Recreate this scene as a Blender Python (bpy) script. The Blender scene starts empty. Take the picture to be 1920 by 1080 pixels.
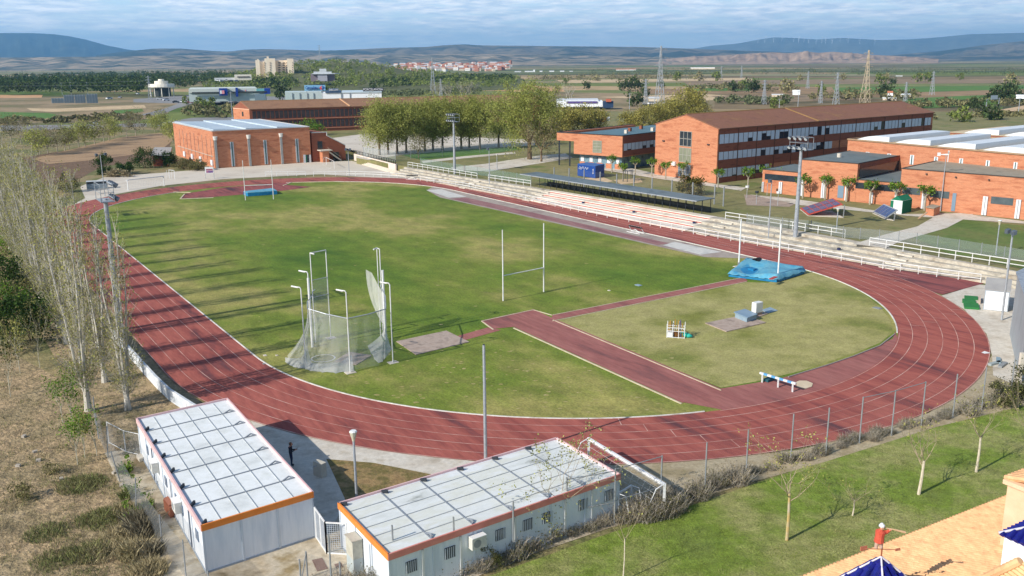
import bpy, math, random
import numpy as np
from mathutils import Vector, Matrix
random.seed(7)
SC = bpy.context.scene
COL = SC.collection
PI = math.pi
# ---------------------------------------------------------------- camera (calibrated on the running track)
FPX, PITCH, ROLL, CH = 1707.43, 0.244379, 0.0083696, 26.6786
_F = np.array([0, math.cos(PITCH), -math.sin(PITCH)])
_R = np.array([1.0, 0, 0]); _D = np.array([0, -math.sin(PITCH), -math.cos(PITCH)])
_c, _s = math.cos(ROLL), math.sin(ROLL)
RR = _c*_R + _s*_D; DD = -_s*_R + _c*_D
def ray(x, y): return _F + (x-960)/FPX*RR + (y-540)/FPX*DD
def G(x, y, z=0.0):
    "ground point (height z) seen at a photograph position"
    d = ray(x, y); t = (z-CH)/d[2]
    return Vector((d[0]*t, d[1]*t, z))
def at_dist(x, y, dist):
    d = ray(x, y); t = dist/math.hypot(d[0], d[1])
    return Vector((d[0]*t, d[1]*t, CH+d[2]*t))
def g2(x, y, z=0.0):
    p = G(x, y, z); return (p.x, p.y)
cam = bpy.data.cameras.new('camera'); camo = bpy.data.objects.new('camera', cam); COL.objects.link(camo)
cam.sensor_width = 36; cam.lens = FPX/1920*36; cam.clip_start = .5; cam.clip_end = 90000
m = Matrix.Identity(4)
for i in range(3):
    m[i][0] = RR[i]; m[i][1] = -DD[i]; m[i][2] = -_F[i]
m[2][3] = CH
camo.matrix_world = m; SC.camera = camo
# track frame
TC = (-18.2645, 137.1925); PHI = 2.1498384; TR = 35.594; TL = (400-2*PI*(TR+.3))/2; TW = 8.106
E1 = (math.cos(PHI), math.sin(PHI)); E2 = (-E1[1], E1[0])
def T(u, v, z=0.0): return Vector((TC[0]+u*E1[0]+v*E2[0], TC[1]+u*E1[1]+v*E2[1], z))
def t2(u, v): p = T(u, v); return (p.x, p.y)
# ---------------------------------------------------------------- materials
def S(r, g, b, k=1.0):
    f = lambda c: (c/255/12.92 if c/255 <= .04045 else ((c/255+.055)/1.055)**2.4)*k
    return (f(r), f(g), f(b), 1)
_mats = {}
def mat(name, cols, scale=1.0, det=5, rough=.85, stretch=(1, 1, 1), rotz=0, bump=0, bscale=None, metal=0, spec=.3,
        fine=None, lo=.33, hi=.67, trans=0, alpha=1, island=0, fine2=None, emit=None, interp='LINEAR', distort=0, bdist=.05):
    if name in _mats: return _mats[name]
    M = bpy.data.materials.new(name); M.use_nodes = True; _mats[name] = M
    N = M.node_tree.nodes; L = M.node_tree.links; N.clear()
    out = N.new('ShaderNodeOutputMaterial'); b = N.new('ShaderNodeBsdfPrincipled')
    b.inputs['Roughness'].default_value = rough; b.inputs['Metallic'].default_value = metal
    b.inputs['Specular IOR Level'].default_value = spec
    if not isinstance(cols, list): cols = [cols]
    tc = N.new('ShaderNodeTexCoord'); mp = N.new('ShaderNodeMapping')
    mp.inputs['Scale'].default_value = stretch; mp.inputs['Rotation'].default_value = (0, 0, rotz)
    if rotz:   # rotate first, then stretch
        m2 = N.new('ShaderNodeMapping'); m2.inputs['Rotation'].default_value = (0, 0, rotz); mp.inputs['Rotation'].default_value = (0, 0, 0)
        L.new(tc.outputs['Object'], m2.inputs['Vector']); L.new(m2.outputs[0], mp.inputs['Vector'])
    else: L.new(tc.outputs['Object'], mp.inputs['Vector'])
    def noise(sc, d=5, di=0):
        n = N.new('ShaderNodeTexNoise'); n.inputs['Scale'].default_value = sc; n.inputs['Detail'].default_value = d
        n.inputs['Roughness'].default_value = .62; n.inputs['Distortion'].default_value = di
        L.new(mp.outputs[0], n.inputs['Vector']); return n.outputs['Fac']
    if len(cols) == 1:
        rgb = N.new('ShaderNodeRGB'); rgb.outputs[0].default_value = cols[0]; col = rgb.outputs[0]
    else:
        cr = N.new('ShaderNodeValToRGB'); e = cr.color_ramp; e.interpolation = interp
        while len(e.elements) < len(cols): e.elements.new(.5)
        for i, c in enumerate(cols):
            e.elements[i].position = lo+(hi-lo)*i/(len(cols)-1); e.elements[i].color = c
        L.new(noise(scale, det, distort), cr.inputs[0]); col = cr.outputs[0]
    def modulate(col, fac, amt):
        mr = N.new('ShaderNodeMapRange'); mr.inputs['From Min'].default_value = .28; mr.inputs['From Max'].default_value = .72
        mr.inputs['To Min'].default_value = 1-amt; mr.inputs['To Max'].default_value = 1+amt
        L.new(fac, mr.inputs['Value'])
        mx = N.new('ShaderNodeVectorMath'); mx.operation = 'SCALE'
        L.new(col, mx.inputs[0]); L.new(mr.outputs[0], mx.inputs['Scale']); return mx.outputs[0]
    if fine: col = modulate(col, noise(fine[0], 3), fine[1])
    if fine2: col = modulate(col, noise(fine2[0], 3), fine2[1])
    if island:
        ge = N.new('ShaderNodeNewGeometry'); col = modulate(col, ge.outputs['Random Per Island'], island)
    L.new(col, b.inputs['Base Color'])
    if bump:
        bp = N.new('ShaderNodeBump'); bp.inputs['Strength'].default_value = bump; bp.inputs['Distance'].default_value = bdist
        L.new(noise(bscale or scale*6, 4), bp.inputs['Height']); L.new(bp.outputs[0], b.inputs['Normal'])
    sh = b.outputs[0]
    if emit:
        b.inputs['Emission Color'].default_value = emit; b.inputs['Emission Strength'].default_value = 1
    if trans:
        t = N.new('ShaderNodeBsdfTranslucent'); L.new(col, t.inputs[0]); mx = N.new('ShaderNodeMixShader'); mx.inputs[0].default_value = trans
        L.new(sh, mx.inputs[1]); L.new(t.outputs[0], mx.inputs[2]); sh = mx.outputs[0]
    if alpha < 1:
        t = N.new('ShaderNodeBsdfTransparent'); mx = N.new('ShaderNodeMixShader'); mx.inputs[0].default_value = alpha
        L.new(t.outputs[0], mx.inputs[1]); L.new(sh, mx.inputs[2]); sh = mx.outputs[0]
    L.new(sh, out.inputs[0])
    return M
# ---------------------------------------------------------------- mesh builder
def wloc(o):
    p = Vector((0, 0, 0))
    while o is not None: p = p+o.location; o = o.parent
    return p
def tag(o, label=None, cat=None, group=None, kind=None):
    for k, v in (('label', label), ('category', cat), ('group', group), ('kind', kind)):
        if v: o[k] = v
    return o
def thing(name, label, cat, loc, group=None):
    o = bpy.data.objects.new(name, None); COL.objects.link(o); o.location = Vector(loc); o.empty_display_size = .3
    return tag(o, label, cat, group)
class MB:
    def __init__(s): s.v = []; s.f = []; s.mi = []; s.m = 0
    def add(s, vs, fs):
        o = len(s.v); s.v += [tuple(v) for v in vs]
        for f in fs: s.f.append(tuple(i+o for i in f)); s.mi.append(s.m)
        return s
    def poly(s, pts): return s.add(pts, [tuple(range(len(pts)))])
    def obox(s, o, a, b, c):
        o, a, b, c = map(Vector, (o, a, b, c))
        vs = [o, o+a, o+a+b, o+b, o+c, o+a+c, o+a+b+c, o+b+c]
        if a.cross(b).dot(c) < 0: fs = [(0, 1, 2, 3), (7, 6, 5, 4), (4, 5, 1, 0), (5, 6, 2, 1), (6, 7, 3, 2), (7, 4, 0, 3)]
        else: fs = [(3, 2, 1, 0), (4, 5, 6, 7), (0, 1, 5, 4), (1, 2, 6, 5), (2, 3, 7, 6), (3, 0, 4, 7)]
        return s.add(vs, fs)
    def box(s, c, size, rz=0):
        ca, sa = math.cos(rz), math.sin(rz); x, y, z = size
        a = Vector((ca*x, sa*x, 0)); b = Vector((-sa*y, ca*y, 0)); d = Vector((0, 0, z))
        return s.obox(Vector(c)-a/2-b/2-d/2, a, b, d)
    def bar(s, p, q, w, h=None):
        "rectangular bar from p to q"
        p, q = Vector(p), Vector(q); h = h or w; d = q-p
        up = Vector((0, 0, 1)) if abs(d.normalized().z) < .95 else Vector((1, 0, 0))
        a = d.cross(up).normalized()*w; b = a.cross(d).normalized()*h
        return s.obox(p-a/2-b/2, d, a, b)
    def tube(s, pts, r, n=6, cap=True):
        pts = [Vector(p) for p in pts]; rs = r if isinstance(r, (list, tuple)) else [r]*len(pts)
        vs = []; fs = []
        for i, p in enumerate(pts):
            d = (pts[min(i+1, len(pts)-1)]-pts[max(i-1, 0)]).normalized()
            a = d.cross(Vector((0, 0, 1)) if abs(d.z) < .9 else Vector((1, 0, 0))).normalized(); b = d.cross(a)
            for k in range(n):
                t = 2*PI*k/n; vs.append(p+(a*math.cos(t)+b*math.sin(t))*rs[i])
        for i in range(len(pts)-1):
            for k in range(n):
                k2 = (k+1) % n; fs.append((i*n+k, i*n+k2, (i+1)*n+k2, (i+1)*n+k))
        if cap: fs.append(tuple(range(n-1, -1, -1))); fs.append(tuple(range((len(pts)-1)*n, len(pts)*n)))
        return s.add(vs, fs)
    def prism(s, poly, z0, z1):
        n = len(poly); ar = sum(poly[i][0]*poly[(i+1) % n][1]-poly[(i+1) % n][0]*poly[i][1] for i in range(n))
        rv = ar < 0
        if rv: poly = poly[::-1]
        z0 = z0 if isinstance(z0, (list, tuple)) else [z0]*n; z1 = z1 if isinstance(z1, (list, tuple)) else [z1]*n
        if rv: z0, z1 = z0[::-1], z1[::-1]
        vs = [(p[0], p[1], z0[i]) for i, p in enumerate(poly)]+[(p[0], p[1], z1[i]) for i, p in enumerate(poly)]
        fs = [tuple(range(n-1, -1, -1)), tuple(range(n, 2*n))]+[(i, (i+1) % n, n+(i+1) % n, n+i) for i in range(n)]
        return s.add(vs, fs)
    def build(s, name, mt, parent=None, smooth=False, **tg):
        me = bpy.data.meshes.new(name)
        off = wloc(parent) if parent else Vector((0, 0, 0))
        me.from_pydata([(v[0]-off.x, v[1]-off.y, v[2]-off.z) for v in s.v], [], s.f)
        for k in (mt if isinstance(mt, list) else [mt]): me.materials.append(k)
        if isinstance(mt, list): me.polygons.foreach_set('material_index', s.mi)
        if smooth: me.polygons.foreach_set('use_smooth', [True]*len(s.f))
        me.update()
        o = bpy.data.objects.new(name, me); COL.objects.link(o)
        if parent: o.parent = parent
        return tag(o, **tg)
def arr_obj(name, V, Fq, mt, parent=None, **tg):
    "object from numpy arrays of vertices and quads"
    me = bpy.data.meshes.new(name); off = wloc(parent) if parent else Vector((0, 0, 0))
    V = np.asarray(V, dtype=np.float32)-np.array(off, dtype=np.float32); n = len(Fq); k = Fq.shape[1]
    me.vertices.add(len(V)); me.vertices.foreach_set('co', V.ravel())
    me.loops.add(n*k); me.loops.foreach_set('vertex_index', Fq.ravel().astype(np.int32))
    me.polygons.add(n); me.polygons.foreach_set('loop_start', np.arange(0, n*k, k, dtype=np.int32)); me.polygons.foreach_set('loop_total', np.full(n, k, dtype=np.int32))
    me.update(calc_edges=True); me.materials.append(mt)
    o = bpy.data.objects.new(name, me); COL.objects.link(o)
    if parent: o.parent = parent
    return tag(o, **tg)
def copy_tree(o, loc=None, rz=0, sc=1, label=None, group=None, parent=None):
    c = o.copy(); COL.objects.link(c)
    if parent: c.parent = parent
    if loc is not None:
        c.location = Vector(loc); c.rotation_euler = (0, 0, rz)
        c.scale = (sc, sc, sc) if not isinstance(sc, tuple) else sc
    if label: c['label'] = label
    if group: c['group'] = group
    for ch in list(o.children): copy_tree(ch, parent=c)
    return c
def sheet(name, pts, z, mt, label=None, cat=None, kind='structure'):
    n = len(pts); ar = sum(pts[i][0]*pts[(i+1) % n][1]-pts[(i+1) % n][0]*pts[i][1] for i in range(n))
    if ar < 0: pts = pts[::-1]
    return MB().poly([(p[0], p[1], z) for p in pts]).build(name, mt, label=label, cat=cat, kind=kind)
def px(*pts, z=0): return [g2(x, y, z) for x, y in pts]
ORD = ['first', 'second', 'third', 'fourth', 'fifth', 'sixth', 'seventh', 'eighth', 'ninth', 'tenth', 'eleventh', 'twelfth', 'thirteenth', 'fourteenth', 'fifteenth', 'sixteenth', 'seventeenth', 'eighteenth', 'nineteenth', 'twentieth', 'twenty first', 'twenty second', 'twenty third', 'twenty fourth', 'twenty fifth', 'twenty sixth', 'twenty seventh', 'twenty eighth', 'twenty ninth', 'thirtieth', 'thirty first', 'thirty second', 'thirty third', 'thirty fourth', 'thirty fifth', 'thirty sixth', 'thirty seventh', 'thirty eighth', 'thirty ninth', 'fortieth']
# ---------------------------------------------------------------- light and sky
SUN_AZ, SUN_EL = math.radians(37.0), math.radians(32)   # direction the shadows run to
sd = Vector((math.cos(SUN_AZ)*math.cos(SUN_EL), math.sin(SUN_AZ)*math.cos(SUN_EL), -math.sin(SUN_EL)))
sl = bpy.data.lights.new('sun', 'SUN'); sl.energy = 5.0; sl.angle = math.radians(.5); sl.color = (1, .95, .87)
so = bpy.data.objects.new('sun', sl); COL.objects.link(so); so.rotation_euler = sd.to_track_quat('-Z', 'Y').to_euler(); so.location = (0, 0, 200)
W = bpy.data.worlds.new('World'); SC.world = W; W.use_nodes = True
N = W.node_tree.nodes; L = W.node_tree.links; N.clear()
wo = N.new('ShaderNodeOutputWorld'); bg = N.new('ShaderNodeBackground'); bg.inputs[1].default_value = .13
sky = N.new('ShaderNodeTexSky'); sky.sky_type = 'NISHITA'; sky.sun_disc = False; sky.sun_elevation = SUN_EL
sky.sun_rotation = math.atan2(-sd.x, -sd.y); sky.air_density = 1.0; sky.dust_density = .6; sky.ozone_density = 1.5
tc = N.new('ShaderNodeTexCoord'); mp = N.new('ShaderNodeMapping'); mp.inputs['Scale'].default_value = (15, 15, 120)
L.new(tc.outputs['Generated'], mp.inputs[0])
def wn(sc, det, off=0):
    n = N.new('ShaderNodeTexNoise'); n.inputs['Scale'].default_value = sc; n.inputs['Detail'].default_value = det; n.inputs['Roughness'].default_value = .6
    m2 = N.new('ShaderNodeMapping'); m2.inputs['Location'].default_value = (off, off*.7, off*.3); L.new(mp.outputs[0], m2.inputs[0]); L.new(m2.outputs[0], n.inputs['Vector']); return n.outputs['Fac']
cr = N.new('ShaderNodeValToRGB'); cr.color_ramp.elements[0].position = .33; cr.color_ramp.elements[1].position = .55
L.new(wn(1.0, 9), cr.inputs[0])
sx = N.new('ShaderNodeSeparateXYZ'); L.new(tc.outputs['Generated'], sx.inputs[0])
el = N.new('ShaderNodeMapRange'); el.inputs['From Min'].default_value = .012; el.inputs['From Max'].default_value = .045; el.inputs['To Min'].default_value = .25; el.inputs['To Max'].default_value = .97
L.new(sx.outputs['Z'], el.inputs['Value'])
ml = N.new('ShaderNodeMath'); ml.operation = 'MULTIPLY'; L.new(cr.outputs[0], ml.inputs[0]); L.new(el.outputs[0], ml.inputs[1])
cc = N.new('ShaderNodeValToRGB'); cc.color_ramp.elements[0].position = .38; cc.color_ramp.elements[0].color = (5.6, 6.9, 8.3, 1)
cc.color_ramp.elements[1].position = .62; cc.color_ramp.elements[1].color = (9.6, 10.0, 10.5, 1)
L.new(wn(2.4, 9, 3.7), cc.inputs[0])
gap = N.new('ShaderNodeMix'); gap.data_type = 'RGBA'; gap.inputs[0].default_value = .72
L.new(sky.outputs[0], gap.inputs[6]); gap.inputs[7].default_value = (6.2, 8.5, 10.4, 1)      # thin high veil over the blue
mxc = N.new('ShaderNodeMix'); mxc.data_type = 'RGBA'
L.new(ml.outputs[0], mxc.inputs[0]); L.new(gap.outputs[2], mxc.inputs[6]); L.new(cc.outputs[0], mxc.inputs[7])
# overhead the sky is the plain blue Nishita sky again
el2 = N.new('ShaderNodeMapRange'); el2.inputs['From Min'].default_value = .068; el2.inputs['From Max'].default_value = .11; L.new(sx.outputs['Z'], el2.inputs['Value'])
mx2 = N.new('ShaderNodeMix'); mx2.data_type = 'RGBA'; L.new(el2.outputs[0], mx2.inputs[0]); L.new(mxc.outputs[2], mx2.inputs[6]); L.new(sky.outputs[0], mx2.inputs[7])
L.new(mx2.outputs[2], bg.inputs[0]); L.new(bg.outputs[0], wo.inputs[0])
SC.view_settings.view_transform = 'Standard'; SC.view_settings.look = 'None'; SC.view_settings.exposure = .14; SC.view_settings.gamma = 1
# ================================================================ SETTING: ground, fields, hills
def rgb_field(name):
    "patchwork of fields out on the plain"
    M = bpy.data.materials.new(name); M.use_nodes = True; N = M.node_tree.nodes; L = M.node_tree.links; b = N['Principled BSDF']; b.inputs['Roughness'].default_value = .95; b.inputs['Specular IOR Level'].default_value = .1
    tc = N.new('ShaderNodeTexCoord'); mp = N.new('ShaderNodeMapping'); mp.inputs['Rotation'].default_value = (0, 0, .25); 
    L.new(tc.outputs['Object'], mp.inputs[0])
    m2 = N.new('ShaderNodeMapping'); m2.inputs['Scale'].default_value = (1/420, 1/150, 1); L.new(mp.outputs[0], m2.inputs[0])
    vo = N.new('ShaderNodeTexVoronoi'); vo.inputs['Scale'].default_value = 1; vo.inputs['Randomness'].default_value = .9
    nz = N.new('ShaderNodeTexNoise'); nz.inputs['Scale'].default_value = .004; nz.inputs['Detail'].default_value = 6; L.new(tc.outputs['Object'], nz.inputs['Vector'])
    add = N.new('ShaderNodeVectorMath'); add.operation = 'MULTIPLY_ADD'; add.inputs[1].default_value = (.7, .7, 0); L.new(nz.outputs['Color'], add.inputs[0]); L.new(m2.outputs[0], add.inputs[2])
    L.new(add.outputs[0], vo.inputs['Vector'])
    cr = N.new('ShaderNodeValToRGB'); cr.color_ramp.interpolation = 'CONSTANT'
    cols = [S(150, 140, 105), S(118, 128, 72), S(170, 148, 112), S(108, 108, 74), S(138, 120, 92), S(98, 118, 58), S(186, 160, 122), S(88, 96, 64), S(128, 134, 84), S(158, 132, 102), S(112, 112, 84), S(145, 142, 108)]
    e = cr.color_ramp
    while len(e.elements) < len(cols): e.elements.new(.5)
    for i, c in enumerate(cols): e.elements[i].position = i/len(cols); e.elements[i].color = tuple(x*.95 for x in c[:3])+(1,)
    sep = N.new('ShaderNodeSeparateColor'); L.new(vo.outputs['Color'], sep.inputs[0]); L.new(sep.outputs[0], cr.inputs[0])
    n3 = N.new('ShaderNodeTexNoise'); n3.inputs['Scale'].default_value = .03; n3.inputs['Detail'].default_value = 8; n3.inputs['Roughness'].default_value = .7; L.new(tc.outputs['Object'], n3.inputs['Vector'])
    mr = N.new('ShaderNodeMapRange'); mr.inputs['From Min'].default_value = .3; mr.inputs['From Max'].default_value = .7; mr.inputs['To Min'].default_value = .6; mr.inputs['To Max'].default_value = 1.3; L.new(n3.outputs['Fac'], mr.inputs['Value'])
    # scrub and maquis patches, their dark colour also painting in cloud shadows
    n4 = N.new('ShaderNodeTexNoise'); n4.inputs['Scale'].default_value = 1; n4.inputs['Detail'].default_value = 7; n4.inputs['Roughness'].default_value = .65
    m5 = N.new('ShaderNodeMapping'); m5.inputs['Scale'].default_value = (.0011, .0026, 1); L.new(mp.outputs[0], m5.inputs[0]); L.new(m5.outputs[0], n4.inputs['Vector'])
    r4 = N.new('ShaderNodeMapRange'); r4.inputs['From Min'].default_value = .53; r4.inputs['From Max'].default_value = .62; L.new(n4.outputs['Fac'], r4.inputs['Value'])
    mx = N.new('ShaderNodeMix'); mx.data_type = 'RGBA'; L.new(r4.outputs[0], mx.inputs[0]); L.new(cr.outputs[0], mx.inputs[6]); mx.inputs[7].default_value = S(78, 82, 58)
    sc = N.new('ShaderNodeVectorMath'); sc.operation = 'SCALE'; L.new(mx.outputs[2], sc.inputs[0]); L.new(mr.outputs[0], sc.inputs['Scale']); L.new(sc.outputs[0], b.inputs['Base Color'])
    return M
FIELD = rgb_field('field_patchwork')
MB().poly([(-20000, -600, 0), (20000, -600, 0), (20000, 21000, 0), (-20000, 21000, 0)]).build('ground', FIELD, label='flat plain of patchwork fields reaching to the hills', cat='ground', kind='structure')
DIRT = mat('dry_dirt', [S(118, 106, 76), S(170, 146, 112), S(140, 124, 92), S(192, 168, 132)], scale=.22, det=10, fine=(2.2, .38), fine2=(9, .3), bump=.8, bscale=2.5, bdist=.3, lo=.3, hi=.7)
ROUGH = mat('rough_grass', [S(112, 104, 70), S(150, 132, 96), S(104, 108, 62), S(134, 120, 86)], scale=.06, det=8, fine=(.9, .3), fine2=(5, .2), bump=.6, bscale=2, bdist=.3)
GRASS = mat('infield_grass', [S(68, 98, 22), S(94, 116, 32), S(112, 124, 44), S(152, 144, 80), S(90, 112, 32)], scale=.05, det=8, fine=(.45, .22), fine2=(7, .32), stretch=(1, .6, 1), rotz=-.6, bump=.5, bscale=7, bdist=.06, lo=.3, hi=.72)
LAWN = mat('lawn_grass', [S(116, 128, 60), S(116, 136, 48), S(152, 150, 92), S(124, 130, 66)], scale=.16, det=8, fine=(1.4, .25), fine2=(9, .32), bump=.9, bscale=8, bdist=.1, lo=.3, hi=.7)
SCHOOLGR = mat('school_grass', [S(104, 112, 58), S(120, 116, 72), S(134, 126, 84), S(98, 110, 52)], scale=.07, det=7, fine=(1, .2), bump=.4, bscale=3)
CONC = mat('concrete', [S(168, 156, 138), S(196, 186, 170), S(206, 198, 184), S(182, 170, 150)], scale=.35, det=9, fine=(3, .12), fine2=(14, .06), bump=.15, bscale=20, bdist=.02)
CONCD = mat('concrete_dirty', [S(128, 112, 84), S(176, 160, 134), S(192, 180, 158), S(150, 132, 96)], scale=.3, det=9, fine=(2.5, .2), fine2=(12, .1), bump=.2, bscale=10, bdist=.03)
PAVE = mat('pale_paving', [S(190, 178, 162), S(206, 196, 180), S(198, 186, 168)], scale=.08, det=8, fine=(1.5, .06))
GRAVEL = mat('gravel_strip', [S(150, 136, 108), S(176, 162, 134), S(162, 146, 116), S(138, 126, 92)], scale=.4, det=9, fine=(5, .2), bump=.5, bscale=12, bdist=.04)
PLOUGH = mat('ploughed_soil', [S(100, 80, 62), S(124, 100, 78), S(112, 90, 70), S(150, 122, 94)], scale=.06, det=7, stretch=(1, 3.5, 1), rotz=-.55, fine=(1.1, .28), bump=.9, bscale=.5, bdist=.5, lo=.3, hi=.72)
STRAW = mat('straw_soil', [S(190, 164, 124), S(206, 180, 142), S(172, 146, 108)], scale=.1, det=7, fine=(1, .15))
GREENF = mat('green_crop', [S(78, 112, 40), S(92, 124, 52), S(70, 102, 42)], scale=.05, det=6, fine=(.5, .15))
ORANGEF = mat('orange_soil', [S(196, 148, 104), S(206, 162, 118), S(182, 136, 96)], scale=.02, det=6, fine=(.3, .12))
ASPH = mat('asphalt', [S(128, 126, 124), S(142, 140, 138), S(118, 116, 114)], scale=.1, det=6, fine=(2, .08))
BROWNF = mat('brown_field', [S(128, 110, 86), S(146, 124, 96), S(116, 102, 80)], scale=.02, det=7, fine=(.3, .15))
st = lambda n, pts, z, m, lab, cat: sheet(n, pts, z, m, lab, cat)
st('dry_ground', [(-420, 15), (260, 15), (260, 330), (60, 420), (-420, 420)], .02, ROUGH, 'rough dry ground round the stadium', 'ground')
st('dirt_lot', [(-120, 25), T(-100, 51.2)[:2], T(-42, 51.2)[:2], (-62, 96), (-120, 96)], .03, DIRT, 'brown scrubby dirt lot left of the white cabins', 'dirt')
st('verge', [t2(-68, 43), t2(-68, 51.2), t2(110, 51.2), t2(110, 36), t2(60, 43)], .035, DIRT, 'brown verge under the poplar row', 'verge')
st('ploughed_field', px((40, 296), (150, 278), (230, 262), (325, 250), (322, 262), (312, 300), (190, 312), (150, 335), (86, 352)), .04, PLOUGH, 'brown ploughed field behind the far bend', 'field')
st('stubble_field', px((225, 258), (330, 247), (326, 262), (300, 283), (180, 300), (90, 308), (60, 298)), .06, mat('stubble', [S(146, 120, 90), S(170, 140, 106), S(122, 98, 76)], scale=.06, det=7, stretch=(1, 4, 1), rotz=-.55, fine=(1, .2)), 'paler stubble strip along the far edge of the ploughed field', 'field')
# ---- running track
def ring(r, n=90):
    pts = []
    for i in range(n+1): a = -PI/2+PI*i/n; pts.append((TL/2+r*math.cos(a), r*math.sin(a)))
    for i in range(41): pts.append((TL/2-TL*i/40, r))
    for i in range(n+1): a = PI/2+PI*i/n; pts.append((-TL/2+r*math.cos(a), r*math.sin(a)))
    for i in range(41): pts.append((-TL/2+TL*i/40, -r))
    return pts
def band(mb, r0, r1, z, h=0, keep=None):
    a, b = ring(r0), ring(r1); n = len(a)
    for i in range(n):
        j = (i+1) % n
        if keep and not keep(*a[i]): continue
        if math.dist(a[i], a[j]) < 1e-6: continue
        q = [T(*a[i], z), T(*b[i], z), T(*b[j], z), T(*a[j], z)]
        if h:
            t = [p+Vector((0, 0, h)) for p in q]
            mb.add(q+t, [(0, 1, 2, 3), (7, 6, 5, 4), (4, 5, 1, 0), (6, 7, 3, 2), (5, 6, 2, 1), (7, 4, 0, 3)])
        else: mb.poly(q)
    return mb
def track_mat(name, base, worn, dark):
    return mat(name, [dark, base, worn, base], scale=.16, det=9, stretch=(.35, 1.9, 1), rotz=-PHI, fine=(1.3, .16), fine2=(6, .08), rough=.9, lo=.34, hi=.60, bump=.15, bscale=30, bdist=.01)
RED = track_mat('track_red', S(144, 76, 68), S(164, 92, 80), S(98, 60, 62))
RED2 = track_mat('track_red_worn', S(118, 66, 66), S(148, 82, 78), S(76, 52, 58))
RED3 = track_mat('runway_red', S(146, 90, 84), S(158, 102, 94), S(118, 78, 76))
st('infield', [t2(*q) for q in ring(TR)], .06, GRASS, 'green sports field inside the running track', 'field')
st('dry_infield', px((1044, 601), (1220, 566), (1398, 530), (1440, 531), (1512, 509), (1546, 516), (1580, 530), (1620, 552), (1650, 576), (1670, 603), (1674, 624), (1650, 644), (1600, 664), (1500, 697), (1420, 716), (1352, 728), (1200, 668)), .064, mat('olive_grass', [S(122, 124, 56), S(148, 144, 84), S(162, 154, 98), S(138, 136, 74), S(112, 120, 52)], scale=.07, det=8, fine=(.5, .15), fine2=(7, .3), bump=.5, bscale=7, bdist=.06), 'drier olive grass of the near right end of the field', 'field')
tb = MB(); band(tb, TR, TR+TW, .08); tb.build('running_track', RED, label='red running track with six lanes round the field', cat='running track', kind='structure')
st('sprint_straight', [t2(50, -43.2), t2(0, -44.6), t2(-66.5, -46.6), t2(-66.8, -37.6), t2(-52, -41), t2(-40, -42), t2(50, -42)], .076, RED2, 'dark worn sprint lanes of the straight before the stands', 'running track')
flk = MB(); rg_ = np.random.default_rng(4)
for _ in range(420):
    x_, y_ = (rg_.uniform(640, 1270), rg_.uniform(640, 785)) if rg_.random() < .6 else (rg_.uniform(300, 1500), rg_.uniform(350, 720))
    q_ = G(x_, y_); u_ = ((q_.x-TC[0])*E1[0]+(q_.y-TC[1])*E1[1], (q_.x-TC[0])*E2[0]+(q_.y-TC[1])*E2[1]); du = max(abs(u_[0])-TL/2, 0)
    if math.hypot(du, u_[1]) > TR-1: continue
    r_ = rg_.uniform(.06, .26); flk.poly([q_+Vector((r_*rg_.uniform(.5, 1.5)*math.cos(t_), r_*rg_.uniform(.3, .9)*math.sin(t_), .066)) for t_ in np.linspace(0, 5.4, 7)])
flk.build('dry_patches', mat('dry_fleck', [S(176, 160, 104), S(150, 140, 84), S(196, 180, 130)], scale=2), label='small dry pale flecks in the infield grass', cat='dry patches', kind='stuff')
LINE = mat('line_paint', [S(164, 108, 98), S(196, 152, 138), S(214, 184, 170)], scale=.4, fine=(2, .1))
lm = MB(); lw = TW/6
for k in range(1, 6): band(lm, TR+k*lw-.028, TR+k*lw+.028, .092)
band(lm, TR+TW-.1, TR+TW-.02, .092)
band(lm, TR+.10, TR+.17, .092, keep=lambda u, v: u < 0 and -19 < v < 11)
for k in range(6):      # staggered start marks near the cabins and on the right bend
    for a0 in (2.63, 3.78):
        a = a0+.045*k; r0 = TR+k*lw; q = [(-TL/2+r*math.cos(a+d/r), r*math.sin(a+d/r)) for r, d in ((r0, 0), (r0+lw, 0), (r0+lw, .07), (r0, .07))]
        lm.poly([T(*p, .094) for p in q])
for v in (-37, -38.2, -39.4, -40.6, -41.8, -43.0, -44.2):
    lm.poly([T(48, v, .094), T(-60, v-.6, .094), T(-60, v-.54, .094), T(48, v+.06, .094)])
lm.build('lane_lines', LINE, label='pale painted lane lines on the running track', cat='lane lines', kind='structure')
KERB = mat('white_kerb', [S(196, 190, 180), S(222, 218, 210), S(180, 170, 156)], scale=.5, fine=(3, .1))
kb = MB(); band(kb, TR-.13, TR-.01, .06, .07, keep=lambda u, v: not (u < 0 and -19 < v < 11.5) and not (u > 0 and -12 < v < 12.5))
kb.build('track_kerb', KERB, label='white kerb along the inner edge of the track', cat='kerb', kind='structure')
st('steeplechase_bend', px((1678, 622), (1674, 636), (1650, 648), (1600, 668), (1550, 685), (1500, 700), (1460, 712), (1400, 722), (1350, 730), (1262, 752))+[t2(-TL/2+(TR+.05)*math.cos(a), (TR+.05)*math.sin(a)) for a in np.linspace(PI-.27, PI+.54, 24)], .072, RED3, 'red steeplechase bend cut inside the near right curve', 'running track')
ek = MB()
for a, b in zip([(1678, 626), (1650, 648), (1600, 668), (1550, 685), (1500, 700)], [(1650, 648), (1600, 668), (1550, 685), (1500, 700), (1478, 707)]): ek.bar(G(*a, .1), G(*b, .1), .1, .1)
ek.build('bend_kerb', mat('grey_kerb', S(150, 140, 135)), label='low grey kerb beside the steeplechase bend', cat='kerb', kind='structure')
st('javelin_runway', px((1000, 581), (903, 602), (925, 618), (963, 614), (1280, 757), (1354, 731), (1037, 598)), .078, RED3, 'reddish javelin run up crossing the near infield', 'run up')
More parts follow.
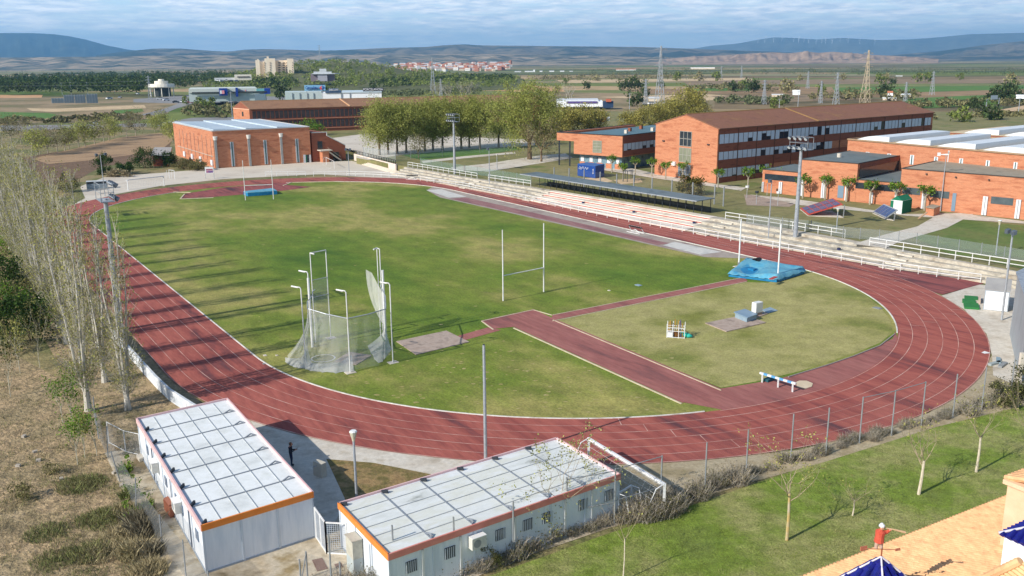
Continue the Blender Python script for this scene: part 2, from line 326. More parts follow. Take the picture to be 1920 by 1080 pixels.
st('vault_runway', px((1035, 602), (1035, 592), (1395, 521), (1402, 528)), .074, RED3, 'narrow dull red pole vault run up', 'run up')
st('throwing_path', px((848, 634), (915, 615), (940, 620), (868, 640)), .074, RED3, 'short worn path to the throwing slab', 'run up')
PALE = mat('edge_paint', [S(196, 178, 150), S(210, 196, 170)], scale=.6, fine=(3, .15))
eb = MB()
for a, b, w in [((963, 615), (1278, 757), .16), ((1000, 581), (903, 602), .14), ((903, 602), (925, 618), .14), ((1000, 581), (1035, 591), .12), ((1035, 591), (1395, 520), .1), ((1036, 602), (1400, 528), .1), ((1037, 600), (1352, 732), .12)]:
    eb.bar(G(*a, .08), G(*b, .08), w, .06)
eb.build('runway_edging', PALE, label='pale edging strips of the run ups', cat='edging', kind='structure')
st('jump_apron', [t2(52, -35.4), t2(-44, -35.4), t2(-40, -34.2), t2(-36, -30.2), t2(-8, -29.6), t2(36, -28.2), t2(47, -31)], .07, mat('grey_apron', [S(150, 138, 128), S(166, 154, 142), S(140, 122, 116)], scale=.2, det=7, fine=(1.5, .1)), 'grey strip beside the long jump run up', 'run up')
st('long_jump_runway', [t2(33, -32.4), t2(-26, -32.9), t2(-26, -30.6), t2(-8, -30.3), t2(33, -28.9)], .077, track_mat('runway_purple', S(136, 96, 96), S(150, 112, 108), S(112, 84, 88)), 'faded red long jump run up beside the straight', 'run up')
SAND = mat('sand_cover', [S(186, 184, 178), S(204, 200, 192), S(172, 172, 168)], scale=.6, det=6, bump=.4, bscale=1.2, bdist=.15)
st('sand_pit', [t2(47.3, -31), t2(34.5, -29.4), t2(33.6, -33), t2(46.6, -34.3)], .084, SAND, 'pale sand pit at the far end of the long jump run up', 'sand pit')
st('sand_pit', [t2(-26.6, -31.1), t2(-25.6, -34.3), t2(-35, -34.6), t2(-34.6, -30.8)], .084, SAND, 'pale sand pit at the near end of the long jump run up', 'sand pit')
st('high_jump_area', px((338, 373), (346, 364), (420, 352), (545, 341), (536, 347), (585, 351), (540, 357), (470, 364), (400, 370)), .079, RED2, 'dark red high jump fan at the far bend', 'run up')
fk = MB()
for a, b in [((325, 360), (358, 361)), ((531, 348), (546, 342)), ((338, 373), (346, 364)), ((546, 342), (640, 340)), ((338, 373), (400, 370.5))]: fk.bar(G(*a, .1), G(*b, .1), .25, .1)
fk.build('fan_edging', PALE, label='cream edging of the high jump fan', cat='edging', kind='structure')
# ---- aprons, lawns
st('far_apron', px((128, 388), (160, 372), (150, 350), (195, 333), (330, 322), (405, 316), (590, 304), (660, 302), (745, 322), (830, 345), (900, 362), (780, 338), (600, 327), (420, 336), (300, 349), (220, 364)), .05, PAVE, 'pale paved apron before the brick sports hall', 'paving')
st('front_strip', [t2(75, -42), t2(20, -42), t2(-66, -46), t2(-67, -48.5), t2(20, -45), t2(75, -45)], .055, mat('sandy_strip', [S(206, 178, 146), S(220, 196, 164), S(190, 164, 132)], scale=.3, det=6, fine=(2, .1)), 'sandy strip between the straight and the railing', 'ground')
st('cabin_apron', px((425, 760), (560, 812), (640, 830), (760, 850), (905, 866), (1140, 868), (1160, 985), (940, 1060), (840, 1110), (300, 1120), (262, 990), (196, 850), (262, 840)), .045, CONCD, 'stained concrete yard round the white cabins', 'concrete')
st('track_path', px((470, 790), (560, 817), (640, 831), (760, 850), (905, 868), (860, 905), (800, 889), (700, 869), (612, 862), (650, 940), (612, 1010), (540, 900)), .052, CONC, 'smooth concrete path beside the near bend', 'path')
st('dry_grass_patch', px((612, 862), (700, 869), (800, 889), (880, 905), (860, 930), (700, 1000), (660, 965)), .06, mat('dry_patch', [S(128, 104, 68), S(152, 126, 86), S(110, 100, 56), S(140, 116, 76)], scale=.5, det=8, fine=(3, .25), bump=.6, bscale=6, bdist=.1), 'patch of dry brown grass behind the longer cabin', 'grass')
st('gravel_strip', px((1120, 866), (1280, 866), (1500, 845), (1742, 775), (1830, 716), (1859, 668), (1925, 640), (1925, 760), (1750, 803), (1550, 866), (1400, 908), (1230, 960), (1150, 990)), .044, GRAVEL, 'gravel strip between the near bend and the wire fence', 'gravel')
st('right_apron', px((1765, 555), (1836, 534), (1935, 545), (1935, 735), (1862, 705), (1860, 668), (1850, 627), (1808, 581)), .05, CONC, 'concrete apron beside the right bend', 'concrete')
st('front_lawn', [(p.x, p.y) for p in [T(-87.6, 60), T(-87.8, 30), T(-88.6, 0), T(-90, -30)]]+[(70, 70), (70, 20), (-30, 20)], .04, LAWN, 'bright lawn with young trees behind the wire fence', 'lawn')
# ---- school platform, 1.6 m higher
PZ = 1.6
FO = Vector((-19.2, 207.0, 0)); FD = Vector((.592, -.806, 0)).normalized(); FN = Vector((.806, .592, 0)).normalized()
F0 = lambda s: float(np.interp(s, [-18, 0, 60, 82, 114, 125, 143], [0, 0, -.5, -.8, .1, 1.8, 2.2]))
F1 = lambda s: float(np.interp(s, [-18, 10, 30, 60, 80, 103, 110, 128, 143], [5.6, 5.6, 6.8, 7.6, 7.8, 7.4, 6.6, 5.4, 5.2]))
def ST(s, n, z=0): return FO+FD*s+FN*n+Vector((0, 0, z))
pl = [ST(s_, F1(s_)-.05) for s_ in (-19, 10, 30, 60, 80, 103, 110, 128, 142)]+[ (150, 60, 0), (300, 150, 0), (300, 420, 0), (60, 470, 0), (-110, 420, 0), (-95, 330, 0), G(655, 262, PZ), G(668, 284, PZ), G(668, 296, PZ), G(742, 309, PZ)]
pl = [(p[0], p[1]) for p in pl]
pm = MB(); pm.prism(pl, -.5, PZ); pm.build('school_ground', SCHOOLGR, label='raised dry grass ground round the school buildings', cat='ground', kind='structure')
z = PZ
st('playground', px((600, 262), (690, 250), (1000, 262), (1010, 272), (755, 290), (690, 300), (668, 296), (668, 284), z=z), z+.02, PAVE, 'pale concrete playground under the plane trees', 'paving')
st('green_strip', px((752, 291), (860, 281), (960, 275), (980, 280), (905, 290), (790, 300), z=z), z+.03, GREENF, 'green grass strip before the plane trees', 'grass')
for i, q in enumerate([[(845, 318), (915, 322), (1040, 302), (1075, 296), (1060, 288), (1010, 292), (880, 312)], [(790, 302), (870, 293), (965, 285), (967, 288), (872, 297), (794, 306)], [(845, 314), (925, 306), (955, 300), (957, 303), (925, 310), (850, 318)], [(1405, 365), (1500, 375), (1690, 402), (1800, 400), (1925, 416), (1925, 420), (1700, 405), (1500, 385)], [(1600, 458), (1660, 440), (1720, 425), (1760, 402), (1825, 402), (1775, 428), (1690, 452), (1660, 466)], [(1085, 312), (1110, 300), (1240, 328), (1345, 346), (1400, 352), (1390, 358), (1230, 335)]]):
    st('path', px(*q, z=z), z+.035+.004*i, CONC, ['wide path leading to the two storey annex', 'thin path along the green strip', 'thin path crossing the park grass', 'pale pavement along the low workshops', 'path between the workshop lawn and the solar panels', 'pavement along the foot of the gabled school'][i], 'path')
st('workshop_lawn', px((1700, 440), (1790, 410), (1925, 424), (1925, 505), (1780, 476), z=z), z+.025, mat('wk_lawn', [S(82, 106, 46), S(100, 116, 58), S(116, 112, 66)], scale=.12, det=7, fine=(1.5, .2)), 'green lawn before the workshops', 'lawn')
st('gravel_bed', px((1395, 365), (1470, 370), (1500, 378), (1480, 388), (1400, 385), z=z), z+.03, mat('pink_gravel', [S(150, 132, 118), S(170, 150, 134)], scale=.5, fine=(3, .2)), 'pinkish gravel bed with weather instruments', 'gravel')
st('sand_patch', px((1085, 335), (1130, 332), (1150, 340), (1110, 346), z=z), z+.03, STRAW, 'sandy patch round the blue container', 'ground')
st('sand_patch', px((1150, 338), (1200, 334), (1205, 342), (1165, 346), z=z), z+.034, STRAW, 'sandy patch under the exercise bars', 'ground')
# ---- land beyond
st('road', px((0, 236), (300, 231), (360, 221), (470, 219), (640, 221), (640, 226), (470, 225), (310, 236), (0, 246)), .05, ASPH, 'grey road passing behind the ploughed field', 'road')
st('road', px((260, 216), (305, 205), (338, 193), (400, 186), (415, 190), (355, 196), (330, 204), (300, 216)), .055, ASPH, 'grey slip road curving to the store car park', 'road')
st('car_park', px((250, 186), (360, 178), (560, 182), (560, 192), (400, 196), (250, 192)), .05, ASPH, 'asphalt car park before the long store', 'car park')
st('brown_field', px((-40, 182), (250, 183), (340, 190), (330, 200), (300, 222), (120, 232), (-40, 236)), .04, mat('tan_scrub', [S(138, 118, 88), S(158, 136, 104), S(122, 110, 76), S(112, 112, 66)], scale=.02, det=9, fine=(.3, .2), lo=.3, hi=.7), 'brown scrubby field between the road and the pine wood', 'field')
st('brown_field', px((660, 186), (960, 178), (1000, 172), (1340, 178), (1340, 200), (1000, 215), (700, 215)), .045, mat('tan_scrub', None), 'brown scrubby field behind the plane trees', 'field')
st('crop_field', px((0, 210), (90, 212), (130, 220), (30, 226), (0, 222)), .05, GREENF, 'bright green crop left of the road', 'field')
st('crop_field', px((215, 207), (266, 204), (270, 209), (250, 213), (205, 213)), .05, GREENF, 'small green crop beside the slip road', 'field')
st('straw_field', px((50, 203), (100, 204), (270, 197), (275, 203), (180, 207), (100, 210), (60, 208)), .055, STRAW, 'straw coloured strip above the green crop', 'field')
st('soil_field', px((0, 178), (80, 178), (78, 183), (0, 184)), .05, ORANGEF, 'orange soil field before the pine wood', 'field')
st('soil_field', px((905, 168), (940, 162), (1000, 160), (1055, 168), (1060, 172), (960, 172)), .05, ORANGEF, 'orange soil field behind the big plane tree', 'field')
st('dirt_track', px((1740, 224), (1830, 214), (1925, 197), (1925, 206), (1850, 222), (1760, 236)), .05, mat('dirt_track', [S(206, 176, 138), S(190, 160, 124)], scale=.05, fine=(.5, .1)), 'sandy dirt track behind the school', 'track')
for i, (q, mt, lab) in enumerate([([(1290, 166), (1400, 164), (1410, 170), (1300, 171)], GREENF, 'green field left of the tan pylon'), ([(1560, 164), (1930, 160), (1930, 167), (1570, 177)], GREENF, 'long green field right of the tan pylon'), ([(1690, 186), (1800, 180), (1930, 176), (1930, 192), (1720, 204)], GREENF, 'green meadow before the dark trees'), ([(1280, 152), (1600, 148), (1930, 150), (1930, 156), (1500, 158), (1290, 160)], BROWNF, 'brown ploughed strip across the plain'), ([(1120, 182), (1320, 176), (1420, 184), (1300, 190)], STRAW, 'pale straw field behind the annex'), ([(1330, 180), (1580, 178), (1640, 186), (1400, 194)], BROWNF, 'brown scrub field behind the gabled school'), ([(1040, 150), (1400, 146), (1420, 150), (1060, 156)], STRAW, 'pale strip beyond the annex trees')]):
    st('plain_field', px(*q), .05+.004*i, mt, lab, 'field')
# ---- hills: height fields under ridge lines, at their real distances
def hills(name, prof, dist, depth, mt, label, seed, rough=.35, foot=None, gul=1.0):
    rng = np.random.default_rng(seed)
    xs = np.linspace(prof[0][0], prof[-1][0], 150); ys = np.interp(xs, [q[0] for q in prof], [q[1] for q in prof])
    rows = 26; V = np.zeros((rows, len(xs), 3)); ph = rng.uniform(0, 7, 12)
    for j in range(rows):
        t = j/(rows-1)          # 0 foot .. .72 ridge .. 1 back
        for i, x in enumerate(xs):
            top = at_dist(x, ys[i], dist); d = np.array([top.x, top.y]); d /= np.linalg.norm(d)
            dd = dist+(t-.72)*depth; k = min(t/.72, 1.0)
            h = max(top.z, 3)*(k**1.25 if t <= .72 else 1-.6*((t-.72)/.28)**1.5)
            a = x*.02
            n = math.sin(a*3.1+ph[0]+t*5)+.6*math.sin(a*7.3+ph[1]-t*9)+.45*math.sin(a*15+ph[2]+t*6)+.35*math.sin(a*31+ph[3]+t*4)
            h *= 1+rough*.28*n*math.sin(PI*min(k, .999))*gul
            V[j, i] = (d[0]*dd, d[1]*dd, max(h, 0) - (2 if j == 0 else 0)*0)
    V = V.reshape(-1, 3); nx = len(xs)
    V[:nx, 2] = .3
    Fq = np.array([[j*nx+i, j*nx+i+1, (j+1)*nx+i+1, (j+1)*nx+i] for j in range(rows-1) for i in range(nx-1)])
    o = arr_obj(name, V, Fq, mt, label=label, cat='hills', kind='structure')
    return o
HM = mat('mountain_scrub', [S(44, 58, 44), S(58, 66, 50), S(36, 50, 38), S(78, 78, 60)], scale=.0009, det=8, fine=(.006, .25), stretch=(1, 1, 3))
HM2 = mat('hill_scrub', [S(34, 48, 34), S(46, 58, 40), S(56, 64, 46), S(132, 118, 92), S(38, 50, 36), S(50, 62, 42)], scale=.0013, det=9, fine=(.01, .3), stretch=(1, 1, 2.5), lo=.28, hi=.74)
HB = mat('badland_clay', [S(112, 96, 78), S(160, 132, 106), S(178, 150, 122), S(92, 82, 66)], scale=.004, det=9, fine=(.02, .25), stretch=(1, 1, 1))
hills('mountain', [(-500, 70), (-200, 62), (0, 62), (60, 62), (100, 64), (130, 68), (160, 74), (200, 85), (240, 93), (270, 96), (330, 102), (420, 108)], 15500, 5200, HM, 'broad blue mountain under the clouds on the far left', 1, .3)
hills('hills', [(180, 104), (230, 97), (290, 91), (340, 91), (390, 95), (430, 97), (460, 93), (500, 92), (540, 93), (600, 95), (640, 94), (720, 90), (800, 88), (830, 85), (870, 83), (900, 85), (1000, 86), (1100, 87), (1200, 88), (1260, 90), (1340, 93), (1420, 96), (1520, 100), (1640, 105)], 9500, 5000, HM2, 'long low line of scrubby hills across the horizon', 2, .5)
hills('mountain', [(1240, 100), (1290, 93), (1330, 86), (1380, 82), (1430, 73), (1450, 70), (1490, 71), (1530, 74), (1580, 71), (1650, 75), (1700, 74), (1760, 70), (1820, 64), (1900, 62), (1990, 60), (2300, 66)], 18500, 5500, mat('hazed_mountain', [S(96, 104, 96), S(116, 120, 106), S(84, 94, 88)], scale=.001, det=8, fine=(.006, .2)), 'pale blue ridge with wind turbines on the far right', 3, .3)  # haze painted in: a paler base colour stands for thicker air
hills('hills', [(1640, 106), (1700, 101), (1760, 96), (1800, 91), (1850, 84), (1920, 77), (2000, 72), (2300, 70)], 10500, 4200, HM2, 'dark blue spur entering from the right edge', 4, .4)
hills('badlands', [(1230, 112), (1300, 106), (1370, 103), (1410, 100), (1450, 98), (1480, 100), (1510, 96.5), (1535, 99), (1560, 97), (1590, 99), (1640, 103), (1700, 106), (1760, 110)], 6200, 1500, HB, 'tan eroded badland hills at the foot of the right ridge', 5, .9, gul=1.4)
hills('hills', [(-400, 108), (0, 108), (200, 106), (350, 104), (500, 103), (700, 103), (900, 101), (1100, 104), (1250, 108), (1350, 112)], 6800, 2400, mat('low_hill', [S(46, 58, 42), S(60, 68, 48), S(176, 154, 122), S(48, 60, 44), S(150, 136, 108), S(60, 70, 50)], scale=.0021, det=9, fine=(.01, .25), lo=.28, hi=.74), 'low foothills with pale clearings under the long ridge', 6, .5)
# ---- the air
hz = bpy.data.materials.new('haze_air'); hz.use_nodes = True; hn = hz.node_tree.nodes; hn.clear()
ho = hn.new('ShaderNodeOutputMaterial'); hv = hn.new('ShaderNodeVolumePrincipled'); hv.inputs['Color'].default_value = (.26, .60, 1, 1); hv.inputs['Density'].default_value = 7.2e-5; hv.inputs['Anisotropy'].default_value = .15
hz.node_tree.links.new(hv.outputs[0], ho.inputs['Volume'])
HAZE = MB().box((0, 9600, 309), (40400, 25000, 622)).build('haze', hz, label='pale blue air between the plain and the hills', cat='haze', kind='stuff')
# ================================================================ STADIUM OBJECTS
WHITE = mat('white_paint', [S(214, 214, 212), S(228, 228, 226)], scale=2, rough=.5, fine=(6, .06))
WPIPE = mat('white_pipe', [S(222, 222, 220), S(206, 204, 198)], scale=1.5, rough=.45)
GALV = mat('galvanised_steel', [S(150, 156, 162), S(172, 176, 180), S(136, 142, 148)], scale=1.5, rough=.45, metal=.3)
GREYP = mat('grey_post', [S(128, 132, 134), S(146, 148, 148)], scale=2, rough=.6)
DARKM = mat('dark_metal', [S(46, 50, 56), S(60, 64, 70)], scale=2, rough=.5)
BLACK = mat('black_rubber', [S(24, 24, 26)], rough=.7)
GLASSD = mat('dark_glass', [S(34, 42, 50), S(52, 60, 66)], scale=.6, rough=.12, spec=.6)
Z = Vector((0, 0, 1))
# ---- rugby goals
def rugby_goal(a, b, h, label):
    a, b = Vector(a), Vector(b); t = thing('rugby_goal', label, 'rugby goal', (a+b)/2)
    for p in (a, b): MB().tube([p-Z*.1, p+Z*h], [.085, .06], 8).build('post', WPIPE, t)
    MB().tube([a+Z*3, b+Z*3], .06, 8).build('crossbar', WPIPE, t)
rugby_goal(G(943.5, 565), G(1019.5, 548), 8.3, 'tall white rugby goal standing in the middle of the near half')
rugby_goal(G(460.5, 376), G(513, 374), 8.0, 'tall white rugby goal at the far end before the sports hall')
# ---- football goals
def football_goal(a, b, h, d, label, netm):
    a, b = Vector(a), Vector(b); dv = (b-a).normalized().cross(Z); dv = dv if dv.dot(Vector((d[0], d[1], 0))) > 0 else -dv
    t = thing('football_goal', label, 'football goal', (a+b)/2); dep = math.hypot(d[0], d[1])
    for p in (a, b): MB().bar(p, p+Z*h, .15).build('post', WHITE, t)
    MB().bar(a+Z*(h-.06)-(b-a).normalized()*.06, b+Z*(h-.06)+(b-a).normalized()*.06, .16).build('crossbar', WHITE, t)
    f = MB()
    for p in (a, b): f.tube([p+Z*h, p+dv*dep*.4+Z*h*.9, p+dv*dep+Z*.05, p+Z*.05], .035, 6)
    f.tube([a+dv*dep+Z*.05, b+dv*dep+Z*.05], .035, 6); f.build('net_frame', WHITE, t)
    n = MB(); k = 14
    for i in range(k+1):
        q = a+(b-a)*i/k; n.tube([q+Z*h, q+dv*dep*.4+Z*h*.88, q+dv*dep+Z*.05], .010, 3, False)
    for j in range(1, 7):
        w = j/7; o = dv*dep*(w*.4/.4 if w < .0 else w)+Z*(h*(1-w**1.6)); n.tube([a+o, b+o], .010, 3, False)
    n.build('net', netm, t); return t
NETC = mat('net_cord', [S(190, 190, 186)])
football_goal(Vector((*G(1104, 821, 2.0)[:2], 0)), Vector((*G(1246, 907, 2.0)[:2], 0)), 2.0, (-1.3, -.9), 'white football goal with net facing the bend beside the longer cabin', NETC)
football_goal(G(240.5, 357), G(308, 349), 2.3, (-.6, 1.4), 'white football goal on the pale apron behind the far bend', NETC)
def small_goal(p, q, h, label, dep=.9, red=False):
    p, q = Vector(p), Vector(q); dv = (q-p).normalized().cross(Z)*dep; t = thing('handball_goal', label, 'handball goal', (p+q)/2)
    WR = mat('worn_red_white', [S(205, 196, 190), S(190, 120, 105)], scale=3, interp='CONSTANT') if red else WHITE
    for o in (p, q): MB().bar(o, o+Z*h, .09).build('post', WHITE, t)
    MB().bar(p+Z*h, q+Z*h, .09).build('crossbar', WR, t)
    f = MB()
    for o in (p, q): f.tube([o+Z*h, o+dv*.6+Z*h, o+dv+Z*.03, o+Z*.03], .03, 5)
    f.tube([p+dv+Z*.03, q+dv+Z*.03], .03, 5); f.build('frame', WHITE, t)
small_goal(G(1158, 968), G(1183, 952), 1.5, 'small white goal frame stored at the end of the longer cabin')
small_goal(G(612, 309), G(627, 317), 2.0, 'worn red and white handball goal before the hall door', 1, True)
small_goal(G(318, 335), G(328, 336), 2.1, 'pair of white goal posts standing behind the far football goal', 1)
# ---- hammer cage
cg = thing('throwing_cage', 'white hammer cage of tall poles with sagging net on the near infield', 'throwing cage', G(650, 668))
cp = {k: G(*v) for k, v in dict(p1=(574, 691), p2=(657, 700), p3=(737, 681), p4=(586, 652), p5=(620.5, 635), p6=(592, 643), p7=(714, 630), p8=(723, 638), p9=(719, 633)).items()}
ctr = sum((cp[k] for k in ('p1', 'p2', 'p3', 'p4', 'p8')), Vector())/5
for k in ('p1', 'p2', 'p3', 'p4'):
    p = cp[k]; inn = Vector((-.92, .38, 0)); h = 7.5
    q = MB().tube([p, p+Z*(h-.15), p+Z*h+inn*.1, p+Z*(h+.02)+inn*.35], .055, 7)
    q.tube([p+Z*(h-.02)+inn*.3, p+Z*(h+.04)+inn*1.0], .075, 6); q.build('pole', WPIPE if k != 'p4' else WHITE, cg)
MB().tube([cp['p4'], cp['p4']+Z*6.9], .12, 8).build('pole', WHITE, cg)
MB().tube([cp['p8'], cp['p8']+Z*7.1], .12, 8).build('pole', WHITE, cg)
for a, b in (('p5', 'p6'), ('p9', 'p7')):
    for k in (a, b): MB().tube([cp[k], cp[k]+Z*9.0], .05, 7).build('pole', WPIPE, cg)
    m_ = MB().tube([cp[a]+Z*9.0, cp[b]+Z*9.0], .05, 6)
    m_.tube([cp[b]+Z*9.0, cp[b]+Z*9.02+(ctr-cp[b]).normalized()*.8], .07, 6); m_.build('top_bar', WPIPE, cg)
for k in ('p2', 'p3', 'p5'): MB().box(cp[k]+Z*.06, (.9, .7, .1), .6).build('foot_plate', CONC, cg)
order = ['p6', 'p4', 'p1', 'p2', 'p3', 'p8']
barz = {'p6': 5.5, 'p4': 5.3, 'p1': 5.5, 'p2': 4.9, 'p3': 5.1, 'p8': 5.7}
bend = []
for i, k in enumerate(order):
    p = cp[k]; o = (p-ctr).normalized()*-.5; bend.append(p+o+Z*barz[k])
mid = []
for i in range(len(bend)-1):
    mid.append(bend[i]); mid.append((bend[i]+bend[i+1])/2+((bend[i]+bend[i+1])/2-ctr-Z*4.3).normalized()*.25-Z*.05)
mid.append(bend[-1])
MB().tube(mid, .05, 6).build('ring_bar', GALV, cg)
for a, b, z in (('p5', 'p6', 6.3), ('p5', 'p6', 4.6)): MB().tube([cp[a]+Z*z, cp[b]+Z*z], .04, 5).build('brace', GALV, cg)
NET = mat('white_net', [S(214, 214, 208), S(196, 196, 190)], scale=3, alpha=.27, stretch=(1, 1, .4))
NETD = mat('white_net_folded', [S(222, 222, 216), S(200, 200, 194)], scale=4, alpha=.5, stretch=(1, 1, .3))
def net(name, top, bot, mt, nu=28, nv=12, fold=.12, seed=0, bulge=.0):
    rng = random.Random(seed); V = []; ph = rng.random()*6
    def along(pts, t):
        x = t*(len(pts)-1); i = min(int(x), len(pts)-2); return pts[i]+(pts[i+1]-pts[i])*(x-i)
    for j in range(nv+1):
        w = j/nv
        for i in range(nu+1):
            t = i/nu; a, b = along(top, t), along(bot, t); p = a+(b-a)*w; k_ = w**2.4; p.x, p.y = a.x+(b.x-a.x)*k_, a.y+(b.y-a.y)*k_
            out = Vector((p.x-ctr.x, p.y-ctr.y, 0)); out = out.normalized() if out.length > .01 else Vector((1, 0, 0))
            f = fold*(w*.8+.2)*(math.sin(t*nu*1.1+ph)+.6*math.sin(t*nu*2.3+ph*2+w*3))+bulge*w*w
            V.append(p+out*f+Z*(0 if j in (0,) else .03*math.sin(i*1.7)*w))
    Fq = np.array([[j*(nu+1)+i, j*(nu+1)+i+1, (j+1)*(nu+1)+i+1, (j+1)*(nu+1)+i] for j in range(nv) for i in range(nu)])
    arr_obj(name, np.array([[v.x, v.y, max(v.z, .09)] for v in V]), Fq, mt, cg)
bt = lambda x, y: G(x, y)+Z*.1
net('net', mid[4:9], [bt(560, 690), bt(590, 698), bt(628, 701), bt(662, 698), bt(710, 686), bt(732, 664)], NET, 30, 12, .10, 1)
net('net', mid[2:5], [bt(566, 655), bt(548, 662), bt(535, 678), bt(548, 690), bt(572, 692)], NET, 22, 12, .12, 2)
net('net', [cp['p6']+Z*6.2, cp['p5']+Z*6.3], [bt(588, 653), bt(600, 648), bt(614, 636)], NET, 14, 12, .10, 3)
net('net', [cp['p9']+Z*6.9+Vector((-1.5, .35, 0)), cp['p9']+Z*6.6+Vector((-.9, .2, 0)), cp['p8']+Z*4.6], [cp['p8']+Z*1.3, cp['p8']+Z*1.3, cp['p8']+Z*1.2], NETD, 12, 12, .05, 4)
net('net', [cp['p8']+Z*1.5, cp['p8']+Z*1.55, cp['p8']+Z*1.5], [bt(690, 650), bt(697, 668), bt(710, 683), bt(722, 676), bt(733, 656)], NETD, 16, 8, .08, 5)
net('net', [cp['p1']+Z*1.6, cp['p1']+Z*1.9+(cp['p4']-cp['p1'])*.3], [bt(533, 672), bt(540, 686), bt(560, 692), bt(585, 690)], NETD, 16, 8, .10, 6)
net('net', [bt(570, 684)+Z*.25, bt(600, 690)+Z*.3, bt(640, 684)+Z*.2, bt(660, 672)+Z*.3], [bt(560, 692), bt(596, 699), bt(632, 701), bt(664, 698)], NETD, 26, 4, .12, 7)
SLAB = mat('slab_concrete', [S(158, 138, 124), S(174, 156, 142), S(140, 124, 112)], scale=.8, det=8, fine=(4, .1))
def slab(pts, h, label, mt=SLAB): return MB().prism(px(*pts), .03, .06+h).build('concrete_slab', mt, label=label, cat='slab')
slab([(743, 642), (780, 667), (880, 643), (837, 622)], .07, 'bare concrete throwing slab right of the hammer cage')
slab([(625, 680), (655, 662), (697, 668), (668, 686)], .07, 'concrete throwing slab inside the hammer cage')
rgm = MB(); ccx = G(606, 673)
for i in range(40):
    a, b = 2*PI*i/40, 2*PI*(i+1)/40; q = lambda t, r: ccx+Vector((r*math.cos(t), r*math.sin(t), .07))
    rgm.poly([q(a, 1.02), q(a, 1.12), q(b, 1.12), q(b, 1.02)])
rgm.build('throwing_circle', WHITE, label='white painted throwing circle in the cage grass', cat='circle', kind='structure')
slab([(1322, 608), (1362, 624), (1436, 607), (1396, 593)], .1, 'wide concrete slab carrying the grey metal cover')
slab([(1398, 590), (1418, 598), (1440, 590), (1420, 582)], .1, 'small concrete slab under the white electric box')
mc = thing('metal_cover', 'grey blue metal hatch box on the wide concrete slab', 'metal hatch', G(1398, 600, .16))
STEELB = mat('blue_grey_sheet', [S(128, 150, 164), S(146, 164, 174)], scale=1, rough=.5)
hp = px((1378, 598), (1400, 607), (1418, 601), (1396, 592)); MB().prism(hp, .16, .62).build('body', STEELB, mc)
MB().prism(px((1375, 597), (1401, 608), (1420, 601), (1396, 591)), .623, .72).build('lid', mat('lid_sheet', [S(118, 142, 160), S(132, 152, 166)], scale=1, rough=.4), mc)
eb_ = thing('electric_box', 'white electric cabinet on a brick foot beside the grey hatch', 'electric box', G(1419, 590, .16)); rz = math.atan2(E1[1], E1[0])
MB().box(G(1419, 590, .16)+Z*.15, (.55, 1.0, .3), rz).build('foot', mat('foot_brick', [S(150, 128, 112)]), eb_)
MB().box(G(1419, 590, .16)+Z*.85, (.6, 1.05, 1.1), rz).build('cabinet', WHITE, eb_); MB().box(G(1419, 590, .16)+Z*.9-E1[0]*Vector((0, 0, 0))+Vector((-E1[0]*.31, -E1[1]*.31, 0)), (.02, .9, .95), rz).build('door', mat('offwhite_door', [S(206, 206, 202)], rough=.5), eb_)
MB().prism(px((1428, 583), (1440, 589), (1458, 584), (1444, 578)), .05, .14).build('lid_slab', STEELB, label='flat blue grey lid lying behind the white electric box', cat='lid')
for i, ((x, y), lab) in enumerate([((1197, 536), 'grey drain lid in the grass right of the near rugby goal'), ((1142, 546), 'small pale lid in the grass beside the javelin run up'), ((1645, 579), 'grey drain lid at the edge of the right bend'), ((497, 668), 'pale stone lid in the grass left of the cage'), ((519, 668), 'small pale lid nearest to the cage net'), ((495, 684), 'small grey stone by the kerb left of the cage')]):
    w = [.8, .35, .9, .4, .3, .3][i]; MB().box(G(x, y)+Z*.09, (w, w*.7, .06), rz).build('manhole_cover', [STEELB, CONC, GREYP, CONC, CONC, GREYP][i], label=lab, cat='lid')
# ---- pole vault landing area
BLUEV = mat('blue_vinyl', [S(70, 144, 176), S(88, 156, 182), S(110, 166, 182), S(60, 132, 168)], scale=.7, det=7, rough=.55, fine=(2, .1), bump=.5, bscale=1.6, bdist=.15)
BLUED = mat('blue_vinyl_side', [S(26, 112, 160), S(36, 126, 172), S(22, 100, 148)], scale=.8, rough=.5)
vm = thing('landing_mat', 'large sagging light blue pole vault mat beside the right bend', 'landing mat', G(1435, 520))
mq = [G(1362, 518), G(1392, 493), G(1440, 490), G(1509, 514), G(1450, 529)]
va, vb, vc, vd = G(1366, 520), G(1398, 494), G(1508, 514), G(1456, 531)
MB().prism([(p.x, p.y) for p in (va, vb, vc, vd)], .1, .55).build('base', BLUED, vm)
nu, nv = 26, 22; V = []
for j in range(nv+1):
    for i in range(nu+1):
        s_, t_ = i/nu, j/nv; s2, t2_ = s_*1.04-.02, t_*1.04-.02
        p = va+(vd-va)*s2+(vb+(vc-vb)*s2-(va+(vd-va)*s2))*t2_
        sag = .5*math.exp(-((s_-.3)**2/.05+(t_-.35)**2/.08))
        zz = .98-sag+.07*math.sin(s_*9+t_*5)+.05*math.sin(t_*13-s_*6)-.25*(1-t_)*(1-s_)
        if i in (0, nu) or j in (0, nv): zz = .42+.1*math.sin(i*1.3+j)
        V.append((p.x, p.y, max(zz, .4)))
Fq = np.array([[j*(nu+1)+i, j*(nu+1)+i+1, (j+1)*(nu+1)+i+1, (j+1)*(nu+1)+i] for j in range(nv) for i in range(nu)])
arr_obj('cover', V, Fq, BLUEV, vm)
for q in ([(1420, 520), (1436, 525), (1444, 521), (1428, 516)], [(1402, 513), (1412, 516), (1418, 513), (1408, 510)]): MB().prism(px(*q), .1, .7).build('front_block', BLUED, vm)
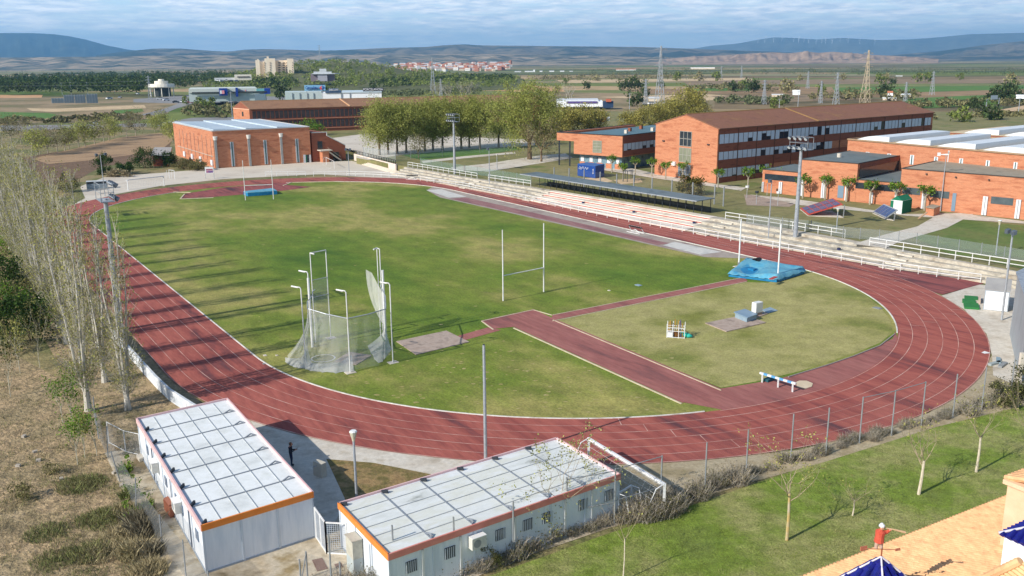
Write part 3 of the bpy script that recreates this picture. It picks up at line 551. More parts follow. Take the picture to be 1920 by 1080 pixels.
MB().box(G(1450, 521, .95), (1.6, .5, .06), .9).build('box_plate', mat('red_worn', [S(170, 70, 66), S(190, 190, 186)], scale=1.2, interp='CONSTANT'), vm)
MB().tube([G(1412, 490, .6), G(1420, 488, 1.1), G(1424, 487, .7)], .35, 8).build('black_sack', BLACK, label='black sack lying at the back of the pole vault mat', cat='sack')
def vault_post(p, h, label):
    t = thing('vault_upright', label, 'vault upright', p); MB().box(p+Z*.08, (1.6, .5, .08), .45).build('base_plate', CONC, t)
    MB().tube([p, p+Z*h], [.10, .085], 8).build('post', WHITE, t); MB().box(p+Z*.35, (.25, .25, .5)).build('clamp', GREYP, t)
vault_post(G(1385, 500), 6.4, 'white pole vault upright left of the large blue mat'); vault_post(G(1458, 526), 7.05, 'white pole vault upright before the large blue mat')
# far high jump mat
hm = thing('landing_mat', 'small bright blue high jump mat behind the far rugby goal', 'landing mat', G(488, 366))
q = px((457, 366), (465, 369), (520, 365), (512, 360)); MB().prism(q, .08, .75).build('base', BLUED, hm)
MB().prism(q, .753, .86).build('cover', BLUEV, hm)
# ---- implement rack, green bag
rk = thing('javelin_rack', 'white javelin trolley loaded with yellow implements on the near infield', 'javelin rack', G(1268, 634))
ra, rb = G(1250, 634), G(1283, 636); rd = (rb-ra); rn = rd.normalized().cross(Z)*-.8
for i in range(4):
    for o in (0, 1): MB().bar(ra+rd*i/3+rn*o, ra+rd*i/3+rn*o+Z*(1.55 if o else 1.45), .06).build('upright', WHITE, rk)
for z in (.12, .75, 1.1): m_ = MB(); m_.bar(ra+Z*z, rb+Z*z, .05); m_.bar(ra+rn+Z*z, rb+rn+Z*z, .05); m_.bar(ra+Z*z, ra+rn+Z*z, .05); m_.bar(rb+Z*z, rb+rn+Z*z, .05); m_.build('rail', WHITE, rk)
MB().obox(ra+Z*.1, rd*.3, rn, Z*.5).build('panel', WHITE, rk)
YEL = mat('yellow_orange', [S(206, 150, 40), S(150, 90, 50)], scale=3)
for i in range(9):
    q = ra+rd*(.08+.1*i)+rn*random.uniform(.2, .8); MB().tube([q+Z*.15, q+Z*random.uniform(1.5, 2.0)+Vector((.1, .05, 0))*random.uniform(-1, 1)], .03, 5).build('javelin', [YEL, YEL, mat('brown_shaft', [S(96, 60, 46)]), mat('violet_shaft', [S(98, 86, 140)])][i % 4], rk)
MB().box(ra+rd*.55+rn*.5+Z*.4, (.5, .35, .5), .3).build('basket', mat('brown_box', [S(120, 84, 50), S(150, 100, 40)], scale=3), rk)
gb = thing('equipment_bag', 'turquoise bag slumped against the javelin trolley', 'bag', G(1288, 634)); p = G(1288, 634)
mb_ = MB(); mb_.tube([p+Vector((-.6, .2, .55)), p+Vector((-.25, .1, .38)), p+Vector((.1, 0, .25)), p+Vector((.5, -.1, .2))], [.1, .2, .26, .12], 9); mb_.build('body', mat('turquoise', [S(40, 168, 150), S(60, 190, 170), S(30, 140, 130)], scale=3, rough=.6), gb, smooth=True)
MB().tube([p+Vector((-.4, .1, .55)), p+Vector((-.1, .2, .75)), p+Vector((.2, .1, .42))], .03, 5).build('strap', BLACK, gb)
# ---- steeplechase barrier
sb = thing('steeplechase_barrier', 'blue and white steeplechase barrier on three legs at the near bend', 'barrier', G(1455, 728)); a, b = G(1424, 717), G(1491, 738); d = b-a
n_ = 9
for i in range(n_): MB().bar(a+d*i/n_+Z*.86, a+d*(i+1)/n_+Z*.86, .16, .16).build('beam_section', WHITE if i % 2 == 0 else mat('sky_blue_paint', [S(92, 160, 204)], rough=.5), sb)
for f in (.07, .52, .92): MB().bar(a+d*f, a+d*f+Z*.78, .13, .1).build('leg', WHITE, sb)
MB().prism(px((1431, 716), (1440, 719), (1452, 715), (1444, 711)), .08, .3).build('rubber_block', mat('teal_block', [S(40, 84, 92)]), label='dark teal block lying behind the steeplechase barrier', cat='block')
MB().prism(px((1492, 719), (1498, 716), (1512, 716), (1524, 721), (1522, 727), (1510, 731), (1494, 727)), .08, .12).build('plywood_sheet', mat('plywood', [S(196, 176, 146), S(210, 192, 164)], scale=1), label='pale tan board lying beside the steeplechase barrier', cat='board')
# ---- hurdle stacks
def hurdle_trolley(p, d, label):
    d = Vector(d).normalized(); n = d.cross(Z)*.9; t = thing('hurdle_trolley', label, 'hurdle trolley', p); w = 2.9
    for o in (-1, 1): MB().bar(p-d*w/2+n*o*.5+Z*.1, p+d*w/2+n*o*.5+Z*.1, .08).build('runner', WHITE, t)
    for e in (-1, 1): MB().tube([p+d*e*w/2-n*.6+Z*.1, p+d*e*w*.48+Z*.9], .05, 5).build('end_leg', WHITE, t)
    MB().tube([p-d*w*.35+Z*.15, p+Z*.6, p+d*w*.35+Z*.15], .05, 5).build('truss', WHITE, t)
    MB().bar(p-d*w*.52+Z*1.0, p+d*w*.52+Z*1.0, .08, .22).build('back_bar', BLACK, t)
    for i in range(6): MB().bar(p+d*(-w*.52+w*1.04*i/6+.02)+Z*1.0-n*.06, p+d*(-w*.52+w*1.04*(i+.52)/6)+Z*1.0-n*.06, .06, .24).build('white_board', WHITE, t)
hurdle_trolley(G(1191, 437), FD, 'white trolley of hurdles with black bars beside the long jump run up')
hurdle_trolley(G(773, 337), (.9, -.4, 0), 'white trolley of hurdles standing at the far end of the stand')
# ---- railings
def railing(pts, h, step, label, closed_ends=True):
    pts = [Vector(p) for p in pts]; t = thing('railing', label, 'railing', pts[0], 'white pipe railings round the track'); run = 0
    for z in (h, h*.52): MB().tube([p+Z*z for p in pts], .06, 5).build('rail', WPIPE, t)
    for a, b in zip(pts, pts[1:]):
        k = max(1, round((b-a).length/step))
        for i in range(k+(1 if b is pts[-1] else 0)):
            q = a+(b-a)*i/k; MB().tube([q, q+Z*h], .055, 5).build('post', WPIPE, t)
railing([G(498, 331), G(540, 330.5), G(573, 330)], 1.1, 2.2, 'short white railing left of the gap before the sports hall')
railing([G(588, 331), G(650, 330), G(700, 331), G(760, 335)], 1.1, 2.5, 'white railing right of the gap before the sports hall')
railing([G(788, 340), G(868, 352), G(1000, 379), G(1100, 402), G(1200, 421), G(1300, 440), G(1420, 462), G(1540, 484), G(1655, 505), G(1756, 520), G(1838, 531)], 1.1, 2.6, 'very long white railing between the straight and the stand')
railing([ST(-18, F1(-18), PZ), ST(12, F1(12), PZ)], 1.15, 2.4, 'white upper railing at the far end of the stand')
railing([ST(16, F1(16), PZ), ST(30, F1(30), PZ)], 1.15, 2.4, 'white upper railing just left of the canopy')
railing([G(1360, 411, PZ), G(1440, 423, PZ), G(1584, 446, PZ)], 1.15, 2.3, 'white upper railing just right of the canopy')
railing([G(1630, 461, PZ), G(1760, 482, PZ), G(1922, 508, PZ)], 1.15, 2.3, 'white upper railing at the near right end of the stand')
# ---- stand
STC = mat('weathered_concrete', [S(132, 118, 98), S(170, 160, 144), S(186, 178, 162), S(156, 150, 138), S(128, 110, 84)], scale=.35, det=9, fine=(2, .2), fine2=(9, .12), stretch=(1, 1, 2), lo=.28, hi=.72)
STW = mat('painted_concrete', [S(214, 202, 186), S(224, 214, 200), S(200, 186, 166)], scale=.3, det=7, fine=(3, .06))
STR = mat('red_riser', [S(160, 80, 76), S(176, 106, 100)], scale=.4, fine=(3, .1))
stand = thing('grandstand', 'long stepped concrete stand along the far straight', 'grandstand', ST(60, 3))
S0, S1, S2, S3 = -18, 38, 79, 143
NR = 4
def RN(s, k): return F0(s)+.9+(F1(s)-F0(s)-.9)*k/NR
def terrace(name, s0, s1, mt, riser=None):
    m_ = MB()
    for k in range(NR):
        ns_ = max(2, int((s1-s0)/4)); zt = .4*(k+1)
        for i_ in range(ns_):
            sa, sb2 = s0+(s1-s0)*i_/ns_, s0+(s1-s0)*(i_+1)/ns_
            q_ = [ST(sa, RN(sa, k)), ST(sb2, RN(sb2, k)), ST(sb2, RN(sb2, k+1)), ST(sa, RN(sa, k+1))]; m_.prism([(v.x, v.y) for v in q_], .02, zt)
    o = m_.build(name, mt, stand)
    if riser:
        for k in range(1, NR):
            rm = MB()
            for i_ in range(10):
                sa, sb2 = s0+(s1-s0)*i_/10, s0+(s1-s0)*(i_+1)/10; u_, v_ = ST(sa, RN(sa, k)-.03, .4*k+.1), ST(sb2, RN(sb2, k)-.03, .4*k+.1); rm.obox(u_, v_-u_, FN*.02, Z*.17)
            rm.build('painted_riser', riser, stand)
terrace('steps', S0, S1, STC); terrace('painted_steps', S1, S2, STW, STR); terrace('steps', S2, S3, STC)
for s in (13, 36, 82, 113):      # stairways: half steps between the rows
    m_ = MB()
    for k in range(NR): m_.obox(ST(s-.1, RN(s, k)-.5, .03), FD*2.2, FN*.49, Z*(.4*k+.2-.03))
    m_.build('stair', CONC, stand)
# ---- canopy
cn = thing('canopy', 'long low grey canopy roof over the middle of the stand', 'canopy', ST(60, 7, PZ))
c0, c1 = 31.5, 75.5
MB().obox(ST(c0-4, 5.9, 3.9), FD*(c1-c0+4.6), FN*4.4+Z*.08, Z*.12).build('roof', mat('canopy_roof', [S(98, 110, 114), S(110, 122, 126), S(88, 98, 102)], scale=.3, det=6, rough=.6, fine=(2, .06)), cn)
MB().bar(ST(c0-4, 5.86, 3.96), ST(c1+.6, 5.86, 3.96), .06, .16).build('gutter', GALV, cn)
for i in range(25):
    s = c0+(c1-c0)*i/24
    MB().bar(ST(s, 7.9, PZ), ST(s, 7.9, 3.9), .1).build('post', DARKM, cn); MB().bar(ST(s, 10, PZ), ST(s, 10, 3.9), .1).build('post', DARKM, cn)
MB().obox(ST(c0, 10.1, PZ), FD*(c1-c0), FN*.08, Z*.9).build('back_wall', mat('dark_wall', [S(64, 66, 66), S(80, 80, 78)], scale=.5), cn)
MB().bar(ST(c0, 7.95, 2.6), ST(c1, 7.95, 2.6), .06).build('rail', DARKM, cn)
# ---- litter bins on the railing
binm = mat('navy_bin', [S(36, 44, 84), S(44, 52, 92)], scale=2, rough=.5); proto = None
for i, (x, y) in enumerate([(979, 365), (1093, 389), (1188, 407), (1301, 428), (1572, 479)]):
    p = G(x, y); lab = ['navy litter bin at the far end of the white painted steps', 'navy litter bin before the white painted steps, second from far end', 'navy litter bin before the white painted steps, third from far end', 'navy litter bin where the painted steps end', 'navy litter bin on the railing before the weathered near stand'][i]
    if proto is None:
        proto = t = thing('litter_bin', lab, 'litter bin', p, 'litter bins along the stand railing')
        MB().tube([p+Z*.35, p+Z*1.05], [.2, .26], 10).build('bucket', binm, t); MB().bar(p+Vector((.25, .18, 0)), p+Vector((.25, .18, 1.2)), .06).build('post', WPIPE, t); MB().tube([p+Z*1.05, p+Z*1.09], .27, 10).build('rim', DARKM, t)
    else: copy_tree(proto, p, 0, 1, lab)
# ---- floodlights
LAMPM = mat('lamp_housing', [S(70, 78, 88), S(96, 104, 112)], scale=2, rough=.4)
LENS = mat('lamp_glass', [S(196, 204, 208)], rough=.15, spec=.7)
def floodlight(p, h, az, label, w=3.2, rows=2, platform=True):
    t = thing('floodlight_tower', label, 'floodlight', p); d = Vector((math.cos(az), math.sin(az), 0)); n = Vector((-d.y, d.x, 0))   # d: facing
    MB().tube([p, p+Z*(h-1.6)], [.34, .2], 10).build('mast', GALV, t); top = p+Z*(h-1.8)
    if platform:
        f = MB(); MB().obox(top-n*w/2-d*.6, n*w, d*1.2, Z*.08).build('platform', GALV, t)
        cs = [top+n*a*w/2+d*b*.6 for a, b in ((-1, -1), (1, -1), (1, 1), (-1, 1))]
        for i in range(4):
            f.tube([cs[i], cs[i]+Z*1.75], .035, 5)
            for z in (.95, 1.75): f.tube([cs[i]+Z*z, cs[(i+1) % 4]+Z*z], .03, 5)
        f.build('cage_rail', GALV, t)
    for r in range(rows):
        zz = top+Z*(.35+r*1.35)
        MB().tube([zz-n*w*.5+d*.55, zz+n*w*.5+d*.55], .05, 6).build('lamp_bar', GALV, t)
        for k in range(4):
            q = zz+n*(-w*.45+w*.3*k)+d*.75; dd_ = (d*.8-Z*.6)
            lo_ = MB().tube([q-dd_*.12, q+dd_*.28], [.14, .27], 8).build('lamp', LAMPM, t); MB().tube([q+dd_*.281, q+dd_*.30], .25, 8).build('lens', LENS, lo_)
dirf = math.atan2(E2[1], E2[0])
b4 = G(226, 620); floodlight(b4, 15.3, dirf+PI, 'tall floodlight mast with railed platform among the nearest poplars', 3.0)
floodlight(G(853, 339), 15.2, dirf, 'tall floodlight mast at the far end of the stand'); floodlight(G(1490, 459), 15.8, dirf, 'tall floodlight mast before the near half of the stand')
b5 = T(50, 49.5); floodlight(b5, 15.0, dirf+PI, 'distant floodlight mast rising behind the far poplars on the left edge')
def light_pole(p, h, az, label, n=2, w=1.6, r=.07, lm=None):
    t = thing('light_pole', label, 'light pole', p); d = Vector((math.cos(az), math.sin(az), 0)); s_ = Vector((-d.y, d.x, 0))
    MB().tube([p, p+Z*h], [r*1.3, r], 7).build('pole', GALV, t)
    if n: MB().tube([p+Z*h-s_*w/2, p+Z*h+s_*w/2], .04, 5).build('crossbar', GALV, t)
    for k in range(n):
        q = p+Z*(h+.15)+s_*(-w/2+w*k/max(1, n-1))+d*.15; MB().obox(q-s_*.25-d*.1-Z*.2, s_*.5, d*.35-Z*.12, Z*.4).build('lamp', LAMPM, t)
light_pole(G(197, 368), 8.6, -.6, 'slim light pole on the pale apron beside the grey shelter', 2, 2.0)
light_pole(G(655, 330), 6.3, -1.5, 'slim light pole before the right end of the sports hall', 2, 1.0)
light_pole(G(918, 356), 8.6, 3.6, 'slim pole rising from the stand left of the canopy', 1, .3)
light_pole(G(1440, 456), 9.2, 3.6, 'slim pole beside the tall mast before the near stand', 1, .3)
light_pole(G(1878, 601), 9.3, 3.3, 'light pole with twin black lamps by the white box on the right', 2, .9, .09)
pb = G(910.8, 872); tp = thing('bare_mast', 'thin bare grey mast rising behind the longer cabin', 'mast', pb); MB().tube([pb, pb+Z*8.55], [.12, .09], 8).build('pole', GALV, tp); MB().tube([pb+Z*8.55, pb+Z*8.62], .06, 6).build('cap', DARKM, tp); MB().box(pb+Z*.06, (.5, .5, .08)).build('base_plate', GALV, tp)
def park_lamp(p, h, label, sc=1):
    t = thing('street_lamp', label, 'street lamp', p); MB().tube([p, p+Z*h*.88], [.09*sc, .07*sc], 8).build('pole', GALV, t)
    MB().tube([p+Z*h*.86, p+Z*h*.9, p+Z*h*.985], [.08*sc, .12*sc, .24*sc], 10).build('lamp_shade', mat('cream_shade', [S(190, 180, 150), S(206, 200, 180)], scale=3), t); MB().tube([p+Z*h*.986, p+Z*h], [.25*sc, .2*sc], 10).build('lamp_cap', WHITE, t)
park_lamp(G(669.5, 945), 4.9, 'grey street lamp with pale conical head between the two cabins')
park_lamp(G(1867, 478, PZ), 4.6, 'small park lamp on the workshop lawn'); park_lamp(G(1568, 436, PZ), 3.6, 'small park lamp before the red solar array')
park_lamp(G(932, 318, PZ), 3.6, 'small park lamp beside the wide park path')
# ---- far left: shelter, sign, shed
sh = thing('dugout_shelter', 'small grey team shelter at the left end of the pale apron', 'shelter', G(182, 354)); qa, qb = G(163, 356), G(201, 354); sd_ = qb-qa; sn = sd_.normalized().cross(Z)*-1.6
MB().obox(qa+sn, sd_, sn*.03, Z*1.7).build('back_panel', GALV, sh); MB().obox(qa, sd_*.02, sn, Z*1.7).build('side_panel', GALV, sh); MB().obox(qb-sd_*.02, sd_*.02, sn, Z*1.7).build('side_panel', GALV, sh)
MB().obox(qa-sn*.1+Z*1.72, sd_, sn*1.15, Z*.08).build('roof', mat('pale_roof', [S(196, 200, 200), S(184, 190, 192)], scale=1), sh); MB().obox(qa+Z*.1, sd_, sn*.03, Z*1.1).build('front_screen', mat('grey_screen', [S(128, 140, 148), S(140, 152, 158)], scale=1), sh)
sg = thing('notice_board', 'white notice board with dark lettering before the sports hall corner', 'notice board', G(394, 335)); qa, qb = G(386, 336), G(402, 335.5)
for q_ in (qa, qb): MB().bar(q_, q_+Z*2.9, .08).build('post', GALV, sg)
d_ = (qb-qa); dn = d_.normalized().cross(Z); MB().obox(qa+Z*1.4+dn*.06, d_, dn*.05, Z*1.5).build('panel', WHITE, sg)
for z0, z1, x0, x1, k in ((1.5, 2.05, .12, .92, 0), (2.12, 2.4, .1, .9, 1)): MB().obox(qa+Z*z0+dn*.113+d_*x0, d_*(x1-x0), dn*.006, Z*(z1-z0)).build('printed_band', [mat('violet_print', [S(96, 84, 140), S(170, 110, 130), S(200, 200, 205)], scale=2.2, interp='CONSTANT'), mat('red_print', [S(150, 70, 90), S(206, 200, 204)], scale=3, interp='CONSTANT')][k], sg)
ROOFG = mat('shed_roof', [S(150, 148, 146), S(166, 164, 160)], scale=.6)
BRICKD = mat('dark_brick', [S(120, 66, 48), S(134, 76, 56)], scale=.5, fine=(3, .1))
hs = thing('brick_shed', 'small dark brick shed among bushes left of the sports hall', 'shed', G(302, 312)); q = px((288, 312), (318, 311), (322, 303), (294, 303)); MB().prism(q, 0, 3.0).build('wall', BRICKD, hs)
q2 = px((284, 314), (320, 313), (325, 302), (292, 302)); MB().prism(q2, 3.01, [3.1, 3.1, 3.9, 3.9] if True else 3.2).build('roof', ROOFG, hs)
# ================================================================ CABINS, FENCES, FOREGROUND
SHEETW = mat('white_sheet', [S(214, 220, 226), S(224, 228, 232), S(204, 212, 220)], scale=.5, det=6, rough=.45, fine=(3, .03), stretch=(3, 3, .4))
ROOFW = mat('white_roof', [S(204, 206, 202), S(222, 224, 220), S(228, 230, 228), S(214, 216, 210)], scale=.45, det=8, rough=.6, fine=(3, .05))
ROOFS = mat('white_roof_stained', [S(120, 122, 112), S(206, 208, 202), S(218, 220, 216), S(212, 212, 200), S(222, 224, 222)], scale=.33, det=9, rough=.6, fine=(3, .05), stretch=(.7, 1.3, 1), rotz=-.6, lo=.27, hi=.62)
ORANGE = mat('orange_trim', [S(226, 128, 50), S(232, 140, 64)], scale=2, rough=.5)
SALMON = mat('salmon_trim', [S(206, 124, 112), S(214, 138, 124)], scale=2, rough=.5)
PINK = mat('pink_trim', [S(218, 176, 174), S(226, 190, 186)], scale=2, rough=.5)
SEAM = mat('roof_seam', [S(126, 132, 140), S(140, 146, 152)], scale=2)
WINDB = mat('barred_window', [S(30, 34, 40), S(44, 48, 54)], scale=2, rough=.3)
def cabin(name, label, A, B, C, D, h, roofm, trims, nx, ny, gut_side):
    "A-B front short end, A-D long side; roof recessed inside a fascia"
    A, B, C, D = [Vector((p[0], p[1], 0)) for p in (A, B, C, D)]
    t = thing(name, label, 'cabin', (A+B+C+D)/4); e = .06
    w = MB()
    for p, q in ((A, B), (B, C), (C, D), (D, A)): w.obox(p, q-p, (q-p).normalized().cross(Z)*-.08, Z*(h-.05))
    w.build('wall', SHEETW, t)
    for p, q in ((A, B), (B, C), (C, D), (D, A)):
        k = max(1, round((q-p).length/2.45)); o = (q-p).normalized().cross(Z)
        for i in range(k+1):
            c = p+(q-p)*i/k+o*.02
            if i < k: MB().obox(c-(q-p).normalized()*.06-o*.02, (q-p).normalized()*.12, o*.05, Z*(h-.05)).build('wall_post', mat('post_white', [S(196, 204, 212), S(206, 212, 218)], scale=2, rough=.5), t)
    bs = MB()
    for p, q in ((A, B), (B, C), (C, D), (D, A)): o = (q-p).normalized().cross(Z); bs.obox(p, q-p, o*.05, Z*.14)
    bs.build('base_rail', mat('base_grey', [S(150, 158, 166)]), t)
    zr = h-.06; rf = MB().poly([p+Z*zr for p in (A, B, C, D)]); ro = rf.build('roof', roofm, t)
    P = lambda a, b, z: A+(B-A)*a+(D-A)*b+(C-B-(D-A))*a*b+Z*z
    s_ = MB(); 
    for j in range(1, ny): s_.bar(P(.02, j/ny, zr+.02), P(.98, j/ny, zr+.02), .085, .05)
    s_.build('ridge_seams', SEAM, ro)
    s2 = MB()
    for i in range(1, nx): s2.bar(P(i/nx, .01, zr+.015), P(i/nx, .99, zr+.015), .035, .04)
    s2.build('sheet_joints', mat('sheet_joint', [S(150, 156, 160), S(168, 172, 174)], scale=3), ro)
    for (p, q), tm in zip(((A, B), (B, C), (C, D), (D, A)), trims):
        d = (q-p).normalized(); o = d.cross(Z); MB().obox(p-d*.08+o*.002+Z*(h-.28), (q-p)+d*.16, o*.10, Z*.36).build('fascia', tm, t)
    # gutter flashing brackets
    for j in range(0, ny):
        b = (j+.0)/ny
        for a0, a1 in (((0.004, .05),) if gut_side == 0 else ((.996, .95),)):
            c = P(a0, b+.003, zr+.02); MB().bar(P(a0, b+.004, zr+.06), P(a1, b+.02, zr+.12), .10, .2).build('gutter_bracket', DARKM, ro)
    for j in range(1, ny): MB().tube([P(.97 if gut_side == 0 else .03, j/ny, zr+.03), P(.93 if gut_side == 0 else .07, j/ny+.01, zr+.12), P(.86 if gut_side == 0 else .14, j/ny, zr+.03)], .05, 5).build('cable_tie', SEAM, ro)
    return t, P
c1 = [g2(388, 1076), g2(590, 1009)]; h1 = 2.86
c1A, c1B = Vector((*c1[0], 0)), Vector((*c1[1], 0)); dirL = (G(428, 748, h1)-G(588, 923, h1)); dirL.z = 0
c1D, c1C = c1A+dirL*1.0, c1B+dirL
cab1, P1 = cabin('white_cabin', 'white portable cabin with orange trim on the left, person standing behind it', c1A, c1B, c1C, c1D, h1, ROOFW, (ORANGE, PINK, PINK, PINK), 6, 7, 0)
h2 = 2.75
c2A, c2B, c2C, c2D = [G(x, y, h2) for x, y in ((637, 945), (729, 1040), (1160, 890), (1043, 823))]
c2B = c2A+(c2B-c2A); c2C = c2B+(c2D-c2A)*1.0
c2C = Vector(((c2C.x+G(1160, 890, h2).x)/2, (c2C.y+G(1160, 890, h2).y)/2, 0))
cab2, P2 = cabin('white_cabin', 'longer white portable cabin with salmon trim and a stained roof in the centre', c2A, c2B, c2C, c2D, h2, ROOFS, (ORANGE, SALMON, PINK, PINK), 6, 6, 0)
def on_wall(p, q, f0, f1, z0, z1, th=.05):
    p, q = Vector((p[0], p[1], 0)), Vector((q[0], q[1], 0)); d = q-p; o = d.normalized().cross(Z)
    return (p+d*f0+o*.005+Z*z0, d*(f1-f0), o*th, Z*(z1-z0))
for f in (.06, .21, .42, .54, .63, .80, .93):      # windows of the longer cabin
    fr = MB().obox(*on_wall(c2B, c2C, f, f+.042 if f not in (.42,) else f+.03, 1.35, 2.0, .04)).build('window', WINDB, cab2)
    bm_ = MB()
    for k in range(6): bm_.obox(*on_wall(c2B, c2C, f+.0005+.0078*k, f+.0035+.0078*k, 1.35, 2.0, .07))
    bm_.build('bars', mat('window_bar', [S(176, 182, 188)]), fr)
for f in (.12, .27, .5, .73, .86): MB().obox(*on_wall(c2B, c2C, f, f+.008, .1, 2.4, .08)).build('down_pipe', WPIPE, cab2)
for f in (.14, .3, .46, .62, .7, .9): MB().obox(*on_wall(c1D, c1A, f, f+.035, 1.35, 1.95, .04)).build('window', mat('blue_window', [S(84, 104, 130), S(120, 136, 156)], scale=2, rough=.2), cab1)
for f in (.25, .56, .82): MB().obox(*on_wall(c1D, c1A, f, f+.006, .1, 2.4, .06)).build('cable_duct', mat('grey_duct', [S(110, 118, 130)]), cab1)
def ac(o, d, out, label):
    t = thing('air_conditioner', label, 'air conditioner', o); d = d.normalized(); 
    MB().obox(o-d*.45, d*.9, out*.4, Z*.65).build('housing', mat('ac_cream', [S(206, 204, 196), S(190, 188, 180)], scale=2), t)
    MB().obox(o-d*.45+Z*.66, d*.9, out*.44, Z*.04).build('lid', mat('ac_lid', [S(220, 220, 216)]), t)
    q = o-d*.12+out*.401+Z*.32; mm = MB()
    for i in range(14):
        a, b = 2*PI*i/14, 2*PI*(i+1)/14; mm.poly([q, q+(d*math.cos(a)+Z*math.sin(a))*.24, q+(d*math.cos(b)+Z*math.sin(b))*.24])
    mm.build('fan_grille', GREYP, t)
o1 = (c1A-c1D).normalized().cross(Z)
ac(c1D+(c1A-c1D)*.34+o1*.03+Z*1.45, c1A-c1D, o1, 'air conditioner on the far part of the left cabin side wall')
ac(c1D+(c1A-c1D)*.70+o1*.03+Z*1.45, c1A-c1D, o1, 'air conditioner on the near part of the left cabin side wall')
v2 = (c2C-c2B); v2.z = 0; o2 = v2.normalized().cross(Z); ac(Vector((c2B.x, c2B.y, 0))+v2*.335+o2*.03+Z*1.55, v2, o2, 'air conditioner on the window wall of the longer cabin')
# electric cabinet and yard bits
ec = thing('meter_cabinet', 'tall grey meter cabinet against the end wall of the longer cabin', 'cabinet', G(668, 1060)); d2 = (Vector((c2B.x, c2B.y, 0))-Vector((c2A.x, c2A.y, 0))).normalized(); oo = d2.cross(Z)
q = Vector((c2A.x, c2A.y, 0))+d2*2.2+oo*.06; CABG = mat('cabinet_grey', [S(176, 172, 156), S(190, 186, 170), S(160, 158, 146)], scale=1, fine=(4, .06))
MB().obox(q, d2*.95, oo*.55, Z*1.0).build('lower_box', mat('cabinet_lower', [S(168, 178, 178), S(180, 188, 186)], scale=1), ec); MB().obox(q+Z*1.003, d2*.95, oo*.55, Z*1.05).build('upper_box', CABG, ec); MB().obox(q+Z*2.055-d2*.03, d2*1.01, oo*.6, Z*.05).build('lid', CABG, ec)
RUSTP = mat('rust_plate', [S(112, 84, 72), S(126, 98, 86)], scale=3)
MB().prism(px((585, 1052), (604, 1048), (615, 1068), (595, 1073)), .05, .075).build('drain_cover', RUSTP, label='larger square rusty cover in the yard before the cabins', cat='cover')
MB().prism(px((627, 1060), (639, 1057), (644, 1065), (631, 1068)), .05, .075).build('drain_cover', RUSTP, label='smaller rusty cover beside the meter cabinet', cat='cover')
MB().prism(px((304, 896), (312, 894), (316, 899), (307, 901)), .05, .07).build('drain_cover', RUSTP, label='small dark cover beside the side wall of the left cabin', cat='cover')
tk = thing('gas_tank', 'rusty brown box lying at the foot of the left cabin side wall', 'box', G(316, 965)); MB().prism(px((308, 956), (318, 951), (332, 968), (320, 973)), .05, .7).build('body', mat('rust_box', [S(140, 84, 62), S(156, 98, 76)], scale=2), tk); MB().prism(px((309, 955), (317, 951), (328, 965), (319, 969)), .703, .76).build('lid', mat('rust_lid', [S(164, 106, 84)], scale=2), tk)
stp = thing('concrete_step', 'white concrete step at the far corner of the left cabin', 'step', G(262, 862)); MB().prism(px((256, 860), (270, 855), (276, 862), (262, 868)), .04, .3).build('step', CONC, stp)
dk = mat('broken_bits', [S(120, 92, 70), S(190, 160, 130)], scale=4, interp='CONSTANT')
for i, (x, y) in enumerate([(661, 1066), (666, 1064), (672, 1068), (676, 1071)]): MB().box(G(x, y, .12), (.25, .18, .16), i).build('brick_fragment', dk, label=f'broken brick fragment at the foot of the meter cabinet, {ORD[i]} from the left', cat='brick', group='brick fragments')
# drinking fountain
ft = thing('drinking_fountain', 'concrete drinking fountain block in the shade behind the cabins', 'fountain', G(599, 893)); p = G(600, 893); fd = Vector((.8, -.6, 0))
MB().obox(p-fd*.4-Vector((.6, .8, 0))*.2, fd*.85, Vector((.6, .8, 0))*.42, Z*1.05).build('block', mat('fountain_stone', [S(186, 178, 160), S(198, 190, 174)], scale=2), ft); MB().box(p+Vector((-.42, -.25, .03)), (.7, .5, .03), .6).build('drain', DARKM, ft); MB().tube([p+Vector((-.1, -.3, .9)), p+Vector((-.3, -.45, .9)), p+Vector((-.33, -.48, .8))], .025, 6).build('tap', GALV, ft)
# gate between the cabins
gt = thing('mesh_gate', 'white mesh gate and side panel closing the gap between the cabins', 'gate', G(613, 1037)); gA = c1B+Vector((.12, -.05, 0)); gB = G(613, 1039); gC = Vector((c2A.x, c2A.y, 0))+Vector((-.05, .0, 0))-(c2B-c2A).normalized()*.0+ (Vector((c2B.x-c2A.x, c2B.y-c2A.y, 0))).normalized()*.9
for nm, a, b in (('side_panel', gA, gB), ('gate_leaf', gB, gC)):
    f = MB()
    for z in (.08, 1.95): f.bar(a+Z*z, b+Z*z, .07)
    for k in (0, .5, 1) if nm == 'side_panel' else (0, 1): f.bar(a+(b-a)*k, a+(b-a)*k+Z*2.0, .08)
    po = f.build(nm, WHITE, gt); w = MB(); d = b-a; n_ = max(6, int(d.length/.11))
    for i in range(1, n_): w.bar(a+d*i/n_+Z*.1, a+d*i/n_+Z*1.95, .015)
    for i in range(1, 16): w.bar(a+Z*(.1+i*.12), b+Z*(.1+i*.12), .012)
    w.build('mesh', mat('mesh_wire', [S(190, 196, 202)], rough=.5), po)
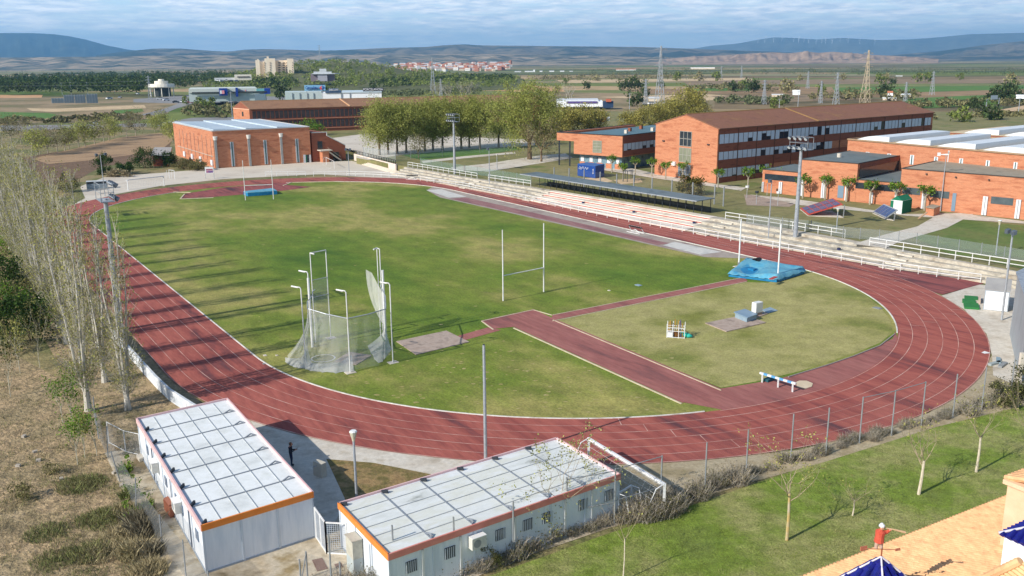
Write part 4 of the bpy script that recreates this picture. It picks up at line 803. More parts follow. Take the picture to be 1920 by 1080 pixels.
# ---- wire fences
WIRE = mat('chain_wire', [S(150, 154, 156)], alpha=.13)
WIRE2 = mat('chain_wire_dense', [S(150, 158, 158)], alpha=.28)
def wire_fence(pts, h, label, cat='fence', wire=WIRE, postm=GREYP, rad=.05, rails=(), lean=0, hw=None, group='wire mesh fences', seed=1):
    pts = [Vector(p) for p in pts]; rng = random.Random(seed); t = thing('wire_fence', label, cat, pts[0], group)
    for p in pts: MB().tube([p, p+Z*h+Vector((rng.uniform(-lean, lean), rng.uniform(-lean, lean), 0))], rad, 7).build('post', postm, t)
    w = MB(); hw = hw or h*.95
    for a, b in zip(pts, pts[1:]): w.poly([a+Z*.1, b+Z*.1, b+Z*hw, a+Z*hw])
    w.build('wire_mesh', wire, t)
    for i, z0, z1 in rails: MB().tube([pts[i]+Z*z0, pts[i+1]+Z*z1], .03, 5).build('rail', postm, t)
    return t
fx = [(632, 1140), (740, 1100), (853, 1083), (963, 1050), (1062, 1000), (1152, 982), (1238, 955), (1321, 928), (1398, 900), (1482, 868), (1548, 855), (1611, 832), (1671, 818), (1727, 800), (1786, 784), (1840, 770), (1893, 752), (1930, 742)]
fp = [T(-86.8-.0018*i*i*1.0-.055*i, UVv) for i, UVv in enumerate([0]*0)] if False else [G(x, y) for x, y in fx]
fp[0] = fp[1]+(fp[1]-fp[2])
wire_fence(fp, 3.55, 'tall grey post and wire fence between the track and the front lawn', rails=((5, 3.5, 3.5), (4, 3.4, 3.4), (11, 3.5, 3.5), (12, 3.5, 3.5), (5, 1.5, 1.5), (4, 1.4, 1.4)), hw=3.4, wire=mat('fine_wire', [S(150, 154, 156)], alpha=.05))
wire_fence([T(-49.5, 50.6), T(-53, 50.9), T(-56.1, 51.2), T(-60, 51.25), T(-64.6, 51.3), T(-69.5, 51.3), T(-75, 51), T(-79, 50.7), T(-83, 50.4)], 2.3, 'leaning old wire fence along the dirt lot left of the cabins', lean=.3, wire=mat('old_wire', [S(120, 124, 126)], alpha=.3), rad=.04)
wire_fence([G(205, 833), c1D+Vector((-1.4, .7, 0)), c1D+Vector((-.1, .1, 0))], 1.75, 'low mesh gate joining the left cabin to the old wire fence', cat='gate', postm=WPIPE, rails=((0, 1.72, 1.72), (1, 1.72, 1.72), (0, .15, .15), (1, .15, .15)), wire=mat('gate_wire', [S(190, 184, 176)], alpha=.22), rad=.045, group='mesh gates')
wire_fence([G(565, 1100), G(577, 1085), G(640, 1105)], 1.6, 'short fence corner with a brace at the bottom edge of the yard', rails=((0, .2, 1.5),), rad=.05)
# white curved wall by the left straight
cw = MB(); wp = [T(-30, 45.4), T(-36, 45.2), T(-42, 45.1), T(-47, 45.0), T(-51, 44.8), T(-55.5, 44.1), T(-59, 43.2)]
WWALL = mat('peeling_white_wall', [S(206, 208, 208), S(190, 196, 202), S(222, 222, 220), S(140, 150, 164)], scale=.9, det=8, lo=.3, hi=.75)
for a, b in zip(wp, wp[1:]): n = (b-a).normalized().cross(Z)*.2; cw.obox(a, b-a, n, Z*1.05)
cw.build('low_wall', WWALL, label='low peeling white wall curving along the left bend', cat='wall')
# stakes on the far left
bp_ = mat('brown_stake', [S(140, 96, 72), S(160, 120, 92)], scale=2)
sf = thing('stake_fence', 'line of brown wooden stakes under the poplars on the left edge', 'fence', T(-8, 53))
for i in range(22): p = T(-11+3.4*i, 53.6-.03*i); MB().bar(p, p+Z*1.7, .13).build('stake', bp_, sf)
sfw = MB()
for z in (.6, 1.2): sfw.tube([T(-11, 53.6, z), T(60.4, 53, z)], .012, 4)
sfw.build('wire', GREYP, sf)
# ---- fences behind the stand
wire_fence([G(x, y+34, PZ) for x, y in ((1039, 311), (1067, 313), (1095, 317), (1125, 321), (1156, 325.5), (1188, 329), (1222, 334), (1259, 339), (1298, 344), (1339, 349), (1356, 353))], 3.5, 'wire fence on concrete posts behind the canopy', postm=GREYP, rad=.13, wire=mat('faint_wire', [S(150, 154, 156)], alpha=.05))
wire_fence([G(1400, 420, PZ), G(1466, 428, PZ), G(1520, 434, PZ), G(1580, 446, PZ), G(1612, 449, PZ), G(1648, 452, PZ), G(1684, 456, PZ), G(1718, 459, PZ), G(1757, 465, PZ), G(1797, 472, PZ), G(1839, 479, PZ), G(1882, 486, PZ), G(1930, 494, PZ)], 1.7, 'low wire fence between the near stand and the workshop lawn', wire=WIRE2)
wire_fence([ST(-18+5*i, 9.2, PZ) for i in range(10)], 1.9, 'low wire fence between the park and the far end of the stand', wire=mat('green_wire', [S(120, 150, 140)], alpha=.3))
wire_fence([G(682, 296, PZ), G(700, 298, PZ), G(722, 301, PZ), G(742, 304, PZ), G(770, 299, PZ), G(830, 294, PZ), G(900, 288, PZ), G(960, 284, PZ)], 3.0, 'tall pale wire fence round the playground', wire=mat('pale_wire', [S(160, 175, 180)], alpha=.22))
# ramp wall with black railing
rw = thing('retaining_wall', 'pale retaining wall with a black railing beside the far end of the stand', 'wall', G(742, 322)); a, b = G(664, 301), G(742, 322)
MB().obox(a, b-a, (b-a).normalized().cross(Z)*-.4, Z*(PZ+.35)).build('wall', mat('pale_wall', [S(214, 196, 182), S(224, 210, 198)], scale=.5), rw)
rl = MB(); d = b-a
for i in range(27): rl.bar(a+d*i/26+Z*(PZ+.35), a+d*i/26+Z*(PZ+1.35), .14)
rl.bar(a+Z*(PZ+1.3), b+Z*(PZ+1.3), .08); rl.bar(a+Z*(PZ+.4), b+Z*(PZ+.4), .08); rl.build('railing', BLACK, rw)
for k in range(4): MB().obox(G(672, 306)+Vector((.3, -.9, 0))*k*1.0, (G(745, 327)-G(672, 306))*(1-.05*k), Vector((.45, -.9, 0)), Z*(.9-.22*k)).build('step', PAVE, rw)
bk = thing('blue_shipping_container', 'blue container with white graffiti before the two storey annex', 'container', G(1110, 334, PZ)); BLUEC = mat('container_blue', [S(34, 70, 140), S(42, 80, 150)], scale=.8, rough=.5)
a, b, c, dd = G(1083, 330, PZ), G(1116, 335, PZ), G(1133, 331, PZ), G(1101, 327, PZ)
MB().prism([(q.x, q.y) for q in (a, b, c, dd)], PZ+.1, PZ+2.7).build('body', BLUEC, bk)
cr_ = MB(); dv = b-a; dn = dv.normalized().cross(Z)
for i in range(24): cr_.obox(a+dv*i/24+dn*.0+Z*.15, dv*.02, dn*.04, Z*2.4)
cr_.build('ribs', BLUEC, bk)
gr = MB(); q0 = a+dn*.06
for i, (x, z) in enumerate([(.08, 1.9), (.13, 2.2), (.18, 1.85), (.24, 2.1), (.3, 2.3), (.36, 1.95), (.44, 2.25), (.5, 2.0), (.56, 2.2)]): gr.tube([q0+dv*x+Z*z, q0+dv*(x+.03)+Z*(z-.3), q0+dv*(x+.06)+Z*(z-.05)], .05, 4)
for z in (1.0, 1.3, 1.6, 1.9): gr.tube([q0+dv*.86+Z*z, q0+dv*.92+Z*(z+.12)], .07, 4)
gr.build('graffiti', WHITE, bk)
rfm = MB().prism([(q.x, q.y) for q in (a, b, c, dd)], PZ+2.71, PZ+2.76).build('roof', mat('container_roof', [S(60, 96, 150), S(80, 112, 160)], scale=.7), bk)
# ---- white box, green mats and big grey wall on the right
wb = thing('storage_box', 'white fronted storage box with grey roof on the right apron', 'storage box', G(1865, 585)); a, b = G(1843, 581), G(1889, 586); d = b-a; n = d.normalized().cross(Z)*-2.6
MB().obox(a, d, n, Z*2.25).build('body', mat('box_grey', [S(150, 162, 172), S(162, 172, 180)], scale=1), wb)
MB().obox(a+d*.04+Z*.12-n*.012, d*.92, -n*.01, Z*2.05).build('front_panel', mat('bright_panel', [S(232, 234, 238), S(238, 240, 242)], scale=1), wb)
MB().add([a-d*.03-n*.02+Z*2.26, b+d*.03-n*.02+Z*2.26, b+d*.03+n*1.05+Z*3.0, a-d*.03+n*1.05+Z*3.0, a-d*.03-n*.02+Z*2.34, b+d*.03-n*.02+Z*2.34, b+d*.03+n*1.05+Z*3.08, a-d*.03+n*1.05+Z*3.08], [(3, 2, 1, 0), (4, 5, 6, 7), (0, 1, 5, 4), (1, 2, 6, 5), (2, 3, 7, 6), (3, 0, 4, 7)]).build('roof', ROOFG, wb)
GMAT = mat('green_turf', [S(40, 110, 56), S(52, 124, 66)], scale=2)
for i, (q, lab) in enumerate([([(1808, 556), (1833, 558), (1833, 564), (1808, 562)], 'green mat lying farthest from the lamp pole'), ([(1804, 563), (1828, 565), (1830, 571), (1804, 569)], 'green mat in the middle of the pile beside the white box'), ([(1806, 571), (1834, 573), (1836, 582), (1808, 580)], 'larger green mat nearest the white box')]): MB().prism(px(*q), .06, .16+.06*i).build('green_mat', GMAT, label=lab, cat='mat')
MB().prism(px((1834, 562), (1838, 562), (1838, 571), (1834, 571)), .06, .5).build('pallet', mat('pallet_wood', [S(196, 176, 160), S(210, 190, 170)], scale=3), label='small pinkish board leaning beside the green mats', cat='board')
gw = thing('grey_pavilion', 'large grey sheet metal wall at the right edge beside the apron', 'wall', G(1900, 640)); GWM = mat('grey_cladding', [S(140, 150, 156), S(160, 168, 172), S(150, 156, 160), S(176, 182, 184)], scale=.5, det=7, stretch=(1, 1, .4), rough=.5)
wa, wb_, wc = G(1893, 628), G(1912, 715), G(1960, 560); 
wd = wc+(wb_-wa)
MB().prism([(p.x, p.y) for p in (wa, wb_, wd+Vector((4, 0, 0)), wc+Vector((6, 3, 0)))], 0, 6.2).build('wall', GWM, gw)
MB().prism([(p.x, p.y) for p in (wa+Vector((-.12, .1, 0)), wb_+Vector((-.12, -.12, 0)), wd+Vector((4, -.1, 0)), wc+Vector((6, 3.1, 0)))], 6.203, 6.4).build('parapet', GALV, gw)
MB().bar(wb_+Vector((-.2, -.2, 0)), wb_+Vector((-.2, -.2, 2.6)), .3).build('pillar', mat('pillar_pale', [S(206, 196, 180)]), gw)
for i, (x, y) in enumerate([(1866, 681), (1880, 684), (1872, 676)]): MB().box(G(x, y, .14), (1.6, .35, .2), .5+.3*i).build('plank', [mat('wet_plank', [S(150, 160, 160)]), GREYP, mat('blue_plank', [S(130, 150, 160)])][i], label=['pale plank lying by the right bend, nearest the track', 'grey plank lying by the right bend, nearest the wall', 'bluish plank lying by the right bend, farthest back'][i], cat='plank')
# wind arrow mark
MB().poly([G(1840, 661, .095), G(1846, 658, .095), G(1858, 662, .095), G(1846, 663, .095)]).build('track_arrow', WHITE, label='white arrow painted on the outer lane of the right bend', cat='marking', kind='structure')
# ---- tiled roof house at the lower right
TILE = bpy.data.materials.new('orange_roof_tiles'); TILE.use_nodes = True
def tile_setup():
    N = TILE.node_tree.nodes; L = TILE.node_tree.links; b = N['Principled BSDF']; b.inputs['Roughness'].default_value = .85
    tc = N.new('ShaderNodeTexCoord'); nz = N.new('ShaderNodeTexNoise'); nz.inputs['Scale'].default_value = 1.1; nz.inputs['Detail'].default_value = 9; nz.inputs['Roughness'].default_value = .7
    mp = N.new('ShaderNodeMapping'); mp.inputs['Rotation'].default_value = (0, 0, -.55); mp.inputs['Scale'].default_value = (3.5, 1, 1); L.new(tc.outputs['Object'], mp.inputs[0]); L.new(mp.outputs[0], nz.inputs['Vector'])
    cr = N.new('ShaderNodeValToRGB'); e = cr.color_ramp; e.elements[0].position = .3; e.elements[0].color = S(190, 140, 100); e.elements[1].position = .7; e.elements[1].color = S(226, 190, 140); k = e.elements.new(.5); k.color = S(218, 170, 122)
    L.new(nz.outputs['Fac'], cr.inputs[0]); L.new(cr.outputs[0], b.inputs['Base Color'])
tile_setup()
rh = thing('tiled_roof_house', 'house with a broad orange tiled roof at the lower right corner', 'house', (22, 36, 0))
eA, eB = G(1470, 1095, 4.2), G(1900, 925, 4.2); ed = (eB-eA); ed.z = 0; el_ = ed.length; ed.normalize(); en = ed.cross(Z); en = en if en.y < 0 else -en
eA = eA-ed*6; el_ += 14
def rp(a, b): return eA+ed*a+en*b+Z*(b*.30)
V = []; Fc = []; nt = int(el_/.24); K = 6
rowsb = [0, 13]
mbr = MB()
for i in range(nt):         # rounded tile channels running down the slope
    pr = []
    for k in range(K+1): f = k/K; pr.append((i*.24+f*.24, .075*math.sin(PI*min(1, f/.62)) if f < .62 else -.03*math.sin(PI*(f-.62)/.38)))
    for k in range(K): mbr.poly([rp(pr[k][0], 0)+Z*pr[k][1], rp(pr[k+1][0], 0)+Z*pr[k+1][1], rp(pr[k+1][0], 13)+Z*pr[k+1][1], rp(pr[k][0], 13)+Z*pr[k][1]])
mbr.build('roof', TILE, rh)
ev = MB()
for i in range(nt): ev.obox(rp(i*.24+.03, -.05)-Z*.06, ed*.12, en*.25, Z*.13)
ev.build('eave_tiles', mat('eave_tile', [S(178, 128, 92), S(210, 165, 120)], scale=2), rh)
MB().prism([(p.x, p.y) for p in (rp(0, .5), rp(el_, .5), rp(el_, 13), rp(0, 13))], 0, [4.1, 4.1, 7.7, 7.7]).build('wall', mat('cream_plaster', [S(226, 204, 176), S(234, 214, 190)], scale=.5), rh)
CREAM = mat('salmon_plaster', [S(226, 182, 146), S(234, 196, 162)], scale=.8, det=6, fine=(4, .04))
cbz = 5.0; cq = G(1877, 1002, 6.0)
ch = MB().obox(Vector((cq.x, cq.y, 4.2)), ed*3.2, en*2.6, Z*4.25).build('chimney', CREAM, rh)
MB().obox(Vector((cq.x, cq.y, 8.455))-ed*.15-en*.15, ed*3.5, en*2.9, Z*.2).build('cornice', CREAM, ch)
tt = MB()
for i in range(14): tt.tube([Vector((cq.x, cq.y, 8.66))+ed*(.1+.25*i)-en*.2, Vector((cq.x, cq.y, 9.1))+ed*(.1+.25*i)+en*1.4], .13, 6)
tt.build('cap_tiles', TILE, ch)
COB = mat('cobalt_tile', [S(18, 20, 96), S(28, 30, 120), S(14, 16, 78)], scale=2, rough=.25, spec=.6)
MORT = mat('white_mortar', [S(214, 210, 214), S(190, 186, 196)], scale=4)
def pyramid(name, apex, hw, hh, rz, parent, tiles=10):
    cs = [apex+Vector((math.cos(rz+PI/4+k*PI/2)*hw*1.414, math.sin(rz+PI/4+k*PI/2)*hw*1.414, -hh)) for k in range(4)]
    m_ = MB(); 
    for k in range(4):
        a, b = cs[k], cs[(k+1) % 4]; m_.poly([a, b, apex])
        for i in range(tiles):
            f = (i+.5)/tiles; q = a+(b-a)*f; top = 1-abs(2*f-1)
            m_.tube([q+Z*.02, q+(apex-(a+b)/2)*top*.96+Z*.02], hw*.75/tiles, 5)
    o = m_.build(name, COB, parent); h_ = MB()
    for k in range(4): h_.tube([cs[k]+Z*.06, apex+Z*.06], [.06, .04], 5)
    h_.build('hip_mortar', MORT, o); return o
ap = at_dist(1652, 1046, 35.3)
tu = thing('turret', 'cobalt blue tiled turret roof below the weather vane', 'turret', (ap.x, ap.y, ap.z-2.0)); pyramid('roof', ap, 1.6, 1.75, .55, tu)
MB().box(ap-Z*3.2, (2.6, 2.6, 2.9), .55).build('wall', mat('white_plaster', [S(226, 228, 232), S(236, 236, 238)], scale=1), tu)
wv = thing('weather_vane', 'painted weather vane figure in a red shirt and white cap blowing a horn', 'weather vane', ap)
MB().tube([ap-Z*.02, ap+Z*.95], .03, 6).build('rod', mat('rust_rod', [S(150, 88, 60)]), wv)
xr = Vector((RR[0], RR[1], 0)).normalized(); fo = ap+Z*.42
MB().tube([fo-xr*.75, fo+xr*.75-Z*.08], .018, 5).build('arrow_shaft', mat('rust_rod'[:8]+'2', [S(170, 110, 84)]), wv); MB().box(fo-xr*.72, (.3, .04, .18), .3).build('arrow_tail', mat('rust_tail', [S(180, 110, 84)]), wv); MB().box(fo+xr*.62-Z*.06, (.22, .03, .1), .3).build('arrow_head', mat('rust_tail', [S(180, 110, 84)]), wv)
fb = fo+Z*.02-xr*.1; f_ = MB()
f_.tube([fb-xr*.14, fb-xr*.12+Z*.28], [.07, .08], 8); f_.tube([fb+xr*.05, fb+xr*.04+Z*.28], [.07, .08], 8)
f_.build('trousers', mat('white_trousers', [S(200, 176, 160), S(184, 150, 130)], scale=6), wv)
f2 = MB(); f2.tube([fb-xr*.05+Z*.26, fb-xr*.04+Z*.5, fb-xr*.02+Z*.72, fb+Z*.8], [.19, .17, .19, .07], 10); f2.tube([fb-xr*.14+Z*.7, fb+xr*.12+Z*.62, fb+xr*.3+Z*.76], [.075, .07, .05], 7); f2.tube([fb+xr*.12+Z*.72, fb+xr*.22+Z*.66, fb+xr*.36+Z*.78], [.07, .06, .045], 7)
f2.build('shirt', mat('coral_shirt', [S(206, 92, 70), S(190, 78, 58)], scale=5), wv)
f3 = MB(); f3.tube([fb+Z*.79, fb+xr*.02+Z*.86, fb+xr*.03+Z*.95, fb+xr*.02+Z*1.0], [.05, .085, .09, .05], 9); f3.tube([fb+xr*.3+Z*.76, fb+xr*.4+Z*.79], .045, 6); f3.build('head', mat('tan_skin', [S(196, 150, 120)]), wv)
MB().tube([fb+xr*.0+Z*.92, fb+xr*.01+Z*.98, fb-xr*.01+Z*1.06], [.11, .115, .05], 9).build('cap', WHITE, wv); MB().tube([fb+xr*.12+Z*.86, fb+xr*.45+Z*.8, fb+xr*.95+Z*.66], [.02, .03, .05], 7).build('horn', mat('pale_horn', [S(206, 170, 130)]), wv)
dv_ = at_dist(1948, 1003, 36.0); dc = thing('dovecote', 'white dormer tower with a blue tiled cap at the right edge of the orange roof', 'tower', (dv_.x, dv_.y, 5.5))
pyramid('roof', dv_+Vector((.25, -.1, .5)), 1.15, .62, .55, dc, 9); WPL = mat('white_plaster', None)
MB().box(dv_+Vector((.25, -.1, -1.75)), (2.0, 2.0, 3.25), .55).build('wall', WPL, dc)
wq = dv_+Vector((.25, -.1, -1.3)); ax = Vector((math.cos(.55), math.sin(.55), 0)); ay = Vector((ax.y, -ax.x, 0))
MB().obox(wq+ay*1.003-ax*.6-Z*.5, ax*1.2, ay*.03, Z*.95).build('window', mat('shutter_cream', [S(214, 206, 196), S(190, 182, 172)], scale=1, stretch=(1, 1, 14)), dc)
gs = thing('ridge_roof', 'lower brown tiled ridge at the bottom right corner', 'roof', at_dist(1880, 1075, 33)); gq = at_dist(1850, 1082, 33.5); g3 = at_dist(1892, 1062, 33.2); m_ = MB()
for i in range(9): m_.tube([gq+(g3-gq)*i/6, gq+(g3-gq)*(i+.95)/6], [.17, .14], 8)
m_.build('ridge_tiles', TILE, gs)
m_ = MB()
for i in range(12): q_ = gq+(g3-gq)*i/6+Vector((.1, -.05, -.05)); m_.tube([q_, q_+Vector((.9, -1.6, -.55))], .12, 6)
m_.build('tile_channels', TILE, gs)
# ---- the person
def person():
    hd = G(543.6, 831, 1.72); p0 = Vector((hd.x, hd.y, 0.06)); face = Vector((RR[0], RR[1], 0)).normalized(); side = Vector((-face.y, face.x, 0)); H = 1.70
    t = thing('person', 'person in dark jacket and jeans reading a phone behind the left cabin', 'person', p0)
    def P(f, s, z): return p0+face*f+side*s+Z*z
    vs = [P(0, 0, .93), P(0, 0, 1.12), P(.01, 0, 1.32), P(.01, 0, 1.43), P(.03, 0, 1.5),
          P(0, .09, .9), P(.03, .10, .50), P(0, .10, .09), P(.16, .11, .04),
          P(0, -.09, .9), P(.05, -.10, .50), P(.03, -.10, .09), P(.19, -.11, .04),
          P(0, .18, 1.37), P(.04, .22, 1.10), P(.26, .12, 1.16), P(.34, .08, 1.2),
          P(0, -.18, 1.37), P(.04, -.22, 1.10), P(.26, -.10, 1.16), P(.34, -.05, 1.2)]
    es = [(0, 1), (1, 2), (2, 3), (3, 4), (0, 5), (5, 6), (6, 7), (7, 8), (0, 9), (9, 10), (10, 11), (11, 12), (3, 13), (13, 14), (14, 15), (15, 16), (3, 17), (17, 18), (18, 19), (19, 20)]
    rad = [.15, .14, .17, .10, .055, .10, .07, .045, .045, .10, .07, .045, .045, .075, .055, .04, .035, .075, .055, .04, .035]
    me = bpy.data.meshes.new('body'); me.from_pydata([v-p0 for v in vs], es, []); o = bpy.data.objects.new('body', me); COL.objects.link(o); o.parent = t
    sk = o.modifiers.new('skin', 'SKIN'); sk.use_smooth_shade = True; o.modifiers.new('sub', 'SUBSURF').levels = 1; o.modifiers['sub'].render_levels = 2
    for i, v in enumerate(me.skin_vertices[0].data): v.radius = (rad[i], rad[i]); v.use_root = (i == 0)
    dg = bpy.context.evaluated_depsgraph_get(); me2 = bpy.data.meshes.new_from_object(o.evaluated_get(dg)); o.modifiers.clear(); o.data = me2
    me2.materials.clear()
    for m_ in (mat('dark_jacket', [S(36, 38, 48), S(46, 48, 58)], scale=6), mat('dark_jeans', [S(34, 42, 66), S(42, 50, 76)], scale=8), mat('skin_tone', [S(178, 128, 104)]), BLACK): me2.materials.append(m_)
    for pl_ in me2.polygons:
        z = pl_.center.z; f = Vector((pl_.center.x, pl_.center.y, 0)).dot(face); pl_.material_index = 3 if z < .09 else (1 if z < .92 else (2 if (z > 1.44 or f > .30) else 0))
    def ball(name, c, r, mt, sq=(1, 1, 1)):
        m_ = MB(); n = 10; rings = []
        for j in range(n+1):
            a = PI*j/n
            for i in range(12): b = 2*PI*i/12; rings.append(c+face*(math.sin(a)*math.cos(b)*r*sq[0])+side*(math.sin(a)*math.sin(b)*r*sq[1])+Z*(math.cos(a)*r*sq[2]))
        m_.add(rings, [(j*12+i, j*12+(i+1) % 12, (j+1)*12+(i+1) % 12, (j+1)*12+i) for j in range(n) for i in range(12)])
        return m_.build(name, mt, t, smooth=True)
    h = P(.06, 0, 1.59); SK = mat('skin_tone', None)
    ball('head', h, .105, SK, (1, .82, 1.15)); ball('hair', h+Z*.03-face*.03, .115, mat('dark_hair', [S(40, 30, 26), S(56, 42, 36)], scale=20), (.95, .88, 1.05))
    ball('nose', h+face*.105-Z*.01, .018, SK)
    for s in (-1, 1): ball('ear', h+side*s*.088-Z*.01, .025, SK, (.7, .4, 1.1)); ball('eye', h+face*.09+side*s*.035+Z*.02, .012, BLACK)
    MB().box(h+face*.10-Z*.055, (.012, .04, .01), math.atan2(face.y, face.x)).build('mouth', mat('lip', [S(140, 80, 74)]), t)
    for s, wq in ((1, 16), (-1, 20)):
        w = vs[wq]; m_ = MB().obox(w-side*.035-Z*.015, face*.085, side*.07, Z*.03)
        for k in range(4): b = w+face*.08+side*(-.027+.018*k); m_.tube([b, b+face*.035+Z*.01, b+face*.05-side*s*.012+Z*.032], [.009, .008, .007], 5)
        m_.tube([w+side*-s*.035+face*.02, w+side*-s*.055+face*.05+Z*.015, w+side*-s*.05+face*.07+Z*.035], [.011, .009, .008], 5); m_.build('hand', SK, t)
    q = P(.45, .015, 1.235); MB().obox(q-side*.04-face*.02, side*.08, face*.06+Z*.13, (Z*.4-face*.9)*.01).build('phone', BLACK, label='dark phone held by the person behind the left cabin', cat='phone')
person()
# ================================================================ BUILDINGS
BRICK = mat('orange_brick', [S(174, 110, 80), S(194, 132, 98), S(184, 120, 88), S(162, 100, 72)], scale=.3, det=9, stretch=(1, 1, 5), fine=(2.2, .12), fine2=(11, .10))
BRICK2 = mat('shaded_brick', [S(132, 78, 58), S(146, 88, 66), S(122, 72, 54)], scale=.4, det=8, stretch=(1, 1, 5), fine=(3, .1))  # brick darkened to carry the shade of walls turned from the sun
RTILE = mat('brown_roof_tile', [S(122, 84, 68), S(136, 94, 74), S(130, 90, 70), S(142, 104, 72)], scale=.25, det=8, fine=(2.2, .12), fine2=(9, .08))
FLATR = mat('flat_roof_grey', [S(92, 104, 106), S(108, 118, 118), S(98, 108, 108)], scale=.2, det=7, fine=(2, .08))
FLATT = mat('flat_roof_tan', [S(142, 132, 114), S(156, 146, 128), S(130, 122, 106)], scale=.3, det=8, fine=(4, .12))
BLIND = mat('roller_blind', [S(196, 206, 216), S(206, 214, 222)], scale=.8, fine=(2, .05))
FRAMED = mat('dark_frame', [S(40, 50, 62), S(52, 60, 70)], scale=1, rough=.4)
STRIPW = mat('white_strip', [S(216, 218, 220), S(206, 208, 210)], scale=1)
GREENG = mat('green_glass', [S(44, 84, 84), S(56, 96, 94)], rough=.25, scale=1)
class Wall:
    "vertical wall plane through p (heading d): photo position -> (distance along, height)"
    def __init__(s, p, d):
        s.p = Vector((p[0], p[1], 0)); s.d = Vector((d[0], d[1], 0)).normalized(); s.n = s.d.cross(Z)
        if s.n.dot(-s.p) < 0: s.n = -s.n       # outward = towards the viewer
    def at(s, x, y):
        r = ray(x, y); o = Vector((0, 0, CH)); r = Vector(r); t = (s.p-o).dot(s.n)/r.dot(s.n); q = o+r*t
        return (q-s.p).dot(s.d), q.z
    def box(s, a0, a1, z0, z1, th=.06, inset=0.003):
        return (s.p+s.d*a0+s.n*inset+Z*z0, s.d*(a1-a0), s.n*th, Z*(z1-z0))
    def pbox(s, x0, y0, x1, y1, th=.06, inset=.003):
        a0, _ = s.at(x0, (y0+y1)/2); a1, _ = s.at(x1, (y0+y1)/2); xm = (x0+x1)/2; _, z1 = s.at(xm, y0); _, z0 = s.at(xm, y1)
        return s.box(min(a0, a1), max(a0, a1), z0, z1, th, inset)
def zfor(p, y):
    lo, hi = -5, 60
    for _ in range(50):
        m_ = (lo+hi)/2; v = np.array([p[0], p[1], m_-CH]); yy = 540+FPX*v.dot(DD)/v.dot(_F)
        if yy > y: lo = m_
        else: hi = m_
    return lo
def gable_house(name, label, A, dl, ll, dg, lg, z0, ze, zr, wallm, roofm, over=.4):
    "A near corner; dl long direction, dg gable direction; gabled roof with ridge along dl"
    A = Vector((A[0], A[1], 0)); dl = Vector((*dl, 0)).normalized(); dg = Vector((*dg, 0)).normalized()
    t = thing(name, label, 'building', (A.x, A.y, z0)); B = A+dg*lg; w = MB(); M_ = (A+B)/2
    w.add([A+Z*z0, B+Z*z0, B+Z*ze, M_+Z*zr, A+Z*ze]+[q+dl*ll for q in (A+Z*z0, B+Z*z0, B+Z*ze, M_+Z*zr, A+Z*ze)], [(0, 1, 2, 3, 4), (9, 8, 7, 6, 5), (0, 5, 6, 1), (1, 6, 7, 2), (4, 9, 5, 0)])
    w.build('wall', wallm, t)
    r = MB(); th = .22; sl_ = (zr-ze)/(lg/2)
    a0, b0 = A-dg*over-dl*.05, B+dg*over-dl*.05; zo = ze-sl_*over+.02
    for p, q in ((a0, M_-dl*.05), (b0, M_-dl*.05)):
        r.add([p+Z*zo, q+Z*(zr+.02), q+dl*(ll+.1)+Z*(zr+.02), p+dl*(ll+.1)+Z*zo]+[v+Z*th for v in (p+Z*zo, q+Z*(zr+.02), q+dl*(ll+.1)+Z*(zr+.02), p+dl*(ll+.1)+Z*zo)], [(3, 2, 1, 0), (4, 5, 6, 7), (0, 1, 5, 4), (1, 2, 6, 5), (2, 3, 7, 6), (3, 0, 4, 7)])
    ro = r.build('roof', roofm, t); rc = MB().tube([M_+Z*(zr+th+.02), M_+dl*ll+Z*(zr+th+.02)], .16, 6).build('ridge_cap', mat('ridge_cap', [S(140, 112, 66), S(156, 120, 80)], scale=1), ro)
    return t, ro
# ---- three storey school
bA = G(1342, 344, PZ); bB = G(1227, 327, PZ); dgv = (bB-bA); lgB = dgv.length; dlv = Vector((.797, .603, 0)); ZE = 12.75
mid_ = (bA+bB)/2; ZR = zfor(mid_, 216)
scb, sroof = gable_house('school_building', 'three storey brick school with brown gabled roof and white blinds', bA, dlv[:2], 84, dgv.normalized()[:2], lgB, PZ, ZE, ZR, BRICK, RTILE)
cap = MB(); q = mid_+dlv*0; s0_ = 34.0
cap.bar(Vector((bA.x, bA.y, ZE+.2))+dlv*s0_-dgv.normalized()*.4, Vector((mid_.x, mid_.y, ZR+.32))+dlv*s0_, .35, .16); cap.build('verge_line', mat('ridge_cap', None), sroof)
WB = Wall(bA, dlv); rng = random.Random(5)
for k, (z0, z1) in enumerate(((10.12, ZE-.02), (6.3+.2, 8.05), (2.95, 4.75), (.0, 1.1))):   # bands between the rows, facade shade painted into their brick colour
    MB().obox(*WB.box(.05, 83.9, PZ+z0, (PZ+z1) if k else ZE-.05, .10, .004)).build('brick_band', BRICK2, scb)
def window_row(W, parent, a0, step, n, z0, z1, openp=.2, glass=GLASSD, blind=BLIND, gap=.1, proud=.02):
    for i in range(n):
        a = a0+i*step
        w = MB().obox(*W.box(a+gap/2, a+step-gap/2, z0, z1, .04, proud)).build('window', glass, parent)
        f = 1.0
        if rng.random() < openp: f = rng.choice([0, .25, .4, .6, .85])
        if blind and f > 0: MB().obox(*W.box(a+gap/2+.04, a+step-gap/2-.04, z1-(z1-z0)*f+.02, z1-.02, .03, proud+.042)).build('blind', blind, w)
window_row(WB, scb, .4, 1.53, 54, PZ+8.1, PZ+10.05, .16); window_row(WB, scb, .4, 1.53, 26, PZ+4.75+.03, PZ+6.45, .35); window_row(WB, scb, .4, 1.53, 11, PZ+1.15, PZ+2.9, .3)
for i in range(14): MB().obox(*WB.box(.15+6.12*i, .3+6.12*i, PZ, ZE-.1, .16, .002)).build('down_pipe', mat('brown_pipe', [S(96, 66, 50)]), scb)
WG = Wall(bA, dgv)
